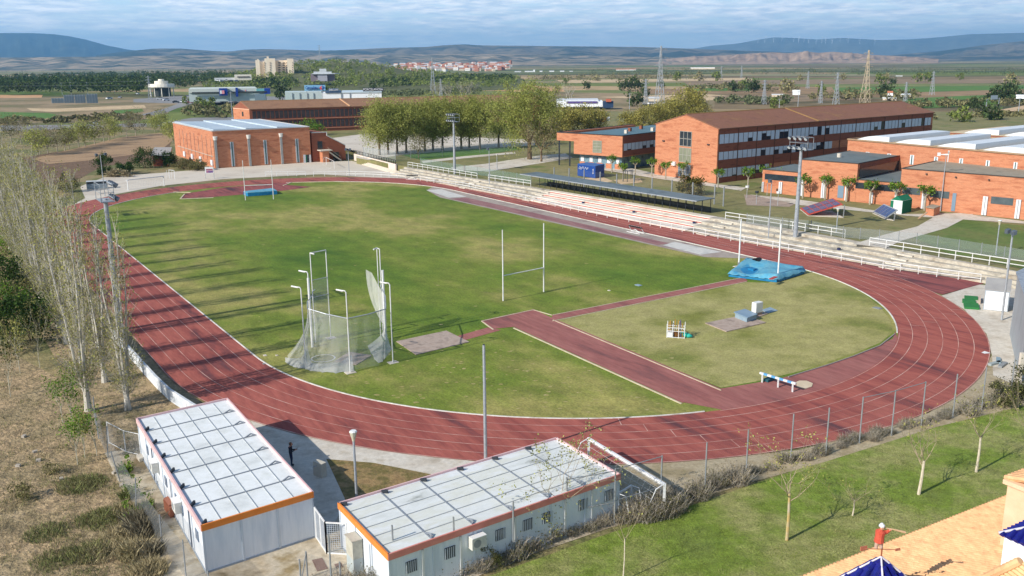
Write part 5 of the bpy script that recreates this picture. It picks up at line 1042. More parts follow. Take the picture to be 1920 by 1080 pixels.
for x0, y0, x1, y1, m_ in ((1275, 246.5, 1297, 274, GLASSD), (1274, 277.5, 1296, 304, mat('olive_glass', [S(120, 124, 104), S(140, 140, 120)], scale=.8, rough=.2)), (1272, 308, 1295, 331.5, mat('grey_door', [S(96, 104, 116)], rough=.5))):
    w = MB().obox(*WG.pbox(x0, y0, x1, y1, .05)).build('stair_window', m_, scb); f = MB(); o_, a_, n_, c_ = WG.pbox(x0, y0, x1, y1, .05)
    for k in range(4): f.obox(o_+a_*k/3-a_.normalized()*.05, a_.normalized()*.1, n_*2.2, c_)
    for k in range(3): f.obox(o_+c_*k/2-Z*.04, a_, n_*2.0, Z*.09)
    f.build('frame', mat('pale_frame', [S(160, 156, 146)]), w)
for x, y in ((1245, 264), (1329, 271)): MB().obox(*WG.pbox(x-2, y-1, x+2, y+1, .25)).build('wall_lamp', DARKM, scb)
MB().obox(*WG.pbox(1262, 303, 1268, 310, .5)).build('air_conditioner', WHITE, scb)
# ---- two storey annex
kA = G(1166, 320, PZ); dA = Vector((-.751, .66, 0)); LA = 14.6; dB_ = Vector((.66, .751, 0)); ann = thing('annex_building', 'two storey brick annex with blue grey flat roof and portal', 'building', kA)
kA0 = Vector((kA.x, kA.y, 0)); WA = Wall(kA, dA); sB = WA.at(1076, 270)[0]; sE = WA.at(1044, 252)[0]; zt = PZ+8.0; zb = PZ+3.1
P4 = lambda s0, s1, t0, t1: [(v.x, v.y) for v in (kA0+dA*s0+dB_*t0, kA0+dA*s1+dB_*t0, kA0+dA*s1+dB_*t1, kA0+dA*s0+dB_*t1)]
MB().prism(P4(0, sB, 0, 34), zb, zt).build('upper_wall', BRICK, ann); MB().prism(P4(1.2, sB-.6, 1.6, 33), PZ, zb-.003).build('lower_wall', mat('lower_glass', [S(70, 96, 112), S(120, 146, 156), S(60, 84, 100)], scale=.4, rough=.25), ann)
MB().prism(P4(sB+.004, sE, 0, 1.0), zt-1.9, zt).build('portal_beam', BRICK, ann); MB().prism(P4(sE-1.0, sE, 1.004, 33), zt-1.9, zt).build('portal_beam', BRICK, ann)
for s in (sE-.4, sB+1.6): MB().bar(kA0+dA*s+dB_*.5+Z*PZ, kA0+dA*s+dB_*.5+Z*(zt-1.91), .35).build('column', DARKM, ann)
MB().prism(P4(.3, sB-.3, .3, 33.7), zt+.004, zt+.06).build('roof', mat('blue_roof', [S(84, 112, 122), S(98, 126, 136)], scale=.2, det=6, fine=(2, .06)), ann)
cpm = MB()
for a, b in ((kA0, kA0+dA*sE), (kA0, kA0+dB_*34), (kA0+dA*sE, kA0+dA*sE+dB_*33), (kA0+dB_*34, kA0+dA*sB+dB_*34)): cpm.bar(a+Z*(zt+.08), b+Z*(zt+.08), .3, .16)
cpm.build('coping', DARKM, ann)
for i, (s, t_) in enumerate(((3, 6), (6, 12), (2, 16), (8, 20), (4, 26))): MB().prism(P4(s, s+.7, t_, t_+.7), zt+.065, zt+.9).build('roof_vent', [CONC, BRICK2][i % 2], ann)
for x0, y0, x1, y1 in ((1112, 264, 1128, 286),):
    w = MB().obox(*WA.pbox(x0, y0, x1, y1, .05)).build('window', mat('olive_glass', None), ann); f = MB(); o_, a_, n_, c_ = WA.pbox(x0, y0, x1, y1, .05)
    for k in range(3): f.obox(o_+a_*k/2-a_.normalized()*.05, a_.normalized()*.1, n_*2, c_)
    for k in range(5): f.obox(o_+c_*k/4-Z*.04, a_, n_*1.8, Z*.08)
    f.build('frame', mat('pale_frame', None), w)
WA2 = Wall(kA0+dA*1.2+dB_*1.6, dA)
for i in range(5): MB().obox(*WA2.box(.3+2.6*i, 1.9+2.6*i, PZ+.05, PZ+1.2, .08)).build('dwarf_wall', BRICK, ann); MB().obox(*WA2.box(.6+2.6*i, 1.5+2.6*i, PZ+1.3, PZ+2.4, .08)).build('white_window', STRIPW, ann)
WR = Wall(kA, dB_); MB().obox(*WR.box(.3, 33, PZ+3.3, PZ+4.5, .06)).build('brick_band', BRICK2, ann); MB().obox(*WR.box(.3, 33, PZ+6.3, zt-.1, .06)).build('brick_band', BRICK2, ann)  # bands in the darkened brick paint in the shade of this side
window_row(WR, ann, .4, 1.6, 9, PZ+4.55, PZ+6.2, .25)
# ---- workshops
wy = lambda x: 360+(x-1428)*52/492
nb = Vector((.70, .714, 0)); fdv = G(1920, 412, PZ)-G(1428, 360, PZ); WK = Wall(G(1428, 360, PZ), fdv); wsp = lambda x: WK.at(x, wy(x))[0]
wk = thing('workshop_building', 'long low brick workshop wing with white pilasters and pollard trees before it', 'building', G(1600, wy(1600), PZ))
def block(x0, x1, h, dep, nm='wall', off=0, top=FLATR, par=.0):
    s0, s1 = wsp(x0), wsp(x1); b0, b1 = WK.p+WK.d*s0+nb*off, WK.p+WK.d*s1+nb*off; pl_ = [(v.x, v.y) for v in (b0, b1, b1+nb*dep, b0+nb*dep)]
    o = MB().prism(pl_, PZ-.3, PZ+h).build(nm, BRICK, wk); c_ = (Vector((*pl_[0], 0))+Vector((*pl_[2], 0)))/2
    MB().prism([(c_.x+(x-c_.x)*.985, c_.y+(y-c_.y)*.985) for x, y in pl_], PZ+h+.003, PZ+h+.05).build('roof', top, wk)
    m_ = MB(); vs = [Vector((*v, PZ+h+.06)) for v in pl_]
    for i in range(4): m_.bar(vs[i], vs[(i+1) % 4], .22, .12)
    m_.build('coping', mat('coping_dark', [S(70, 66, 62)]), wk)
    return b0, b1
block(1428, 1494, 4.35, 12); w2a, w2b = block(1494.3, 1603, 6.8, 22); block(1603.3, 1684, 4.0, 22); block(1684.3, 1990, 6.55, 17, top=FLATT)
WC = Wall(w2b+Vector((.0, .0, 0)), nb); 
MB().obox(w2b+WK.d*.01+nb*.8+Z*(PZ+4.15), nb*20, WK.d*.08, Z*1.75).build('clerestory', GLASSD, wk); MB().obox(w2b+WK.d*.01+nb*.3+Z*(PZ+5.95), nb*21, WK.d*.12, Z*.8).build('brick_band', BRICK2, wk)
for x0, y0, x1, y1 in ((1434, 326, 1496, 339), (1604, 343, 1683, 356.5)): MB().obox(*WK.pbox(x0, y0+2, x1, y1, .05)).build('strip_window', GLASSD, wk)
for x0, y0, x1, y1 in ((1692, 352, 1726, 364.5), (1744, 358, 1780, 371), (1858, 370, 1900, 383.5)):
    MB().obox(*WK.pbox(x0, y0, x1, y1, .05)).build('strip_window', mat('grey_glass', [S(70, 80, 84), S(86, 96, 98)], scale=1, rough=.3), wk)
for x, y0, wd_ in ((1431, 341, 3), (1464, 341, 6), (1503, 331, 6), (1544, 337, 6), (1588, 341, 5), (1634, 361, 6), (1681, 354, 5), (1733, 357, 8), (1847, 368, 9), (1909, 374, 9)):
    s_ = MB().obox(*WK.pbox(x-wd_/2, y0, x+wd_/2, wy(x)-1, .25)).build('pilaster', STRIPW, wk); MB().obox(*WK.pbox(x-.5, y0+.5, x+.5, wy(x)-1, .06, .255)).build('joint', GREYP, s_)
for x0, y0, x1, y1 in ((1571, 348, 1582, 371), (1785, 362, 1792, 396)): MB().obox(*WK.pbox(x0, y0, x1, y1, .08)).build('door', mat('blue_grey_door', [S(116, 136, 152)]), wk)
MB().tube([w2a+WK.d*4+nb*8+Z*(PZ+6.86), w2a+WK.d*4+nb*8+Z*(PZ+7.6)], .4, 8).build('roof_vent', CONC, wk)
for x, y in ((1738, 326), (1793, 332), (1855, 337)): MB().obox(*WK.pbox(x-1.5, y-1, x+1.5, y+1, .3)).build('wall_lamp', DARKM, wk)
# ---- large hall behind with white skylights
hz0 = PZ+9.0; hA, hB = G(1590, 262, hz0), G(1960, 294.5, hz0); hd_ = (hB-hA).normalized(); hn_ = Vector((.80, .60, 0)); WH = Wall(hA, hd_)
lh = thing('hall_building', 'large brick hall with long white barrel skylights on its roof', 'building', (hA.x, hA.y, PZ)); L2 = (hB-hA).length+16
hp_ = lambda s, t_: Vector((hA.x, hA.y, 0))+hd_*s+hn_*t_
Q = lambda s0, s1, t0, t1: [(v.x, v.y) for v in (hp_(s0, t0), hp_(s1, t0), hp_(s1, t1), hp_(s0, t1))]
MB().prism(Q(0, L2, 0, 27), PZ-.3, hz0).build('wall', BRICK, lh); MB().prism(Q(.5, L2, .5, 26.5), hz0+.003, hz0+.05).build('roof', mat('cream_roof', [S(206, 186, 150), S(196, 178, 146)], scale=.3, fine=(2, .06)), lh)
m_ = MB()
for a, b in ((hp_(0, 0), hp_(L2, 0)), (hp_(0, 0), hp_(0, 27)), (hp_(0, 27), hp_(L2, 27))): m_.bar(a+Z*(hz0+.12), b+Z*(hz0+.12), .4, .24)
m_.build('parapet', mat('parapet_buff', [S(150, 124, 96), S(164, 138, 110)], scale=1), lh)
def barrel(s0, t0, t1, w, h, parent, nm='skylight', fr=hp_, zz=None):
    zz = zz or hz0; m_ = MB(); K_ = 8
    for t_a, t_b in ((t0, t1),):
        ra_ = [fr(s0+w*k/K_, t_a)+Z*(zz+.06+h*(math.sin(PI*.5*min(1, k/K_*1.6)) if k/K_ < .63 else 1)) for k in range(K_+1)]
        rb_ = [p+(fr(0, t_b)-fr(0, t_a)) for p in ra_]
        for k in range(K_): m_.poly([ra_[k], ra_[k+1], rb_[k+1], rb_[k]])
        for r_ in (ra_, rb_): m_.poly(r_+[Vector((r_[-1].x, r_[-1].y, zz+.06))])
        m_.poly([ra_[-1], Vector((ra_[-1].x, ra_[-1].y, zz+.06)), Vector((rb_[-1].x, rb_[-1].y, zz+.06)), rb_[-1]])
    return m_.build(nm, mat('white_skylight', [S(206, 212, 216), S(216, 220, 222)], scale=.3, rough=.5), parent)
for i in range(5): barrel(1.2+9.2*i, 1.2, 24, 8.0, 1.0, lh)
for x, yb in ((1626.5, 285), (1667, 288), (1710, 290.5), (1755, 294), (1802, 297), (1852, 300.5), (1904, 304)):
    o_ = MB().obox(*WH.pbox(x-3.6, yb, x+3.6, yb+18, .08)).build('strip_window', STRIPW, lh); MB().obox(*WH.pbox(x-.9, yb+.5, x+.9, yb+18, .03, .085)).build('glass_slit', GREENG, o_)
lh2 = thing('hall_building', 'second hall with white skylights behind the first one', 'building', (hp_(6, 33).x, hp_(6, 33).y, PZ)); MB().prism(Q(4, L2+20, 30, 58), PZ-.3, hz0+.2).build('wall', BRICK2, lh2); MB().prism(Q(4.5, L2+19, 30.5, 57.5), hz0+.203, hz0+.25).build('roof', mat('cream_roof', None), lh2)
for i in range(5): barrel(8+9.2*i, 32, 55, 8.0, 1.0, lh2, zz=hz0+.2)
# ---- solar arrays, shed, small things by the workshops
SOL = mat('solar_cell', [S(52, 70, 112), S(66, 86, 126), S(58, 76, 110)], scale=.8, rough=.2, spec=.6); REDF = mat('red_frame', [S(168, 66, 56), S(184, 80, 68)], scale=2)
def solar(label, corners, framem, nx, ny, solm=SOL, shrink=.94):
    a, b, c, d = corners; t = thing('solar_array', label, 'solar panels', Vector((*((a+b)/2)[:2], PZ))); n = (b-a).cross(d-a).normalized(); n = n if n.z > 0 else -n
    MB().obox(a-n*.15, b-a, d-a, n*.12).build('frame', framem, t); P_ = lambda u, v: a+(b-a)*u+(d-a)*v+n*.02
    for i in range(nx):
        for j in range(ny):
            u0, u1 = (i+.06)/nx*shrink+(1-shrink)/2, (i+.94)/nx*shrink+(1-shrink)/2; v0, v1 = (j+.06)/ny*shrink+(1-shrink)/2, (j+.94)/ny*shrink+(1-shrink)/2
            MB().poly([P_(u0, v0), P_(u1, v0), P_(u1, v1), P_(u0, v1)]).build('panel', solm, t)
    for q in (c, d): MB().bar(Vector((q.x, q.y, PZ)), q-n*.2, .12).build('leg', GREYP, t)
    sh_ = [Vector((v.x, v.y, 0)) for v in (a, b, c, d)]; MB().prism([(v.x, v.y) for v in sh_], PZ+.02, PZ+.1).build('base', CONC, t)
solar('red framed solar array tilted beside the tall mast', [G(1500, 390, PZ+.3), G(1515, 402, PZ+.3), G(1583, 382, PZ+2.3), G(1562, 371, PZ+2.3)], REDF, 2, 5, mat('violet_cell', [S(76, 72, 104), S(92, 84, 112)], scale=.8, rough=.25))
solar('blue solar panel array standing before the green shed', [G(1636, 397, PZ+.3), G(1661, 408.5, PZ+.3), G(1678, 392, PZ+1.9), G(1657, 382, PZ+1.9)], GALV, 4, 1)
sq = [G(1668, 399, PZ), G(1690, 401.5, PZ), G(1708, 397, PZ), G(1688, 394.5, PZ)]; gsd = thing('garden_shed', 'small white and green shed beside the blue solar panels', 'shed', sq[1]); GRS = mat('green_door', [S(20, 104, 74), S(28, 116, 84)], scale=2)
MB().prism([(v.x, v.y) for v in sq], PZ, PZ+2.2).build('wall', WHITE, gsd); W1_ = Wall(sq[1], sq[2]-sq[1]); MB().obox(*W1_.box(.05, (sq[2]-sq[1]).length-.05, PZ+.05, PZ+2.15, .05)).build('door', GRS, gsd)
W2_ = Wall(sq[0], sq[1]-sq[0]); MB().obox(*W2_.box(.02, .5, PZ+.05, PZ+2.1, .05)).build('green_panel', GRS, gsd)
m1, m2 = (sq[0]+sq[1])/2+Z*2.9, (sq[2]+sq[3])/2+Z*2.9; rf_ = MB(); e = Z*2.2
rf_.add([sq[1]+e, sq[2]+e, m2, m1, sq[0]+e, sq[3]+e], [(0, 1, 2, 3), (3, 2, 5, 4), (0, 3, 4), (1, 5, 2)]); rf_.build('roof', GRS, gsd)
bh = thing('brick_hut', 'tiny brick hut at the corner of the workshop path', 'hut', G(1748, 404, PZ)); MB().prism(px((1735, 403), (1750, 406), (1761, 402), (1746, 399), z=PZ), PZ, PZ+1.3).build('wall', BRICK, bh); MB().prism(px((1734, 403.5), (1750, 406.5), (1762, 402), (1746, 398.5), z=PZ), PZ+1.303, PZ+1.42).build('roof', FLATT, bh)
MB().bar(G(1722, 410, PZ+.2), G(1738, 398, PZ+1.1), .3, .1).build('ramp_board', mat('board_tan', [S(170, 140, 112)]), label='tan board leaning on the tiny brick hut', cat='board')
wt = thing('small_wind_turbine', 'small white three bladed wind turbine on a thin pole before the workshops', 'wind turbine', G(1763, 396, PZ)); p = G(1763, 396, PZ); MB().tube([p, p+Z*9.3], [.09, .05], 7).build('pole', GALV, wt); hb = p+Z*9.45; MB().tube([hb-Vector((.9, -.2, 0)), hb+Vector((.35, -.1, 0))], [.06, .16], 8).build('nacelle', WHITE, wt); MB().box(hb-Vector((1.1, -.25, -.05)), (.5, .05, .55), -.2).build('tail_fin', WHITE, wt)
for k in range(3): a = .5+2*PI*k/3; MB().bar(hb+Vector((.3, -.1, 0)), hb+Vector((.3, -.1, 0))+Vector((.25*math.cos(a), .5*math.cos(a), math.sin(a)))*1.2, .22, .05).build('blade', WHITE, wt)
for i, (x, y, h) in enumerate(((1400, 371, 1.9), (1418, 383, 2.0), (1438, 366, 2.4), (1458, 386, 2.2))):
    t = thing('weather_instrument', ['white weather instrument with a round dish on the gravel bed, farthest left', 'dark weather instrument on the gravel bed', 'orange topped weather instrument on the gravel bed', 'pale dish instrument at the right of the gravel bed'][i], 'instrument', G(x, y, PZ)); p = G(x, y, PZ); MB().tube([p, p+Z*h], .05, 6).build('post', GALV, t); MB().tube([p+Z*h, p+Z*(h+.35)], [.3, .35], 10).build('head', [WHITE, DARKM, ORANGE, WHITE][i], t)
ex = thing('exercise_bars', 'dark steel exercise bars on a sandy patch beside the blue container', 'exercise bars', G(1180, 340, PZ))
for i, (x, y) in enumerate([(1168, 341), (1176, 341.5), (1183, 337), (1190, 341), (1172, 335), (1186, 335)]): p = G(x, y, PZ); MB().bar(p, p+Z*[2.4, 2.4, 2.2, 1.8, 2.2, 2.0][i], .12).build('post', DARKM, ex)
MB().bar(G(1168, 341, PZ)+Z*2.35, G(1176, 341.5, PZ)+Z*2.35, .07).build('bar', DARKM, ex)
# ---- sports hall
qA, qB = G(404, 316), G(584, 304.5); dF = (qB-qA).normalized(); lF = (qB-qA).length; qC = G(330, 291); dS = (qC-qA).normalized(); lS = (qC-qA).length; hh = 9.6
sp = thing('sports_hall', 'orange brick sports hall with pale metal roof behind the far bend', 'building', qA); Q3 = lambda s, t_: (qA.x+dF.x*s+dS.x*t_, qA.y+dF.y*s+dS.y*t_)
MB().prism([Q3(0, 0), Q3(lF, 0), Q3(lF, lS), Q3(0, lS)], 0, hh).build('wall', BRICK, sp)
PR = mat('pale_metal_roof', [S(170, 186, 196), S(186, 198, 206), S(196, 206, 212)], scale=.15, det=5, rough=.5, fine=(1, .05))
for i in range(3):
    a0, a1 = .4+i*(lF-.8)/3, .4+(i+1)*(lF-.8)/3; c0_, c1_, c2_, c3_ = Q3(a0, .4), Q3(a1-.15, .4), Q3(a1-.15, lS-.4), Q3(a0, lS-.4)
    MB().add([(*c0_, hh+.02), (*c1_, hh+.02), (*c2_, hh+.02), (*c3_, hh+.02), (*c0_, hh+.42), (*c1_, hh+.12), (*c2_, hh+.12), (*c3_, hh+.42)], [(3, 2, 1, 0), (4, 5, 6, 7), (0, 1, 5, 4), (1, 2, 6, 5), (2, 3, 7, 6), (3, 0, 4, 7)]).build('roof_bay', PR, sp)
m_ = MB()
for a, b in (((0, 0), (lF, 0)), ((0, 0), (0, lS)), ((0, lS), (lF, lS)), ((lF, 0), (lF, lS))): m_.bar(Vector((*Q3(*a), hh+.1)), Vector((*Q3(*b), hh+.1)), .35, .2)
m_.build('coping', mat('pale_coping', [S(186, 186, 184)]), sp)
WF = Wall(qA, dF)
for x, y0, y1 in ((436, 266, 312.5), (498, 262.5, 308), (557.5, 260, 305)):
    xt = x-2.5
    a, _ = WF.at(x, (y0+y1)/2); _, z1 = WF.at(x, y0); w = MB().obox(*WF.box(a-.45, a+.45, .25, z1, .08)).build('strip_window', mat('strip_grey', [S(186, 190, 192)]), sp); MB().obox(*WF.box(a-.14, a+.14, .25, z1-.05, .03, .085)).build('glass_slit', GREENG, w)
for x, y0 in ((405.5, 262), (468, 259), (528.5, 256)):
    a, _ = WF.at(x, 290); _, z1 = WF.at(x, y0); MB().obox(*WF.box(a-.3, a+.3, .1, z1, .3)).build('pilaster', mat('grey_pilaster', [S(150, 150, 146), S(166, 166, 162)], scale=1), sp); q = WF.p+WF.d*a+WF.n*.3; MB().tube([q+Z*(z1-.1), q+Z*(z1+.9)], [.45, .6], 10).build('vent_head', mat('vent_cream', [S(206, 204, 196)]), sp)
d1 = MB().obox(*WF.pbox(569, 290, 583, 305.5, .06)).build('door', GLASSD, sp); MB().obox(*WF.pbox(569, 290, 573, 305.5, .06, .065)).build('door_leaf', STRIPW, d1); MB().obox(*WF.pbox(573.3, 290, 575, 305.5, .06, .065)).build('door_leaf', mat('green_door', None), d1); MB().obox(*WF.pbox(580, 290, 583, 305.5, .06, .065)).build('door_leaf', STRIPW, d1)
WS = Wall(qA, dS)
for i in range(9):
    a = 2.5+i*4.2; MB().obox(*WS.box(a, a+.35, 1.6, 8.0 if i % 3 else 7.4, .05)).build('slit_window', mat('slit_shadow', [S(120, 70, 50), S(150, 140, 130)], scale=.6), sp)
for a in (1.5, 13, 22, 31): MB().obox(*WS.box(a, a+2.0, .6, 2.0, .3)).build('white_hatch', STRIPW, sp)
MB().obox(*WS.box(1, lS-4, 3.0, 3.12, .2)).build('pipe_run', mat('pipe_pale', [S(190, 176, 160)]), sp)
sA = WF.at(586, 280)[0]+.02; s1 = WF.at(615, 280)[0]; s2 = WF.at(649, 290)[0]; zA = WF.at(600, 249)[1]; zB = WF.at(617, 255)[1]; zC = WF.at(648, 273)[1]
def q4(s, z, t_): v = WF.p+WF.d*s+Vector((dS.x, dS.y, 0))*t_; return Vector((v.x, v.y, z))
prof = [(sA, 0), (s2, 0), (s2, zC), (s1, zB), (s1, zA), (sA, zA)]
fr_, bk_ = [q4(s, z, .3) for s, z in prof], [q4(s, z, 16) for s, z in prof]; n_ = 6
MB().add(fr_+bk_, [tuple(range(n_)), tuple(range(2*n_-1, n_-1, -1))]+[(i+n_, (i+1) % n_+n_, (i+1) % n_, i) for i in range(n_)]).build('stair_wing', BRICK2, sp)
m_ = MB()
for (a, za), (b, zb_) in (((sA, zA), (s1, zA)), ((s1, zA), (s1, zB)), ((s1, zB), (s2, zC))): m_.bar(q4(a, za+.1, .3), q4(b, zb_+.1, .3), .4, .2)
m_.build('coping', mat('pale_coping', None), sp)
for x0, y0, x1, y1 in ((596, 265, 605, 279), (625, 285, 636, 304)): o_, a_, b_, c_ = WF.pbox(x0, y0, x1, y1, .06, -.25); MB().obox(o_, a_, b_, c_).build('opening', GLASSD, sp)
MB().obox(*WF.pbox(600, 282, 612, 306, 2.5, -.2)).build('porch_wall', BRICK, sp); o_, a_, b_, c_ = WF.pbox(595, 280.2, 617, 281.8, 3.0, -.2); MB().obox(o_, a_, b_, c_).build('porch_slab', CONC, sp)
stw = MB(); sa_, sb_ = q4(WF.at(612, 290)[0], 2.9, -1.2), q4(WF.at(636, 303)[0], .2, -1.2); stw.bar(sa_, sb_, 1.2, .3); stw.bar(sa_+Z*1, sb_+Z*1, .06); stw.build('outside_stair', CONC, sp)
# ---- long brown school behind
aA = G(467.5, 205, 10.4); dl2 = Vector((math.cos(math.radians(24)), math.sin(math.radians(24)), 0)); dg2 = Vector((-.62, .78, 0)).normalized()
lgA = 15; aA0 = Vector((aA.x, aA.y, 0)); mA = aA0+dg2*lgA/2; zr2 = zfor(mA, 191)
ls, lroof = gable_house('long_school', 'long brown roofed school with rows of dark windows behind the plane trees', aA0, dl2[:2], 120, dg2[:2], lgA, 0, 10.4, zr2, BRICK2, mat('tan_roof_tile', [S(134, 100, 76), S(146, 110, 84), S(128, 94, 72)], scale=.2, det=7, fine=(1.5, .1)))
for s in (37,): MB().bar(aA0+dl2*s-dg2*.4+Z*10.6, mA+dl2*s+Z*(zr2+.3), .5, .3).build('verge_line', mat('pale_verge', [S(206, 160, 120)]), lroof)
WL = Wall(aA0, dl2)
for z0, z1 in ((6.9, 9.6), (3.2, 5.9)): window_row(WL, ls, .8, 1.62, 34, z0, z1, 0, mat('deep_window', [S(58, 50, 52), S(70, 62, 62)], scale=.5, rough=.35), None, .35)
for z_ in (6.35, 2.7): MB().obox(*WL.box(0, 119, z_, z_+.16, .3)).build('ledge', mat('ledge_pale', [S(190, 140, 112)]), ls)
WGa = Wall(aA0, dg2); MB().obox(*WGa.pbox(454, 209.5, 457, 218, .1)).build('gable_window', GLASSD, ls); MB().obox(*WGa.box(.1, lgA-.1, 10.2, 10.45, .15)).build('gable_ledge', mat('ledge_cream', [S(226, 180, 150)]), ls)
MB().obox(*WGa.box(0.02, lgA-.02, .1, 10.18, .08)).build('gable_face', BRICK, ls)  # sunlit gable keeps the lighter brick, shade is painted into the long walls
# ================================================================ TREES AND PLANTS
BARKW = mat('pale_poplar_bark', [S(168, 162, 148), S(196, 190, 178), S(128, 122, 108)], scale=1.2, det=6, stretch=(1, 1, .4))
BARKB = mat('brown_bark', [S(104, 86, 66), S(124, 106, 84), S(86, 70, 54)], scale=1.5, det=6, stretch=(1, 1, .4))
BARKG = mat('grey_bark', [S(140, 130, 112), S(164, 154, 136), S(116, 106, 90)], scale=1.5, det=6, stretch=(1, 1, .4))
TWIG = mat('grey_twig', [S(162, 156, 136), S(182, 176, 156), S(142, 134, 114)], scale=.8, det=4)
def leafm(name, c, island=.4, trans=.35, sc=.35): return mat(name, c, scale=sc, det=4, rough=.7, spec=.15, island=island, trans=trans)
LPLANE = leafm('plane_leaf', [S(150, 156, 76), S(170, 172, 96), S(132, 140, 66)], trans=.45)
LPLANE2 = leafm('olive_leaf', [S(148, 142, 70), S(166, 156, 84), S(130, 128, 62)])
LPOP = leafm('poplar_leaf', [S(150, 150, 76), S(164, 160, 92), S(134, 134, 66)])
LDARK = leafm('dark_leaf', [S(44, 66, 26), S(60, 84, 34), S(36, 54, 22)])
LGREEN = leafm('bright_leaf', [S(92, 124, 40), S(110, 138, 50), S(78, 106, 36)])
LPINE = leafm('pine_needle', [S(46, 62, 32), S(62, 80, 40), S(36, 50, 28)], trans=.2)
LOLIVE = leafm('shrub_leaf', [S(104, 104, 62), S(122, 116, 76), S(88, 88, 50)])
LDRY = leafm('dry_leaf', [S(140, 126, 96), S(160, 146, 116), S(110, 98, 70)], trans=.25)
def leaf_arrays(pts, size, rng, up=.0):
    n = len(pts); a = rng.normal(size=(n, 3)); a /= np.linalg.norm(a, axis=1, keepdims=True); b = rng.normal(size=(n, 3)); b[:, 2] += up*3
    b -= a*(a*b).sum(1, keepdims=True); b /= np.linalg.norm(b, axis=1, keepdims=True)
    s = size*rng.uniform(.6, 1.3, (n, 1)); V = np.stack([pts-a*s*.5, pts-b*s*.32, pts+a*s*.5, pts+b*s*.32], 1).reshape(-1, 3)
    return V, np.arange(n*4).reshape(n, 4)
def leaves(name, pts, size, mt, parent, rng, up=0.0):
    V, Fq = leaf_arrays(np.asarray(pts), size, rng, up); return arr_obj(name, V+np.array(wloc(parent)), Fq, mt, parent)
def clump_pts(rng, n, K, c, rad, clump, shell=.45, low=-1.0):
    d = rng.normal(size=(K, 3)); d /= np.linalg.norm(d, axis=1, keepdims=True); r = rng.uniform(shell, 1, (K, 1))**.6
    cs = d*r; cs = cs[cs[:, 2] > low]; k = rng.integers(0, len(cs), n)
    sz = rng.uniform(.55, 1.35, (len(cs), 1))
    return np.array(c)+(cs[k]+rng.normal(size=(n, 3))*clump*sz[k])*np.array(rad)
def limb(mb, p, d, ln, r, depth, rng, spread=.6, up=.25, tips=None, n=5, kids=(2, 3)):
    q = p; d = d.normalized(); pts = [p]; segs = 3
    for i in range(segs): d = (d+Vector(rng.normal(size=3)*.12)+Z*up*.15).normalized(); q = q+d*ln/segs; pts.append(q)
    mb.tube(pts, [r*(1-.18*i) for i in range(segs+1)], n, False)
    if tips is not None: tips.append((q, depth))
    if depth <= 0: return
    for k in range(int(rng.integers(kids[0], kids[1]+1))):
        nd = (d+Vector(rng.normal(size=3))*spread+Z*up).normalized(); st_ = pts[-1] if k == 0 else pts[int(rng.integers(1, segs+1))]
        limb(mb, st_, nd, ln*rng.uniform(.6, .85), r*.55, depth-1, rng, spread, up, tips, max(3, n-1), kids)
O3 = Vector((0, 0, 0))
def plane_tree(name, label, h, rad, seed, leafmat, n=3600, size=.5, trunk=.3, bark=BARKB, cat='tree', group=None):
    rng = np.random.default_rng(seed); t = thing(name, label, cat, (0, 0, -500), group); base = Vector((0, 0, -500)); tb_ = MB(); tips = []
    th = h*.26; tb_.tube([base-Z*.2, base+Z*th*.5, base+Z*th], [trunk*1.25, trunk, trunk*.85], 8)
    for k in range(5): a = 2*PI*k/5+rng.uniform(-.4, .4); limb(tb_, base+Z*th*rng.uniform(.8, 1), Vector((math.cos(a)*.7, math.sin(a)*.7, rng.uniform(.6, 1.4))), h*.3, trunk*.5, 3, rng, .5, .3, tips)
    tb_.build('trunk', bark, t)
    pts = clump_pts(rng, int(n*.72), 46, (0, 0, h*.575), (rad*1.04, rad*1.04, h*.425), .17, .35, -.85)
    tp = np.array([[*(q-base)] for q, d_ in tips]); k = rng.integers(0, len(tp), n-len(pts)); pts = np.vstack([pts, tp[k]+rng.normal(size=(len(k), 3))*.55])
    leaves('crown', pts, size, leafmat, t, rng); return t
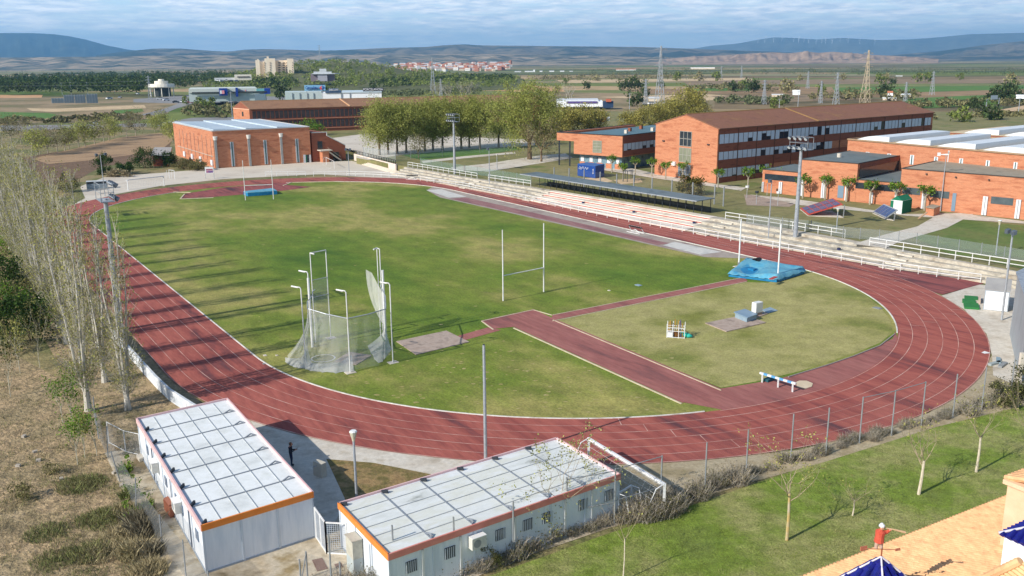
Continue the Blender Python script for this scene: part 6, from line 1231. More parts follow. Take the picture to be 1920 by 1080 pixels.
def poplar(name, label, h, seed, leafmat=LPOP, n=3400, width=1.0):
    rng = np.random.default_rng(seed); t = thing(name, label, 'tree', (0, 0, -500), 'poplars in a row along the left straight'); base = Vector((0, 0, -500)); tb_ = MB(); tw = MB(); lp = []
    fork = rng.uniform(1.2, 1.9); tb_.tube([base-Z*.2, base+Z*.6, base+Z*fork], [.36, .28, .24], 8); ns = 4
    for s in range(ns):
        a = 2*PI*s/ns+rng.uniform(-.5, .5); top = h*rng.uniform(.78, 1.0); pts = []; off = rng.uniform(.6, 1.35)*width
        for i in range(8):
            f = i/7; w_ = off*(1-(1-f)**2.2)+.12*math.sin(f*9+s); pts.append(base+Vector((math.cos(a)*w_, math.sin(a)*w_, fork*.9+(top-fork)*f)))
        tb_.tube(pts, [.13*(1-.93*i/7)+.012 for i in range(8)], 5, False)
        for k in range(74):
            f = rng.uniform(.02, .97) if k < 60 else rng.uniform(0, .14); x = f*7; i = min(int(x), 6); p = pts[i]+(pts[i+1]-pts[i])*(x-i); b = rng.uniform(0, 2*PI); el = rng.uniform(.75, 1.3) if k < 60 else rng.uniform(.45, .9)
            ln = rng.uniform(1.2, 3.4)*(1-.55*f)*width; d = Vector((math.cos(b)*math.cos(el), math.sin(b)*math.cos(el), math.sin(el))); q1 = p+d*ln*.5; q2 = q1+(d+Z*.5).normalized()*ln*.5
            tw.tube([p, q1, q2], [.024, .015, .007], 3, False)
            for j in range(3):
                o = p+(q2-p)*rng.uniform(.2, .9); dd_ = (d+Vector(rng.normal(size=3))*.35+Z*.4).normalized(); e = o+dd_*rng.uniform(.4, 1.1); tw.tube([o, e], [.012, .006], 3, False); lp.append(o+(e-o)*rng.uniform(.3, 1)); lp.append(e)
            lp.append(q2); lp.append(q1)
    tb_.build('trunk', BARKW, t); tw.build('twigs', TWIG, t)
    L_ = np.array([[*(q-base)] for q in lp]); k = rng.integers(0, len(L_), n); leaves('foliage', L_[k]+rng.normal(size=(n, 3))*.13, .15, leafmat, t, rng, .5); return t
def shrub(name, label, rad, seed, leafmat, n=700, size=.22, K=22, cat='shrub', group=None, stems=True, clump=.2):
    rng = np.random.default_rng(seed); t = thing(name, label, cat, (0, 0, -500), group); base = Vector((0, 0, -500))
    if stems:
        m_ = MB()
        for i in range(6): d = Vector(rng.normal(size=3))*.5; d.z = 1; m_.tube([base-Z*.1, base+Vector((d.x*rad[0]*.5, d.y*rad[1]*.5, rad[2]*1.1))], [.05, .015], 4, False)
        m_.build('stem', BARKB, t)
    pts = clump_pts(rng, n, K, (0, 0, rad[2]*.95), rad, clump, .4, -.75); pts[:, 2] = np.maximum(pts[:, 2], .03); leaves('foliage', pts, size, leafmat, t, rng); return t
# ---- poplar row
pv = [poplar('poplar', 'x', 19.0, 11), poplar('poplar', 'x', 18.0, 12), poplar('poplar', 'x', 19.5, 13, width=1.15)]
pspots = [(G(240, 769), 0, .88), (G(197, 717), 1, .92), (G(166, 771), 2, .92), (T(-36.5, 49.3), 0, .97), (T(-29, 49.6), 2, .96), (T(-22.5, 49.4), 1, 1.0), (T(-16, 49.8), 0, .98), (T(-9, 49.5), 2, .97), (T(-2.5, 49.7), 1, 1.0), (T(4.5, 49.4), 0, 1.0), (T(11, 49.6), 2, .97), (T(18, 49.3), 1, 1.0), (T(26, 49.5), 0, .97), (T(34, 49.2), 2, .95), (T(43, 49.2), 1, .98), (T(54, 49), 0, .95)]
used = set()
for i, (p, k, sc) in enumerate(pspots):
    lab = ['tall budding poplar with a white trunk nearest to the left cabin', 'tall budding poplar between the white wall and the second trunk row', 'tall budding poplar with a brown forked trunk at the old wire fence'][i] if i < 3 else f'tall budding white poplar, {ORD[i]} in the row counting from the left cabin'
    if k in used: copy_tree(pv[k], p, i*1.3, (sc, sc, sc*random.uniform(.95, 1.04)), lab)
    else: used.add(k); pv[k].location = p; pv[k].rotation_euler = (0, 0, i*.9); pv[k].scale = (sc, sc, sc); pv[k]['label'] = lab
# ---- plane trees of the park
pl_v = [plane_tree('plane_tree', 'x', 15, 5.6, 21, LPLANE, 12500, .34, group='plane trees between the schools'), plane_tree('plane_tree', 'x', 14.5, 5.2, 22, LPLANE, 12000, .34, group='plane trees between the schools'), plane_tree('plane_tree', 'x', 15.5, 5.8, 23, LPLANE, 11500, .34, group='plane trees between the schools')]
pts_ = [(712, 291, 0, .98), (728, 290, 1, .95), (745, 288, 2, .95), (762, 287, 0, .92), (797, 284, 1, 1.0), (812, 283, 0, .98), (830, 282, 1, 1.04), (865, 279, 0, 1.02), (880, 277, 1, .95), (900, 280, 0, 1.0), (935, 277, 1, 1.02)]
used = set()
for i, (x, y, k, sc) in enumerate(pts_):
    lab = f'yellow green budding plane tree, {ORD[i]} from the left in the playground row'
    if k in used: copy_tree(pl_v[k], G(x, y, PZ), i*1.1, sc, lab)
    else: used.add(k); pl_v[k].location = G(x, y, PZ); pl_v[k].scale = (sc,)*3; pl_v[k]['label'] = lab
big = plane_tree('plane_tree', 'tallest and broadest plane tree rising above the park path', 20.0, 7.6, 31, LPLANE, 27000, .34, .55, group='plane trees between the schools'); big.location = G(993, 299, PZ)
b2 = plane_tree('plane_tree', 'thin brownish tree with few leaves right of the tallest plane tree', 12.0, 5.0, 32, mat('brown_bud', [S(128, 118, 82), S(142, 130, 96)], scale=.4, trans=.3, island=.3), 1500, .4, .25, BARKB); b2.location = G(1015, 303, PZ)
b3 = plane_tree('plane_tree', 'small sparse tree before the playground row', 6.5, 2.6, 33, LOLIVE, 900, .3, .12); b3.location = G(785, 297, PZ)
bgv = plane_tree('park_tree', 'x', 11, 5.5, 41, LPLANE2, 3600, .55); bgv2 = plane_tree('park_tree', 'x', 13, 6.2, 42, LPLANE2, 4000, .55); bgl = [(1050, 262, 0, 1.0), (1075, 262, 1, .85), (1098, 258, 0, 1.0), (1122, 256, 1, .8), (1035, 268, 0, .9), (1205, 250, 0, .85), (1232, 246, 1, .85), (1262, 243, 0, 1.05), (1290, 238, 1, 1.25), (1312, 232, 0, .9), (1178, 249, 0, .7), (1255, 232, 1, .8)]
used = set()
for i, (x, y, k, sc) in enumerate(bgl):
    lab = f'rounded olive tree behind the annex roof, {ORD[i]} counted along that belt'; p = G(x, y, 0); v_ = (bgv, bgv2)[k]
    if k in used: copy_tree(v_, p, i*1.7, sc, lab, 'trees behind the annex')
    else: used.add(k); v_.location = p; v_.scale = (sc,)*3; v_['label'] = lab; v_['group'] = 'trees behind the annex'
# ---- pollards before the school walls
def pollard(seed, h=3.6):
    rng = np.random.default_rng(seed); t = thing('pollard_tree', 'x', 'tree', (0, 0, -500), 'pollarded young trees before the schools'); base = Vector((0, 0, -500)); m_ = MB(); lp = []
    m_.tube([base-Z*.1, base+Z*h*.35, base+Z*h*.62], [.16, .13, .12], 7)
    for k in range(4):
        a = 2*PI*k/4+rng.uniform(-.5, .5); q = base+Vector((math.cos(a)*.75, math.sin(a)*.75, h*rng.uniform(.85, 1.0))); m_.tube([base+Z*h*.6, (base+Z*h*.62+q)/2+Vector((math.cos(a)*.15, math.sin(a)*.15, -.1)), q], [.11, .1, .08], 6); lp.append(q)
    m_.build('trunk', BARKG, t); L_ = np.array([[*(q-base)] for q in lp]); n = 380; k = rng.integers(0, len(L_), n); leaves('foliage', L_[k]+rng.normal(size=(n, 3))*.27, .30, LGREEN, t, rng); return t
pov = [pollard(51), pollard(52), pollard(53)]; pp = [(1096, 307), (1122, 309), (1147, 324), (1168, 340), (1191, 328), (1222, 331), (1248, 337), (1280, 338), (1312, 336), (1346, 352), (1402, 356), (1434, 354), (1467, 361), (1505, 372), (1547, 374), (1587, 378), (1631, 384), (1679, 390), (1733, 395)]
for i, (x, y) in enumerate(pp):
    lab = f'pollarded tree with green tufts, {ORD[i]} from the left along the school walls'; k = i % 3
    if i >= 3: copy_tree(pov[k], G(x, y, PZ), i*1.3, (1.0, 1.0, 1.0) if i < 10 else (1.15, 1.15, 1.12), lab)
    else: pov[k].location = G(x, y, PZ); pov[k]['label'] = lab
s_ = shrub('round_shrub', 'big round olive and rust shrub before the gabled school', (2.6, 2.2, 2.0), 61, mat('rust_olive', [S(84, 92, 40), S(112, 96, 44), S(70, 80, 36)], scale=.5, trans=.3, island=.35), 2600, .34); s_.location = G(1294, 366, PZ)
s_ = shrub('willow_bush', 'yellow green bush between the school and the low workshop roof', (4.2, 3, 3.2), 62, LGREEN, 1500, .4); s_.location = G(1478, 322, PZ)
s_ = shrub('willow_bush', 'bright green bush behind the right end of the sports hall', (5, 4, 3.4), 63, LGREEN, 1400, .5); s_.location = G(580, 262, 0)
# ---- bushes by the far apron
for i, (x, y, r, mt, lab) in enumerate([(196, 327, (2.2, 2, 2.4), LDARK, 'dark green bush behind the grey shelter'), (237, 327, (2.2, 2, 1.7), LDARK, 'dark green bush between the shelter and the brick shed'), (272, 315, (3.6, 2.6, 2.8), LDARK, 'largest dark bush beside the brick shed'), (318, 312, (2.0, 1.8, 2.0), LDARK, 'small dark bush right of the brick shed'), (345, 318, (3.6, 2.2, 1.5), LOLIVE, 'olive bush at the foot of the hall side wall'), (372, 320, (2.6, 2.0, 1.4), LOLIVE, 'dry olive bush beside the hall corner'), (128, 360, (2.2, 2, 2.2), LOLIVE, 'yellowish bush at the left end of the far bend'), (222, 332, (2.8, 1.4, .9), LDRY, 'brown low bush between two dark bushes')]):
    s_ = shrub('bush', lab, r, 70+i, mt, 3000 if mt is LDARK else 1800, .3); s_.location = G(x, y)
# ---- hedgerow trees behind the ploughed field
hv = [plane_tree('hedgerow_tree', 'x', 9, 3.6, 81, LOLIVE, 900, .42, .16, BARKG), plane_tree('hedgerow_tree', 'x', 8, 3.4, 82, LPLANE, 1500, .42, .14, BARKG), plane_tree('hedgerow_tree', 'x', 9.5, 2.6, 83, mat('brown_bud', None), 420, .32, .14, BARKG)]
hl = [(75, 290, 2), (90, 288, 0), (72, 292, 1), (108, 285, 2), (122, 283, 0), (130, 280, 1), (148, 276, 2), (160, 275, 1), (178, 271, 0), (195, 267, 2), (205, 264, 1), (215, 260, 1), (238, 257, 2), (255, 255, 0), (290, 248, 1), (302, 246, 1), (318, 262, 1), (325, 268, 1), (60, 276, 2), (40, 270, 2), (22, 268, 0), (300, 238, 0), (262, 240, 2)]
used = set()
for i, (x, y, k) in enumerate(hl):
    lab = f'scrubby budding tree behind the ploughed field, {ORD[i]} in planting order from the left'; lab = f'scrubby budding tree, {ORD[i]} along the hedgerow behind the ploughed field'
    sc = random.uniform(.8, 1.15)
    if k in used: copy_tree(hv[k], G(x, y), i*1.1, sc, lab, 'hedgerow trees behind the ploughed field')
    else: used.add(k); hv[k].location = G(x, y); hv[k].scale = (sc,)*3; hv[k]['label'] = lab; hv[k]['group'] = 'hedgerow trees behind the ploughed field'
# ---- undergrowth on the left lot
gbv = shrub('green_bush', 'big dark green bush at the left edge', (3.2, 3, 2.8), 91, LDARK, 2200, .3, 30); gbv.location = G(18, 655)
copy_tree(gbv, G(58, 640), 1.2, .8, 'dark green bush beside the big one at the left edge')
copy_tree(gbv, G(5, 560), 2.0, .9, 'dark bush behind the stake fence on the left edge')
rv = [shrub('scrub_bush', 'x', (2.2, 2.2, 1.8), 92, LOLIVE, 900, .26, 22), shrub('scrub_bush', 'x', (1.8, 1.8, 2.2), 93, LGREEN, 700, .24, 20), shrub('scrub_bush', 'x', (2.6, 2.2, 1.5), 94, LDARK, 900, .26, 22)]
rl_ = [(20, 520, 0), (35, 560, 2), (10, 480, 1), (45, 600, 0), (15, 600, 1), (50, 545, 2), (0, 440, 0), (25, 465, 2), (12, 420, 1), (70, 620, 1), (40, 505, 1), (5, 625, 2)]
for i, (x, y, k) in enumerate(rl_):
    lab = f'rough bush, {ORD[i]} in the thicket left of the stake fence'; sc = random.uniform(.8, 1.3)
    if i in (0, 1, 2): rv[k].location = G(x, y); rv[k].scale = (sc,)*3; rv[k]['label'] = lab; rv[k]['group'] = 'bushes in the left thicket'
    else: copy_tree(rv[k], G(x, y), i*1.4, sc, lab, 'bushes in the left thicket')
def sapling(label, h, seed, leafmat, n=420, spread=.4, cat='sapling', size=.14, trunk=.035, loc=None, group=None):
    rng = np.random.default_rng(seed); t = thing('sapling', label, cat, (0, 0, -500), group); base = Vector((0, 0, -500)); m_ = MB(); tips = []
    m_.tube([base-Z*.1, base+Z*h*.4], [trunk, trunk*.8], 5)
    for k in range(5): limb(m_, base+Z*h*rng.uniform(.12, .4), Vector((rng.normal()*.25, rng.normal()*.25, 1)), h*.38, trunk*.6, 2, rng, spread, .5, tips, 4)
    m_.build('stem', TWIG, t); L_ = np.array([[*(q-base)] for q, _ in tips]); k = rng.integers(0, len(L_), n); leaves('foliage', L_[k]+rng.normal(size=(n, 3))*.2, size, leafmat, t, rng); t.location = loc; return t
for i, (x, y, h, mt, lab) in enumerate([(75, 690, 5.0, LOLIVE, 'grey green sapling right of the big left bush'), (38, 700, 4.2, LPOP, 'yellowish sapling in shade at the left edge'), (20, 745, 4.5, LOLIVE, 'sapling at the very left edge above the dirt'), (146, 872, 3.2, LGREEN, 'bright green sapling in the dirt lot, nearest the camera'), (160, 860, 3.0, LPOP, 'thin sapling between two bright green ones on the dirt lot'), (182, 855, 3.2, LGREEN, 'bright green sapling close to the old wire fence'), (118, 795, 3.6, LGREEN, 'green sapling left of the forked brown poplar'), (135, 790, 3.4, LGREEN, 'green sapling touching the forked brown poplar')]):
    sapling(lab, h, 110+i, mt, 520, .35, loc=G(x, y), size=.15)
# dry tussocks, weeds and stones on the dirt lot
rngT = np.random.default_rng(77)
def blades(name, spots, mt, label, cat, kind='stuff'):
    V = []; 
    for (p, r, h, n) in spots:
        a = rngT.uniform(0, 2*PI, n); rr_ = r*np.sqrt(rngT.uniform(0, 1, n)); x = p[0]+rr_*np.cos(a); y = p[1]+rr_*np.sin(a); hh_ = h*rngT.uniform(.4, 1.15, n)*(1-.5*rr_/r); lean = rngT.normal(size=(n, 2))*.35*hh_[:, None]; w = .011+.009*hh_; b = rngT.uniform(0, PI, n)
        dx, dy = np.cos(b)*w, np.sin(b)*w; z0 = np.full(n, p[2] if len(p) > 2 else .03)
        V.append(np.stack([np.stack([x-dx, y-dy, z0], 1), np.stack([x+dx, y+dy, z0], 1), np.stack([x+lean[:, 0]*.5+dx*.7, y+lean[:, 1]*.5+dy*.7, z0+hh_*.6], 1), np.stack([x+lean[:, 0]-dx*.2, y+lean[:, 1]-dy*.2, z0+hh_], 1)], 1).reshape(-1, 3))
    V = np.vstack(V); return arr_obj(name, V, np.arange(len(V)).reshape(-1, 4), mt, label=label, cat=cat, kind=kind)
DRYG = mat('dry_blade', [S(156, 142, 106), S(174, 160, 124), S(128, 120, 82)], scale=.5, island=.35, trans=.2); GRNB = mat('weed_blade', [S(98, 108, 58), S(116, 120, 72), S(128, 124, 84)], scale=.6, island=.4, trans=.2); GREYB = mat('grey_weed', [S(128, 120, 98), S(112, 104, 82), S(146, 138, 116)], scale=.6, island=.4, trans=.2)
def scatter(n, poly, rlo, rhi, hlo, hhi, d):
    xs = [q[0] for q in poly]; ys = [q[1] for q in poly]; out = []
    while len(out) < n:
        x, y = rngT.uniform(min(xs), max(xs)), rngT.uniform(min(ys), max(ys)); ins = False; j = len(poly)-1
        for i in range(len(poly)):
            if (poly[i][1] > y) != (poly[j][1] > y) and x < (poly[j][0]-poly[i][0])*(y-poly[i][1])/(poly[j][1]-poly[i][1])+poly[i][0]: ins = not ins
            j = i
        if ins: r = rngT.uniform(rlo, rhi); out.append(((*G(x, y)[:2], .03), r, rngT.uniform(hlo, hhi), int(d*r*r)+6))
    return out
LOT = [(-10, 700), (130, 720), (185, 830), (250, 960), (320, 1085), (-10, 1085)]
blades('dry_grass', scatter(170, LOT, .2, .8, .12, .4, 110)+[(G(x, y), r, h, n) for x, y, r, h, n in ((225, 1010, 1.2, .8, 1300), (255, 1040, 1.0, 1.1, 1300), (190, 1040, 1.2, .7, 1100), (280, 1075, 1.0, 1.0, 1100), (235, 960, .9, .8, 900))], DRYG, 'dry straw tussocks scattered over the dirt lot', 'dry grass')
blades('weeds', scatter(80, LOT, .25, .9, .12, .45, 130)+[(G(x, y), r, h, n) for x, y, r, h, n in ((155, 910, 1.6, .6, 1500), (190, 975, 1.5, .6, 1300), (170, 1040, 1.2, .8, 900), (235, 885, .5, .9, 300), (240, 935, .5, 1.0, 300), (275, 955, .5, .8, 300), (90, 1000, 1.3, .5, 900), (105, 1050, 1.3, .5, 900))], GRNB, 'low green weeds on the dirt lot', 'weeds')
blades('grey_brush', scatter(80, LOT, .3, .9, .1, .35, 120)+[(G(x, y), r, h, n) for x, y, r, h, n in ((268, 1000, .9, 1.5, 800), (262, 985, .8, 1.5, 700), (285, 1040, .7, 1.2, 500))], GREYB, 'grey dead brush on the dirt lot', 'brush')
blades('verge_grass', [((*T(rngT.uniform(-62, 60), rngT.uniform(45.5, 51))[:2], .04), rngT.uniform(.3, 1), rngT.uniform(.1, .35), 60) for _ in range(260)], GRNB, 'thin grass under the poplars', 'grass')
LAWNB = mat('lawn_blade', [S(122, 136, 62), S(132, 144, 66), S(112, 122, 62), S(164, 160, 106)], scale=.3, island=.35, trans=.25)
LW = [(1925, 752), (1600, 850), (1240, 968), (900, 1085), (1495, 1085), (1925, 925)]
blades('lawn_grass', scatter(2600, LW, .25, .8, .05, .14, 70), LAWNB, 'short grass blades of the front lawn', 'grass')
yb_ = shrub('weed_clump', 'yellow green weed clump behind the old wire fence, far one', (.6, .6, .7), 130, LGREEN, 260, .16, 10, 'weed', stems=False); yb_.location = G(239, 890); copy_tree(yb_, G(250, 925), 1, .9, 'yellow green weed clump behind the old wire fence, middle one'); copy_tree(yb_, G(273, 960), 2, .9, 'yellow green weed clump behind the old wire fence, near one'); copy_tree(yb_, G(243, 975), 3, .9, 'yellow green weed clump left of the old wire fence')
ob_ = shrub('grey_shrub', 'round grey green shrub on the bare dirt', (.75, .75, .6), 131, LOLIVE, 400, .14, 14, stems=False); ob_.location = G(38, 938); copy_tree(ob_, G(95, 892), 1, .8, 'small dark shrub on the bare dirt')
stn = mat('pale_stone', [S(186, 178, 166), S(160, 150, 136)], scale=4)
for i, (x, y) in enumerate([(34, 873), (66, 847), (45, 818), (115, 898), (201, 1017), (72, 863), (215, 886), (228, 910)]): MB().box(G(x, y, .1), (.3, .22, .18), i*.7).build('stone', stn, label='small pale stone lying on the dirt lot', cat='stone', group='stones on the dirt lot')
# ---- dry hedge along the front fence
def dry_bush(seed, leafmat, n=1500):
    rng = np.random.default_rng(seed); t = thing('hedge_shrub', 'x', 'shrub', (0, 0, -500), 'dry shrubs along the front fence'); base = np.array([0, 0, -500.0]); k = 520
    a = rng.uniform(0, 2*PI, k); r0 = .9*np.sqrt(rng.uniform(0, 1, k)); p0 = np.stack([r0*np.cos(a), r0*np.sin(a), np.zeros(k)], 1); d = rng.normal(size=(k, 3))*.42; d[:, 2] = 1; ln = rng.uniform(.6, 1.6, (k, 1))*(1-.3*(r0/.9))[:, None]; p1 = p0+d*ln; w = .014
    b = rng.uniform(0, PI, k); o = np.stack([np.cos(b)*w, np.sin(b)*w, 0*b], 1); V = np.stack([p0-o, p0+o, p1+o*.4, p1-o*.4], 1).reshape(-1, 3)
    arr_obj('twigs', V+base, np.arange(len(V)).reshape(-1, 4), mat('dry_twig', [S(146, 136, 122), S(168, 160, 146), S(122, 112, 98)], scale=.8, island=.3), t)
    q = rng.integers(0, k, n); f = rng.uniform(.2, 1, (n, 1)); leaves('foliage', p0[q]+(p1-p0)[q]*f+rng.normal(size=(n, 3))*.08, .10, leafmat, t, rng); return t
dv = [dry_bush(141, LDRY, 900), dry_bush(142, leafm('hedge_leaf', [S(124, 112, 80), S(108, 104, 62), S(138, 124, 94)]), 1300), dry_bush(143, LOLIVE, 1200)]
cnt = 0; fl_ = [v for v in fp]
for a, b in zip(fl_, fl_[1:]):
    k = max(2, round((b-a).length/1.15))
    for i in range(k):
        p = a+(b-a)*(i+random.uniform(.2, .8))/k; nrm = (b-a).normalized().cross(Z); p = p-nrm*random.uniform(-.1, .75) if nrm.y < 0 else p+nrm*random.uniform(-.1, .75); p.z = .03; f = (p.x+8)/46
        v_ = cnt % 3 if f > .45 else [0, 1, 0, 1, 2][cnt % 5]; sc = random.uniform(.62, 1.08)*(.95 if f < .5 else .55)
        if f > .93: sc *= 1.7; v_ = 2
        lab = f'dry twiggy shrub, {ORD[cnt] if cnt < 40 else "one of the farther ones"} in the hedge along the front fence from the left'
        if cnt < 40: lab = f'dry twiggy shrub, {ORD[cnt]} from the left in the front fence hedge'
        else: lab = f'dry twiggy shrub, {ORD[cnt-40]} past the fortieth in the front fence hedge'
        if cnt < 3: dv[cnt].location = p; dv[cnt].scale = (sc,)*3; dv[cnt]['label'] = lab
        else: copy_tree(dv[v_], p, cnt*1.9, (sc, sc, sc*random.uniform(.75, 1.05)), lab)
        cnt += 1
for q_, sc_ in (((1222, 968), .95), ((1243, 963), 1.05), ((1262, 955), .95), ((1208, 972), .9)):
    copy_tree(dv[1], G(*q_), q_[0], sc_, f'dry twiggy shrub, {ORD[cnt-40]} past the fortieth in the front fence hedge'); cnt += 1
dkv = shrub('evergreen_bush', 'dark green bush at the right end of the front fence', (2.2, 1.6, 1.7), 151, leafm('olive_dark', [S(76, 84, 44), S(96, 96, 60), S(62, 70, 36)]), 2600, .2); dkv.location = G(1918, 748); dkv.scale = (.8,)*3; copy_tree(dkv, G(1878, 762), 1.2, .6, 'dark bush left of the bigger one at the right fence end'); copy_tree(dkv, G(915, 1062), 2, (.38, .38, .42), 'small dark green bush in the hedge before the longer cabin')
# ---- young trees on the front lawn
def young_tree(label, base, h, seed, trunkm, n=260, leafmat=LPOP, lean=(0, 0), spread=.62, trunk=.11, size=.12, crown=.42):
    rng = np.random.default_rng(seed); t = thing('young_tree', label, 'tree', base); b = Vector(base); m_ = MB(); br = MB(); tips = []; th = h*crown; top = b+Vector((lean[0], lean[1], th))
    m_.tube([b-Z*.1, b+(top-b)*.5+Vector((.03, 0, 0)), top], [trunk, trunk*.85, trunk*.7], 7); m_.build('trunk', trunkm, t)
    for k in range(5): a = 2*PI*k/6+rng.uniform(-.3, .3); limb(br, top-Z*rng.uniform(0, .25)*th, Vector((math.cos(a)*.75, math.sin(a)*.75, rng.uniform(.5, 1.2))), h*.3, trunk*.33, 3, rng, spread, .22, tips, 4, (2, 3))
    br.build('branches', mat('tan_twig', [S(150, 134, 108), S(170, 154, 126)], scale=2), t); L_ = np.array([[*(q-b)] for q, d_ in tips if d_ <= 1]); k = rng.integers(0, len(L_), n); leaves('foliage', L_[k]+rng.normal(size=(n, 3))*.10, size, leafmat, t, rng); return t
BPALE = mat('pale_trunk', [S(186, 172, 148), S(206, 194, 172), S(160, 146, 122)], scale=2, det=5)
BLICH = mat('lichen_trunk', [S(190, 178, 156), S(180, 164, 130), S(190, 160, 84), S(176, 164, 140)], scale=.7, det=4)
young_tree('bare young tree with an orange lichen trunk on the lawn', G(1475, 1014), 5.8, 161, BLICH, 420, LPOP, (.0, .1), trunk=.10, crown=.5)
young_tree('bare spreading young tree on the lawn, middle of the three whole ones', G(1722, 928), 5.0, 162, BPALE, 160, LPOP, (.15, .05), .7, .11, crown=.46)
young_tree('young tree with yellow buds on the lawn, farthest right of the whole ones', G(1830, 886), 5.0, 163, BPALE, 260, LPOP, (.05, .05), .5, .09, crown=.5)
young_tree('small bent sapling beside tree shadows on the lawn', G(1598, 968), 2.6, 164, BPALE, 60, LPOP, (.05, .0), .5, .05, crown=.4)
young_tree('pale young tree cut by the right edge of the picture', G(1935, 850), 5.0, 165, BPALE, 120, LPOP, (-.3, 0), .6, .1, crown=.4)
young_tree('thin bare sapling at the bottom edge of the lawn', G(1168, 1090), 3.6, 166, BPALE, 30, LPOP, (.05, .05), .25, .04, crown=.7)
young_tree('budding young tree with greenish leaves overlapping the longer cabin roof', G(1050, 1008), 6.0, 167, BPALE, 800, leafm('lime_leaf', [S(150, 152, 84), S(164, 164, 104), S(128, 134, 60)]), (.1, .3), .45, .08, .13, .38)
tb2 = shrub('twig_shrub', 'leafy shrub at the foot of the budding tree before the longer cabin', (1.3, 1.0, 1.2), 171, LPOP, 500, .14); tb2.location = G(1010, 1015)
# ================================================================ THE FAR BACKGROUND
rngB = np.random.default_rng(9)
def inpoly(x, y, poly):
    ins = False; j = len(poly)-1
    for i in range(len(poly)):
        if (poly[i][1] > y) != (poly[j][1] > y) and x < (poly[j][0]-poly[i][0])*(y-poly[i][1])/(poly[j][1]-poly[i][1])+poly[i][0]: ins = not ins
        j = i
    return ins
def wood(name, spots, mt, label, n=70, size=1.7):
    V = []
    for (x, y, z, r, h) in spots:
        d = rngB.normal(size=(n, 3)); d /= np.linalg.norm(d, axis=1, keepdims=True); q = d*rngB.uniform(.55, 1, (n, 1))*np.array([r, r, h*.42])+np.array([x, y, z+h*.6]); v, _ = leaf_arrays(q, size, rngB); V.append(v)
    V = np.vstack(V); return arr_obj(name, V, np.arange(len(V)).reshape(-1, 4), mt, label=label, cat='wood', kind='stuff')
def px_spots(n, poly, r, h):
    xs = [q[0] for q in poly]; ys = [q[1] for q in poly]; out = []
    while len(out) < n:
        x, y = rngB.uniform(min(xs), max(xs)), rngB.uniform(min(ys), max(ys))
        if inpoly(x, y, poly): p = G(x, y); out.append((p.x, p.y, 0, rngB.uniform(*r), rngB.uniform(*h)))
    return out
PINEF = leafm('far_pine', [S(52, 70, 30), S(74, 90, 40), S(40, 56, 28)], trans=.15, sc=.02); PINEH = leafm('hill_pine', [S(112, 126, 62), S(130, 140, 72), S(88, 104, 50)], trans=.15, sc=.03)
wood('pine_wood', px_spots(760, [(-60, 180), (150, 179), (262, 181), (272, 172), (330, 170), (400, 165), (478, 160), (452, 143), (380, 141), (300, 143), (120, 148), (-60, 152)], (3.6, 5.8), (11, 15.5)), PINEF, 'dense dark pine wood along the left behind the road', 60, 2.0)
hill = hills('hill', [(380, 158), (430, 148), (480, 134), (540, 122), (600, 117), (650, 116), (700, 121), (760, 131), (830, 140), (900, 146), (980, 158)], 1250, 520, mat('hill_soil', [S(84, 92, 52), S(104, 104, 66), S(70, 80, 42)], scale=.02, det=7), 'low rounded pine hill behind the stores', 7, .15)
hv_ = np.array([v.co for v in hill.data.vertices]).reshape(26, 150, 3); sp_ = []
for _ in range(900):
    j = int(rngB.uniform(3, 22)); i = int(rngB.uniform(3, 147)); v = hv_[j, i]; sp_.append((v[0]+rngB.normal()*5, v[1]+rngB.normal()*8, v[2], rngB.uniform(2, 3.6), rngB.uniform(4, 6.5)))
wood('hill_wood', sp_, PINEH, 'young pine plantation covering the low hill', 34, 1.5)
wood('pine_belt', px_spots(120, [(690, 172), (760, 166), (860, 160), (965, 157), (960, 152), (860, 152), (740, 156)], (4, 6), (9, 12)), PINEF, 'dark pine belt at the foot of the low hill', 60, 2.0)
wood('pine_belt', px_spots(40, [(470, 170), (560, 172), (560, 165), (480, 160)], (4, 6.5), (9, 14)), PINEF, 'dark pines before the cream apartment block', 60, 2.0)
SCRUB = leafm('far_scrub', [S(104, 104, 68), S(122, 116, 80), S(86, 92, 54)], trans=.15, sc=.01); SCRUBD = leafm('far_scrub_dark', [S(84, 94, 62), S(102, 108, 74), S(72, 82, 54)], trans=.15, sc=.01)
def strip(name, poly, n, r, h, mt, lab): wood(name, px_spots(n, poly, r, h), mt, lab, 26, 1.6)
strip('scrub', [(660, 184), (900, 178), (900, 168), (760, 172), (660, 176)], 160, (2, 4), (2, 4), SCRUBD, 'dark scrub slope behind the plane trees')
strip('scrub', [(1280, 176), (1400, 172), (1500, 174), (1500, 166), (1380, 160), (1290, 166)], 90, (2, 4.5), (2.5, 6), SCRUB, 'scrub and small trees left of the tan pylon')
strip('scrub', [(1500, 190), (1640, 190), (1720, 188), (1720, 176), (1560, 176)], 90, (2, 4.5), (2.5, 6), SCRUB, 'bushes around the farm sheds behind the gabled school')
strip('scrub', [(1700, 205), (1930, 198), (1930, 190), (1720, 192)], 80, (1.6, 3.4), (2, 4), SCRUB, 'low bushes along the green meadow on the right')
strip('scrub', [(1340, 196), (1480, 198), (1480, 188), (1350, 188)], 60, (1.8, 4), (2, 5), SCRUBD, 'bushes just behind the gabled school roof')
strip('scrub', [(980, 156), (1300, 152), (1300, 142), (1000, 146)], 150, (3, 7), (4, 9), SCRUB, 'pale budding grove across the plain')
strip('scrub', [(1100, 141), (1930, 143), (1930, 132), (1110, 132)], 260, (5, 14), (4, 9), SCRUBD, 'far dark belt of groves across the plain')
strip('scrub', [(0, 140), (460, 135), (740, 133), (740, 124), (300, 124), (0, 126)], 240, (6, 16), (4, 9), SCRUBD, 'far dark belt of groves beyond the pine wood')
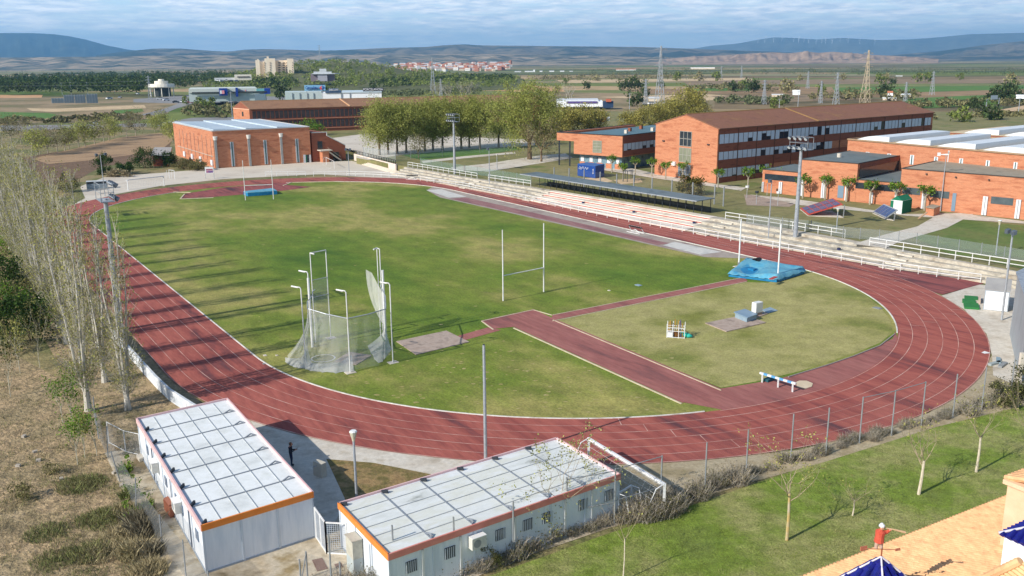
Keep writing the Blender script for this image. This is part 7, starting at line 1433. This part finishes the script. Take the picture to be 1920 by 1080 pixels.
strip('scrub', [(0, 236), (230, 228), (300, 222), (300, 214), (120, 222), (0, 226)], 90, (1.2, 2.6), (1, 3), SCRUB, 'rough brush along the road on the left')
strip('scrub', [(330, 220), (450, 222), (450, 204), (360, 203)], 60, (1.2, 2.4), (1.5, 4), SCRUB, 'brush and saplings beside the slip road')
strip('scrub', [(1730, 232), (1930, 226), (1930, 214), (1840, 218)], 60, (1.4, 3), (1.5, 4), SCRUB, 'bushes along the dirt track behind the skylights')
# scattered single trees of the plain
tv = [shrub('plain_tree', 'x', (4.2, 4.2, 4.6), 201, leafm('plain_dark', [S(60, 76, 42), S(78, 92, 52)], trans=.15), 420, 1.3, 14), shrub('plain_tree', 'x', (4.4, 4.2, 4.4), 202, leafm('plain_green', [S(104, 118, 54), S(120, 130, 66)], trans=.2), 380, 1.3, 14), shrub('plain_tree', 'x', (4.6, 4.4, 3.6), 203, leafm('plain_pale', [S(140, 134, 92), S(156, 148, 106)], trans=.2), 300, 1.3, 14)]
tl = [(1190, 200, 0, 1.1), (1884, 192, 0, 1.5), (1868, 193, 0, 1.2), (1905, 193, 0, 1.1), (1100, 168, 0, 1.0), (1168, 170, 0, 1.2), (1185, 169, 0, 1.5), (1200, 168, 0, 1.1), (1375, 172, 0, 1.1), (1410, 174, 0, 1.4), (1395, 168, 1, 1.0), (1475, 174, 2, 1.5), (1270, 152, 1, 1.4), (1310, 152, 2, 1.6), (1343, 152, 1, 1.4), (1650, 158, 1, 1.3), (1660, 156, 2, 1.4), (1675, 158, 0, .8), (1720, 154, 1, 1.2), (1740, 154, 1, 1.3), (1895, 164, 2, 1.7), (1660, 182, 0, 1.2), (620, 184, 0, 1.2), (1210, 182, 0, .9), (1540, 176, 1, .9), (1455, 206, 1, .8), (1830, 208, 0, .9), (1860, 232, 0, 1.0), (1800, 236, 1, .9), (596, 190, 0, 1.3), (613, 189, 0, .9), (530, 188, 0, 1.4), (1240, 166, 0, .9), (1010, 178, 0, .7), (1045, 176, 2, .8), (1500, 152, 2, 1.0), (1580, 150, 2, 1.1), (1800, 150, 1, 1.0), (1120, 152, 2, 1.1), (1060, 158, 1, .9), (350, 196, 1, .7), (375, 203, 1, .8), (395, 207, 1, .9), (430, 210, 2, .7), (462, 158, 1, 1.0), (395, 158, 2, 1.0)]
kinds = ['dark round tree', 'fresh green tree', 'pale budding tree']; cnts = {}
used = set()
for i, (x, y, k, sc) in enumerate(tl):
    reg = 'left of the tallest plane tree' if x < 950 else ('above the annex and gabled school' if x < 1560 else 'above the white skylights')
    cnts[(k, reg)] = cnts.get((k, reg), 0)+1
    lab = f'{kinds[k]} far out on the plain {reg}'; gp = f'{kinds[k]}s on the plain {reg}'
    if k in used: copy_tree(tv[k], G(x, y), i*1.3, sc, lab, gp)
    else: used.add(k); tv[k].location = G(x, y); tv[k].scale = (sc,)*3; tv[k]['label'] = lab; tv[k]['group'] = gp
bt_ = plane_tree('bare_poplar', 'x', 13, 1.6, 211, LDRY, 160, .5, .16, BARKW); bt_first = True
for i, (x, y) in enumerate([(812, 184), (822, 185), (838, 186), (843, 186), (866, 184), (874, 184), (880, 184), (1062, 188), (1068, 188), (1072, 187)]):
    lab = f'slim bare white trunked tree behind the plane trees, {ORD[i]} from the left'
    if bt_first: bt_.location = G(x, y); bt_['label'] = lab; bt_['group'] = 'slim bare trees behind the plane trees'; bt_first = False
    else: copy_tree(bt_, G(x, y), i, random.uniform(.8, 1.1), lab, 'slim bare trees behind the plane trees')
# ---- block helper in photograph-aligned axes: a building d metres away between two photo columns
def fbox(t, name, x0, x1, y0, y1, dist, dep, mt, dz=0, proud=0):
    a, b = at_dist(x0, y1, dist-proud), at_dist(x1, y1, dist-proud); zt = at_dist((x0+x1)/2, y0, dist-proud).z; zb = min(a.z, b.z)+dz; v = Vector((b.x-a.x, b.y-a.y, 0)); n = Vector((-v.y, v.x, 0)).normalized(); n = n if n.y > 0 else -n
    return MB().obox(Vector((a.x, a.y, zb)), v, n*dep, Z*(zt-zb)).build(name, mt, t)
def text(t, name, s, x0, x1, y0, y1, dist, mt, proud=.4):
    cu = bpy.data.curves.new(name, 'FONT'); cu.body = s; cu.extrude = .06; cu.size = 1; o = bpy.data.objects.new(name, cu); COL.objects.link(o)
    dg = bpy.context.evaluated_depsgraph_get(); me = bpy.data.meshes.new_from_object(o.evaluated_get(dg)); bpy.data.objects.remove(o)
    a, b = at_dist(x0, y1, dist-proud), at_dist(x1, y1, dist-proud); zt = at_dist(x0, y0, dist-proud).z; vs = [v.co.copy() for v in me.vertices]; xm = max(v.x for v in vs); x_0 = min(v.x for v in vs); y_1 = max(v.y for v in vs); y_0 = min(v.y for v in vs); u = (b-a); u.z = 0; n = Vector((u.y, -u.x, 0)).normalized(); off = wloc(t)
    for v, c in zip(me.vertices, vs): v.co = a+u*((c.x-x_0)/(xm-x_0))+Z*((zt-a.z)*(c.y-y_0)/(y_1-y_0))+n*c.z*2-off
    me.materials.clear(); me.materials.append(mt); o = bpy.data.objects.new(name, me); COL.objects.link(o); o.parent = t; return o
CREAMB = mat('cream_render', [S(240, 220, 194), S(244, 228, 204)], scale=.05, fine=(.4, .05)); DW = mat('far_window', [S(84, 76, 72), S(104, 92, 84)], scale=.1)
hp = thing('apartment_block', 'tall cream apartment block with stepped roofline above the pines', 'building', at_dist(518, 160, 1120))
for x0, x1, y0, d0 in ((482, 490, 112.5, 1120), (490.1, 499, 115.5, 1122), (499.1, 519, 109.5, 1118), (519.1, 540.9, 113, 1130), (541, 553, 110, 1119)): fbox(hp, 'wing', x0, x1, y0, 160, d0, 16, CREAMB)
fbox(hp, 'parapet', 500, 504, 106, 109.4, 1118, 5, CREAMB); fbox(hp, 'parapet', 482, 485, 111, 112.4, 1120, 5, CREAMB)
for y in np.arange(117, 142, 4.3):
    for x in (495, 506, 522, 530, 537, 548): fbox(hp, 'window', x, x+(4.2 if 518 < x < 540 else 1.6), y, y+1.9, 1130 if 519 < x < 541 else 1118, 1, DW, 0, .6)
rb = thing('round_building', 'low white round building before the pine wood', 'building', G(300, 181)); q = G(300, 181); q.y += 6; WR_ = mat('far_white', [S(222, 214, 196), S(230, 224, 210)], scale=.1)
dq = q.length; s_ = dq/FPX; MB().tube([q+Z*0, q+Z*7.2], 7, 20).build('glass_base', mat('far_dark', [S(60, 66, 66)]), rb); MB().tube([q+Z*7.2, q+Z*7.9, q+Z*10.2], [10.5, 11, 10.2], 24).build('ring_floor', WR_, rb); MB().tube([q+Z*10.2, q+Z*12.6], 5.5, 20).build('drum', WR_, rb); MB().tube([q+Z*12.6, q+Z*14.2], [2.6, 2.2], 12).build('lantern', WR_, rb)
for k in range(10): a = 2*PI*k/10; MB().bar(q+Vector((9.6*math.cos(a), 9.6*math.sin(a), 0)), q+Vector((9.6*math.cos(a), 9.6*math.sin(a), 7.2)), .5).build('column', WR_, rb)
STOREG = mat('store_grey', [S(176, 190, 190), S(190, 202, 200)], scale=.1, fine=(1, .04)); BLUES = mat('sign_blue', [S(20, 52, 130), S(28, 64, 146)], scale=.3); REDS = mat('sign_red', [S(206, 40, 44)]); WSIGN = mat('sign_white', [S(226, 228, 230)])
sD = 640; sto = thing('long_store', 'long grey store with blue sign panels and a blue pylon behind the car park', 'store', at_dist(432, 188, sD))
fbox(sto, 'wall', 355, 500, 172, 188.5, sD, 40, STOREG); fbox(sto, 'fascia', 354, 482, 166, 172, sD, 41, mat('store_pale', [S(200, 206, 198)]), 0, .8); fbox(sto, 'canopy_edge', 360, 500, 171.8, 173.2, sD, 1, mat('far_dark', None), 0, 2.2)
fbox(sto, 'sign_box', 411.5, 427, 165.5, 179, sD, 3, BLUES, 0, 4); fbox(sto, 'sign_picture', 412.5, 416, 169.5, 176, sD, .3, WSIGN, 0, 4.4); fbox(sto, 'sign_picture', 416.2, 421, 169.5, 176, sD, .3, mat('sign_pink', [S(226, 150, 160)]), 0, 4.4)
fbox(sto, 'blue_pylon', 442.5, 447, 164.5, 181, sD, 3, BLUES, 0, 3); text(sto, 'shop_name', 'Carrefour', 448, 458.5, 168.2, 171.2, sD, BLUES, 1.6); fbox(sto, 'corner_block', 496, 507, 166, 176, sD, 10, BLUES, 0, 2); fbox(sto, 'low_wing', 478, 499, 176.5, 188.5, sD, 6, mat('store_steel', [S(110, 130, 142), S(124, 142, 150)], scale=.2), 0, 6); fbox(sto, 'glass_corner', 481, 496, 166.5, 172.5, sD, 5, mat('teal_glass', [S(110, 170, 172)], rough=.3), 0, 1.6)
def lozenge(t, x, y, r, dist, proud):
    c = at_dist(x, y, dist-proud); u = Vector((1, 0, 0)); k = r*dist/FPX
    MB().poly([c+u*-k, c+u*-.1*k-Z*.8*k, c+u*-.1*k-Z*.35*k, c+u*-.45*k, c+u*-.1*k+Z*.35*k, c+u*-.1*k+Z*.8*k]).build('logo_left', REDS, t); MB().poly([c+u*k, c+u*.1*k+Z*.8*k, c+u*.1*k+Z*.35*k, c+u*.35*k+Z*.1*k, c+u*.35*k-Z*.1*k, c+u*.1*k-Z*.35*k, c+u*.1*k-Z*.8*k]).build('logo_right', BLUES, t)
lozenge(sto, 461.5, 169.7, 2.0, sD, 1.8)
bD = 520; bb = thing('store_billboard', 'pale blue roadside store sign with dark blue lettering and round emblem', 'sign', at_dist(590, 186, bD)); fbox(bb, 'panel', 571, 610.5, 159.5, 170, bD, .8, mat('pale_blue_panel', [S(120, 172, 206), S(134, 182, 210)], scale=.2)); text(bb, 'shop_name', 'Carrefour', 573, 598, 161.5, 167.5, bD, BLUES, .5)
lozenge(bb, 604, 164.7, 5.2, bD, .6)
for x in (576, 605): fbox(bb, 'post', x, x+1, 170, 190, bD, .5, GALV)
wD = 560; ws = thing('white_showroom', 'long white showroom with a dark rooftop sign lettered in white', 'store', at_dist(665, 186, wD)); WHB = mat('showroom_white', [S(228, 232, 234), S(236, 238, 240)], scale=.1)
fbox(ws, 'wall', 640, 716, 173, 187, wD, 26, WHB); fbox(ws, 'wall', 604, 639.8, 174, 187, wD, 24, WHB); fbox(ws, 'roof_band', 610, 640, 171.4, 174, wD, 25, mat('band_blue', [S(60, 84, 110)]), 0, .6); fbox(ws, 'roof_band', 640, 716, 171.5, 173.2, wD, 27, mat('band_pale', [S(190, 206, 214)]), 0, .5)
fbox(ws, 'sign_board', 680.5, 719, 164.5, 171, wD, .6, mat('sign_navy', [S(24, 28, 52)])); text(ws, 'shop_name', 'PORCELANOSA', 681.5, 718, 165.6, 170.0, wD, WSIGN, .4); text(ws, 'shop_name', 'DELUXI', 617, 634, 166.6, 170.4, wD, WSIGN, .5); fbox(ws, 'sign_board', 616, 635, 166, 171, wD, .5, mat('sign_slate', [S(70, 92, 124)])); fbox(ws, 'grey_wing', 535, 603.8, 172, 187, wD, 20, STOREG)
for x in (548, 562, 576, 588, 640, 656): fbox(ws, 'pier', x, x+1.2, 174.5, 187, wD, .6, mat('pier_grey', [S(120, 134, 144)]), 0, .5)
mh = thing('hillside_villa', 'large pale building with stepped hipped roofs on the pine hill', 'building', at_dist(605, 153, 960)); PGR = mat('pale_grey_wall', [S(196, 200, 204), S(208, 210, 212)], scale=.05); PGD = mat('mauve_wall', [S(128, 116, 124)])
for x0, x1, y0, y1, m_ in ((583, 628, 139, 152, PGD), (588, 622, 134.5, 139, PGR), (599, 612, 129, 134.4, PGR), (596, 614, 139.2, 152, mat('mid_grey_wall', [S(170, 168, 176)]))): fbox(mh, 'block', x0, x1, y0, y1, 960 if m_ is not PGD else 962, 14, m_, 0, 0 if m_ is PGD else 1)
rq = [at_dist(x, y, 958) for x, y in ((584, 139.2), (628, 139.2), (615, 133.5), (598, 133.5))]; MB().prism([(v.x, v.y) for v in (rq[0], rq[1], rq[1]+Vector((2, 16, 0)), rq[0]+Vector((-2, 16, 0)))], rq[0].z, rq[0].z+.6).build('roof', PGR, mh)
lw = thing('low_clinic', 'long low white building with a car park left of the cream apartment block', 'building', at_dist(452, 152, 1000))
fbox(lw, 'wall', 440, 472, 140, 150, 1000, 14, WR_); fbox(lw, 'wing', 402, 440, 146, 150, 1010, 10, PGR); fbox(lw, 'window_band', 445, 468, 143, 145, 1000, .6, DW, 0, .6)
ghs = mat('grey_sheet_far', [S(134, 148, 156), S(150, 162, 168)], scale=.3, stretch=(1, 1, .2))
for i, (x0, x1, y0) in enumerate(((97, 120, 184), (120.5, 140, 178), (141, 161, 177.5), (162.5, 184, 176))):
    t = thing('metal_fence_panel', f'tall grey sheet panel before the pine wood, {ORD[i]} from the left', 'panel', at_dist((x0+x1)/2, 193, 610)); fbox(t, 'sheet', x0, x1, y0, 193, 610, .6, ghs)
    for k in range(4): fbox(t, 'rib', x0+(x1-x0)*k/4, x0+(x1-x0)*k/4+.7, y0-.5, 193, 610, .3, GALV, 0, .4)
ex_ = thing('retail_shed', 'long white and purple retail shed behind the trees right of the tallest plane', 'store', at_dist(1095, 200, 520)); fbox(ex_, 'wall', 1043, 1130, 190.5, 200, 520, 20, WHB); fbox(ex_, 'purple_band', 1062, 1120, 190, 193.5, 520, 1, mat('purple_band', [S(88, 72, 130), S(180, 170, 196)], scale=.25, interp='CONSTANT'), 0, .5); fbox(ex_, 'roof', 1043, 1122, 187, 190.3, 522, 20, PGR)
fbox(ex_, 'blue_block', 1130.2, 1150, 191, 202, 518, 12, mat('navy_block', [S(40, 62, 92)])); fbox(ex_, 'orange_cube', 1136, 1146, 186, 191, 517, 6, mat('rust_cube', [S(178, 96, 70)]))
rdh = thing('red_hut', 'bright red hut roof among the trees behind the annex', 'hut', at_dist(1131, 226, 340)); fbox(rdh, 'wall', 1127, 1136, 220, 228, 340, 4, mat('bright_red', [S(206, 66, 44)])); fbox(rdh, 'white_side', 1137, 1143, 220, 226, 341, 4, WHB)
# farm sheds
for i, (x0, x1, y0, y1, d, lab) in enumerate([(1447, 1470, 176.5, 181, 700, 'low pale farm wall left of the tan pylon'), (1486, 1500, 169, 178, 690, 'white farmhouse left of the tan pylon'), (1655, 1681, 183, 188, 640, 'long white shed right of the tan pylon'), (1664, 1674, 171, 180, 660, 'small white farmhouse right of the tan pylon'), (1688, 1708, 176, 182, 660, 'farm shed with a pinkish roof'), (1680, 1686, 142, 145, 1500, 'tiny white farm building far out, left one'), (1687, 1692, 142, 145, 1500, 'tiny white farm building far out, middle one'), (1722, 1731, 139, 142.5, 1600, 'tiny white farm building far out, right one'), (1216, 1236, 182, 190, 560, 'white vehicle shed at the foot of the left lattice pylon'), (1905, 1925, 178, 185, 600, 'white shed at the far right edge behind dark trees'), (1295, 1340, 126.5, 129.5, 2600, 'long white nursery roofs far out on the plain'), (1155, 1192, 129, 133, 2500, 'pale farm buildings far behind the annex')]):
    t = thing('farm_shed', lab, 'building', at_dist((x0+x1)/2, y1, d)); fbox(t, 'wall', x0, x1, y0+(y1-y0)*.35, y1, d, 6, WHB if i % 2 else mat('buff_wall', [S(214, 200, 178)])); fbox(t, 'roof', x0-.4, x1+.4, y0, y0+(y1-y0)*.34, d, 6, [PGR, WHB, WHB, mat('tile_far', [S(190, 120, 90)])][i % 4], 0, .3)
# the town
hcols = [mat('town_cream', [S(226, 210, 184)]), mat('town_white', [S(232, 230, 226)]), mat('town_pink', [S(206, 166, 148)]), mat('town_brick', [S(184, 124, 100)])]; hroof = [mat('town_tile', [S(178, 112, 86)]), mat('town_tile2', [S(196, 140, 112)]), PGR]
hp_m = []
for k in range(4):
    t = thing('town_house', 'x', 'house', (0, 0, -900), 'houses of the distant town'); b = Vector((0, 0, -900)); w_ = [9, 13, 16, 8][k]; h_ = [6, 8, 6.5, 9][k]
    MB().obox(b+Vector((-w_/2, 0, 0)), Vector((w_, 0, 0)), Vector((0, 14, 0)), Z*h_).build('wall', hcols[k], t); MB().add([b+Vector((-w_/2-.5, -.5, h_)), b+Vector((w_/2+.5, -.5, h_)), b+Vector((w_/2+.5, 14.5, h_)), b+Vector((-w_/2-.5, 14.5, h_)), b+Vector((-w_/2-.5, 7, h_+2)), b+Vector((w_/2+.5, 7, h_+2))], [(0, 1, 5, 4), (2, 3, 4, 5), (0, 4, 3), (1, 2, 5)]).build('roof', hroof[k % 3], t); MB().obox(b+Vector((-w_/2+1, -.3, h_*.35)), Vector((w_-2, 0, 0)), Vector((0, .2, 0)), Z*h_*.12).build('window', DW, t); hp_m.append(t)
for i in range(170):
    x = 745+210*(i/169)**1.0+rngB.uniform(-4, 4); d = rngB.uniform(2500, 3300); p = at_dist(x, 137, d); p.z = 0; k = i % 4
    p.z = max(0, (d-2500)/800*16); lab = 'small pale house packed in the distant town above the pines'
    if i < 4: hp_m[k].location = p; hp_m[k]['label'] = lab
    else: copy_tree(hp_m[k], p, rngB.uniform(-.4, .4), (rngB.uniform(.8, 1.5), 1, rngB.uniform(.7, 1.2)), lab)
ct = thing('church_tower', 'slim church tower standing over the distant town', 'tower', at_dist(775, 136, 2800)); fbox(ct, 'tower', 774, 776.5, 122, 137, 2780, 8, hcols[3]); fbox(ct, 'spire', 774.7, 775.8, 119.5, 122, 2780, 4, hroof[0])
for i, (x, w_, h_) in enumerate([(965, 12, 3), (984, 16, 3.5), (1000, 3, 6), (1012, 5, 4), (1030, 9, 4), (1050, 8, 4), (1068, 6, 3.5)]):
    t = thing('warehouse', f'white warehouse right of the distant town, {ORD[i]} from the left', 'building', at_dist(x, 138, 2300)); fbox(t, 'wall', x, x+w_, 137-h_, 138, 2300, 20, WHB); fbox(t, 'roof', x-.3, x+w_+.3, 136.4-h_, 137-h_, 2300, 20, PGR, 0, .5)
# ---- pylons and poles
def pylon(p, h, label, mt, arms=3, w=None, rz=.3):
    t = thing('electricity_pylon', label, 'pylon', p); w = w or h*.13; m_ = MB(); ca, sa = math.cos(rz), math.sin(rz); r = max(.13, h*.0042)
    def c(k, f): ww = w*(1-f)**1.3+.45; x, y = ((-1, -1), (1, -1), (1, 1), (-1, 1))[k]; return p+Vector(((x*ca-y*sa)*ww*.5, (x*sa+y*ca)*ww*.5, h*f))
    fs = [0, .16, .3, .43, .54, .64, .73, .81, .88, .94, 1]
    for k in range(4):
        m_.tube([c(k, f) for f in fs], r, 4, False)
        for f0, f1 in zip(fs, fs[1:]): m_.tube([c(k, f0), c((k+1) % 4, f1)], r*.6, 3, False); m_.tube([c((k+1) % 4, f0), c(k, f1)], r*.6, 3, False)
    m_.build('lattice_body', mt, t)
    for i in range(arms):
        f = .94-.12*i; L_ = h*.11*(1+.25*(i == 1)); d = Vector((ca, sa, 0)); q = p+Z*h*f
        a = MB(); a.tube([q-d*L_, q+d*L_], r*.8, 4); a.tube([q-d*L_, q+Z*h*.035, q+d*L_], r*.6, 3, False); a.build('cross_arm', mt, t)
    return t
PYG = mat('pylon_grey', [S(150, 156, 160), S(166, 170, 174)], scale=.5); PYT = mat('pylon_tan', [S(186, 168, 140), S(200, 184, 158)], scale=.5)
for x, yt, yb, mt, lab in [(1236, 86, 208, PYG, 'tall grey lattice pylon behind the annex'), (1621, 94, 196, PYT, 'tall tan lattice pylon behind the gabled school'), (1567, 136, 196, PYG, 'grey lattice pylon just left of the tan one'), (1432, 150, 196, PYG, 'grey pylon left of the yellowish tree'), (1538, 152, 194, PYG, 'faint grey pylon between two taller pylons'), (1514, 134, 166, PYG, 'distant slim pylon above the school ridge'), (812, 108, 176, PYG, 'grey pylon before the pine belt'), (827, 148, 184, PYG, 'shorter grey pylon above the plane trees'), (282, 142, 186, PYG, 'grey pylon before the round white building'), (1390, 123, 146, PYG, 'small pylon far out left of centre right plain'), (1352, 124, 146, PYG, 'small pylon far out above the gable'), (1210, 148, 196, PYG, 'faint pylon just left of the tall grey one'), (1747, 134, 178, PYG, 'faint pylon standing in the long green field'), (1697, 154, 190, PYG, 'slender pylon right of the tan one'), (600, 84, 118, PYG, 'thin mast on the horizon above the pale villa'), (357, 104, 126, PYG, 'thin mast on the horizon left of the apartment block')]:
    b = G(x, yb) if yb > 124 else at_dist(x, yb, 3000); hgt_ = at_dist(x, yt, math.hypot(b.x, b.y)).z-b.z; pylon(b, hgt_, lab, mt, 3 if hgt_ > 14 else 2, None if hgt_ > 14 else hgt_*.1)
for i, (x, y, h) in enumerate([(117, 178, 11), (134, 178, 11.5), (165, 178, 11.5), (215, 176, 9), (1496, 200, 9), (1460, 218, 8), (1180, 206, 9), (436, 222, 13), (1908, 222, 9)]):
    t = thing('utility_pole', f'slim utility pole, {ORD[i]} along the far roads', 'pole', G(x, y)); p = G(x, y); MB().tube([p, p+Z*h], [.2, .12], 6).build('pole', GALV, t); MB().bar(p+Z*h*.96-Vector((.9, 0, 0)), p+Z*h*.96+Vector((.9, 0, 0)), .15).build('crossarm', GALV, t)
gy = thing('road_sign_gantry', 'grey road sign gantry beside the dark trees on the right', 'sign', G(1862, 200)); a, b = G(1849, 200), G(1872, 199)
for q in (a, b): MB().bar(q, q+Z*4.6, .3).build('post', GALV, gy)
MB().bar(a+Z*4.0, b+Z*4.0, .3).build('beam', GALV, gy); MB().obox(a+(b-a)*.3+Z*3.8, (b-a)*.55, Vector((0, -.2, 0)), Z*2.2).build('sign_panel', mat('sign_back', [S(176, 186, 190)]), gy)
# power lines
pw = [(G(117, 178)+Z*10.6), (G(134, 178)+Z*11), (G(165, 178)+Z*11)]
pl_t = thing('power_line', 'thin power lines running above the pine wood edge', 'cable', pw[0]); 
MB().tube([G(-80, 179)+Z*10.5, pw[0], pw[1], pw[2], G(282, 186)+Z*14], .06, 3, False).build('cable', GREYP, pl_t); MB().tube([G(-80, 181)+Z*8.8, G(282, 187)+Z*11], .06, 3, False).build('cable', GREYP, pl_t)
# cars
def car(seed, mt):
    t = thing('parked_car', 'x', 'car', (0, 0, -700), 'cars by the stores'); b = Vector((0, 0, -700))
    MB().prism([(-2.1, -.85), (2.1, -.85), (2.1, .85), (-2.1, .85)], -699.65, -698.98).build('body', mt, t); m_ = MB(); m_.add([b+Vector(q) for q in ((-1.6, -.8, 1.02), (1.2, -.8, 1.02), (1.2, .8, 1.02), (-1.6, .8, 1.02), (-1.1, -.68, 1.5), (.5, -.68, 1.5), (.5, .68, 1.5), (-1.1, .68, 1.5))], [(0, 1, 5, 4), (1, 2, 6, 5), (2, 3, 7, 6), (3, 0, 4, 7), (4, 5, 6, 7)]); m_.build('cabin_glass', GLASSD, t)
    for x in (-1.3, 1.3):
        for y in (-.86, .86): MB().tube([b+Vector((x, y-.08, .33)), b+Vector((x, y+.08, .33))], .33, 10).build('wheel', BLACK, t)
    return t
cv = [car(0, mat('car_white', [S(226, 228, 230)], rough=.3)), car(1, mat('car_dark', [S(48, 52, 60)], rough=.3)), car(2, mat('car_silver', [S(164, 168, 172)], rough=.3)), car(3, mat('car_red', [S(130, 36, 36)], rough=.3))]; cn_ = ['white', 'dark', 'silver', 'red']
cl = [(342, 192, 0), (357, 193, 3), (364, 190, 0), (372, 191, 1), (419, 192, 0), (427, 189, 0), (421, 193, 2), (440, 191, 1), (448, 190, 2), (330, 193, 1), (205, 186, 0), (225, 184, 2), (258, 177, 0), (300, 187, 2), (312, 189, 0), (470, 188, 1), (180, 234, 2), (1210, 200, 1), (1222, 196, 0), (415, 153, 0), (425, 152, 2), (433, 153, 1), (408, 152, 0), (443, 153, 2)]
cc_ = {}
for i, (x, y, k) in enumerate(cl):
    cc_[k] = cc_.get(k, 0)+1; lab = f'small {cn_[k]} car by the far stores, {ORD[cc_[k]-1]} {cn_[k]} one from the near slip road'; lab = f'tiny {cn_[k]} car on the roads and car parks near the far stores'
    p = G(x, y) if y > 160 else at_dist(x, y, 985)
    if i and k in [c[2] for c in cl[:i]]: copy_tree(cv[k], p, .3+i*.7, 1.15, lab, f'{cn_[k]} cars near the far stores')
    else: cv[k].location = p; cv[k]['label'] = lab; cv[k]['group'] = f'{cn_[k]} cars near the far stores'
# wind turbines on the far ridge
wtp = thing('wind_turbine', 'x', 'wind turbine', (0, 0, -800), 'wind turbines on the far ridge'); b = Vector((0, 0, -800)); WTM = mat('turbine_white', [S(235, 236, 238)]); MB().tube([b, b+Z*80], [2.6, 1.6], 8).build('tower', WTM, wtp); MB().box(b+Z*80+Vector((0, -3, 0)), (5, 12, 5)).build('nacelle', WTM, wtp)
for k in range(3): a = .4+2*PI*k/3; MB().bar(b+Z*80+Vector((0, -9, 0)), b+Z*80+Vector((46*math.sin(a), -9, 46*math.cos(a))), 2.6, 1).build('blade', WTM, wtp)
for i, x in enumerate([1421, 1434, 1450, 1466, 1488, 1497, 1507, 1516, 1530, 1541, 1548, 1560, 1575, 1590, 1612, 1640]):
    yy = float(np.interp(x, [1400, 1450, 1490, 1530, 1580, 1650, 1700], [80, 74, 75, 78, 76, 79, 78]))+(i % 3); p = at_dist(x, yy+3, 16600); lab = f'tiny white wind turbine on the far right ridge, {ORD[i]} from the left'
    if i == 0: wtp.location = p; wtp['label'] = lab
    else: copy_tree(wtp, p, i*.2, random.uniform(.8, 1.1), lab)
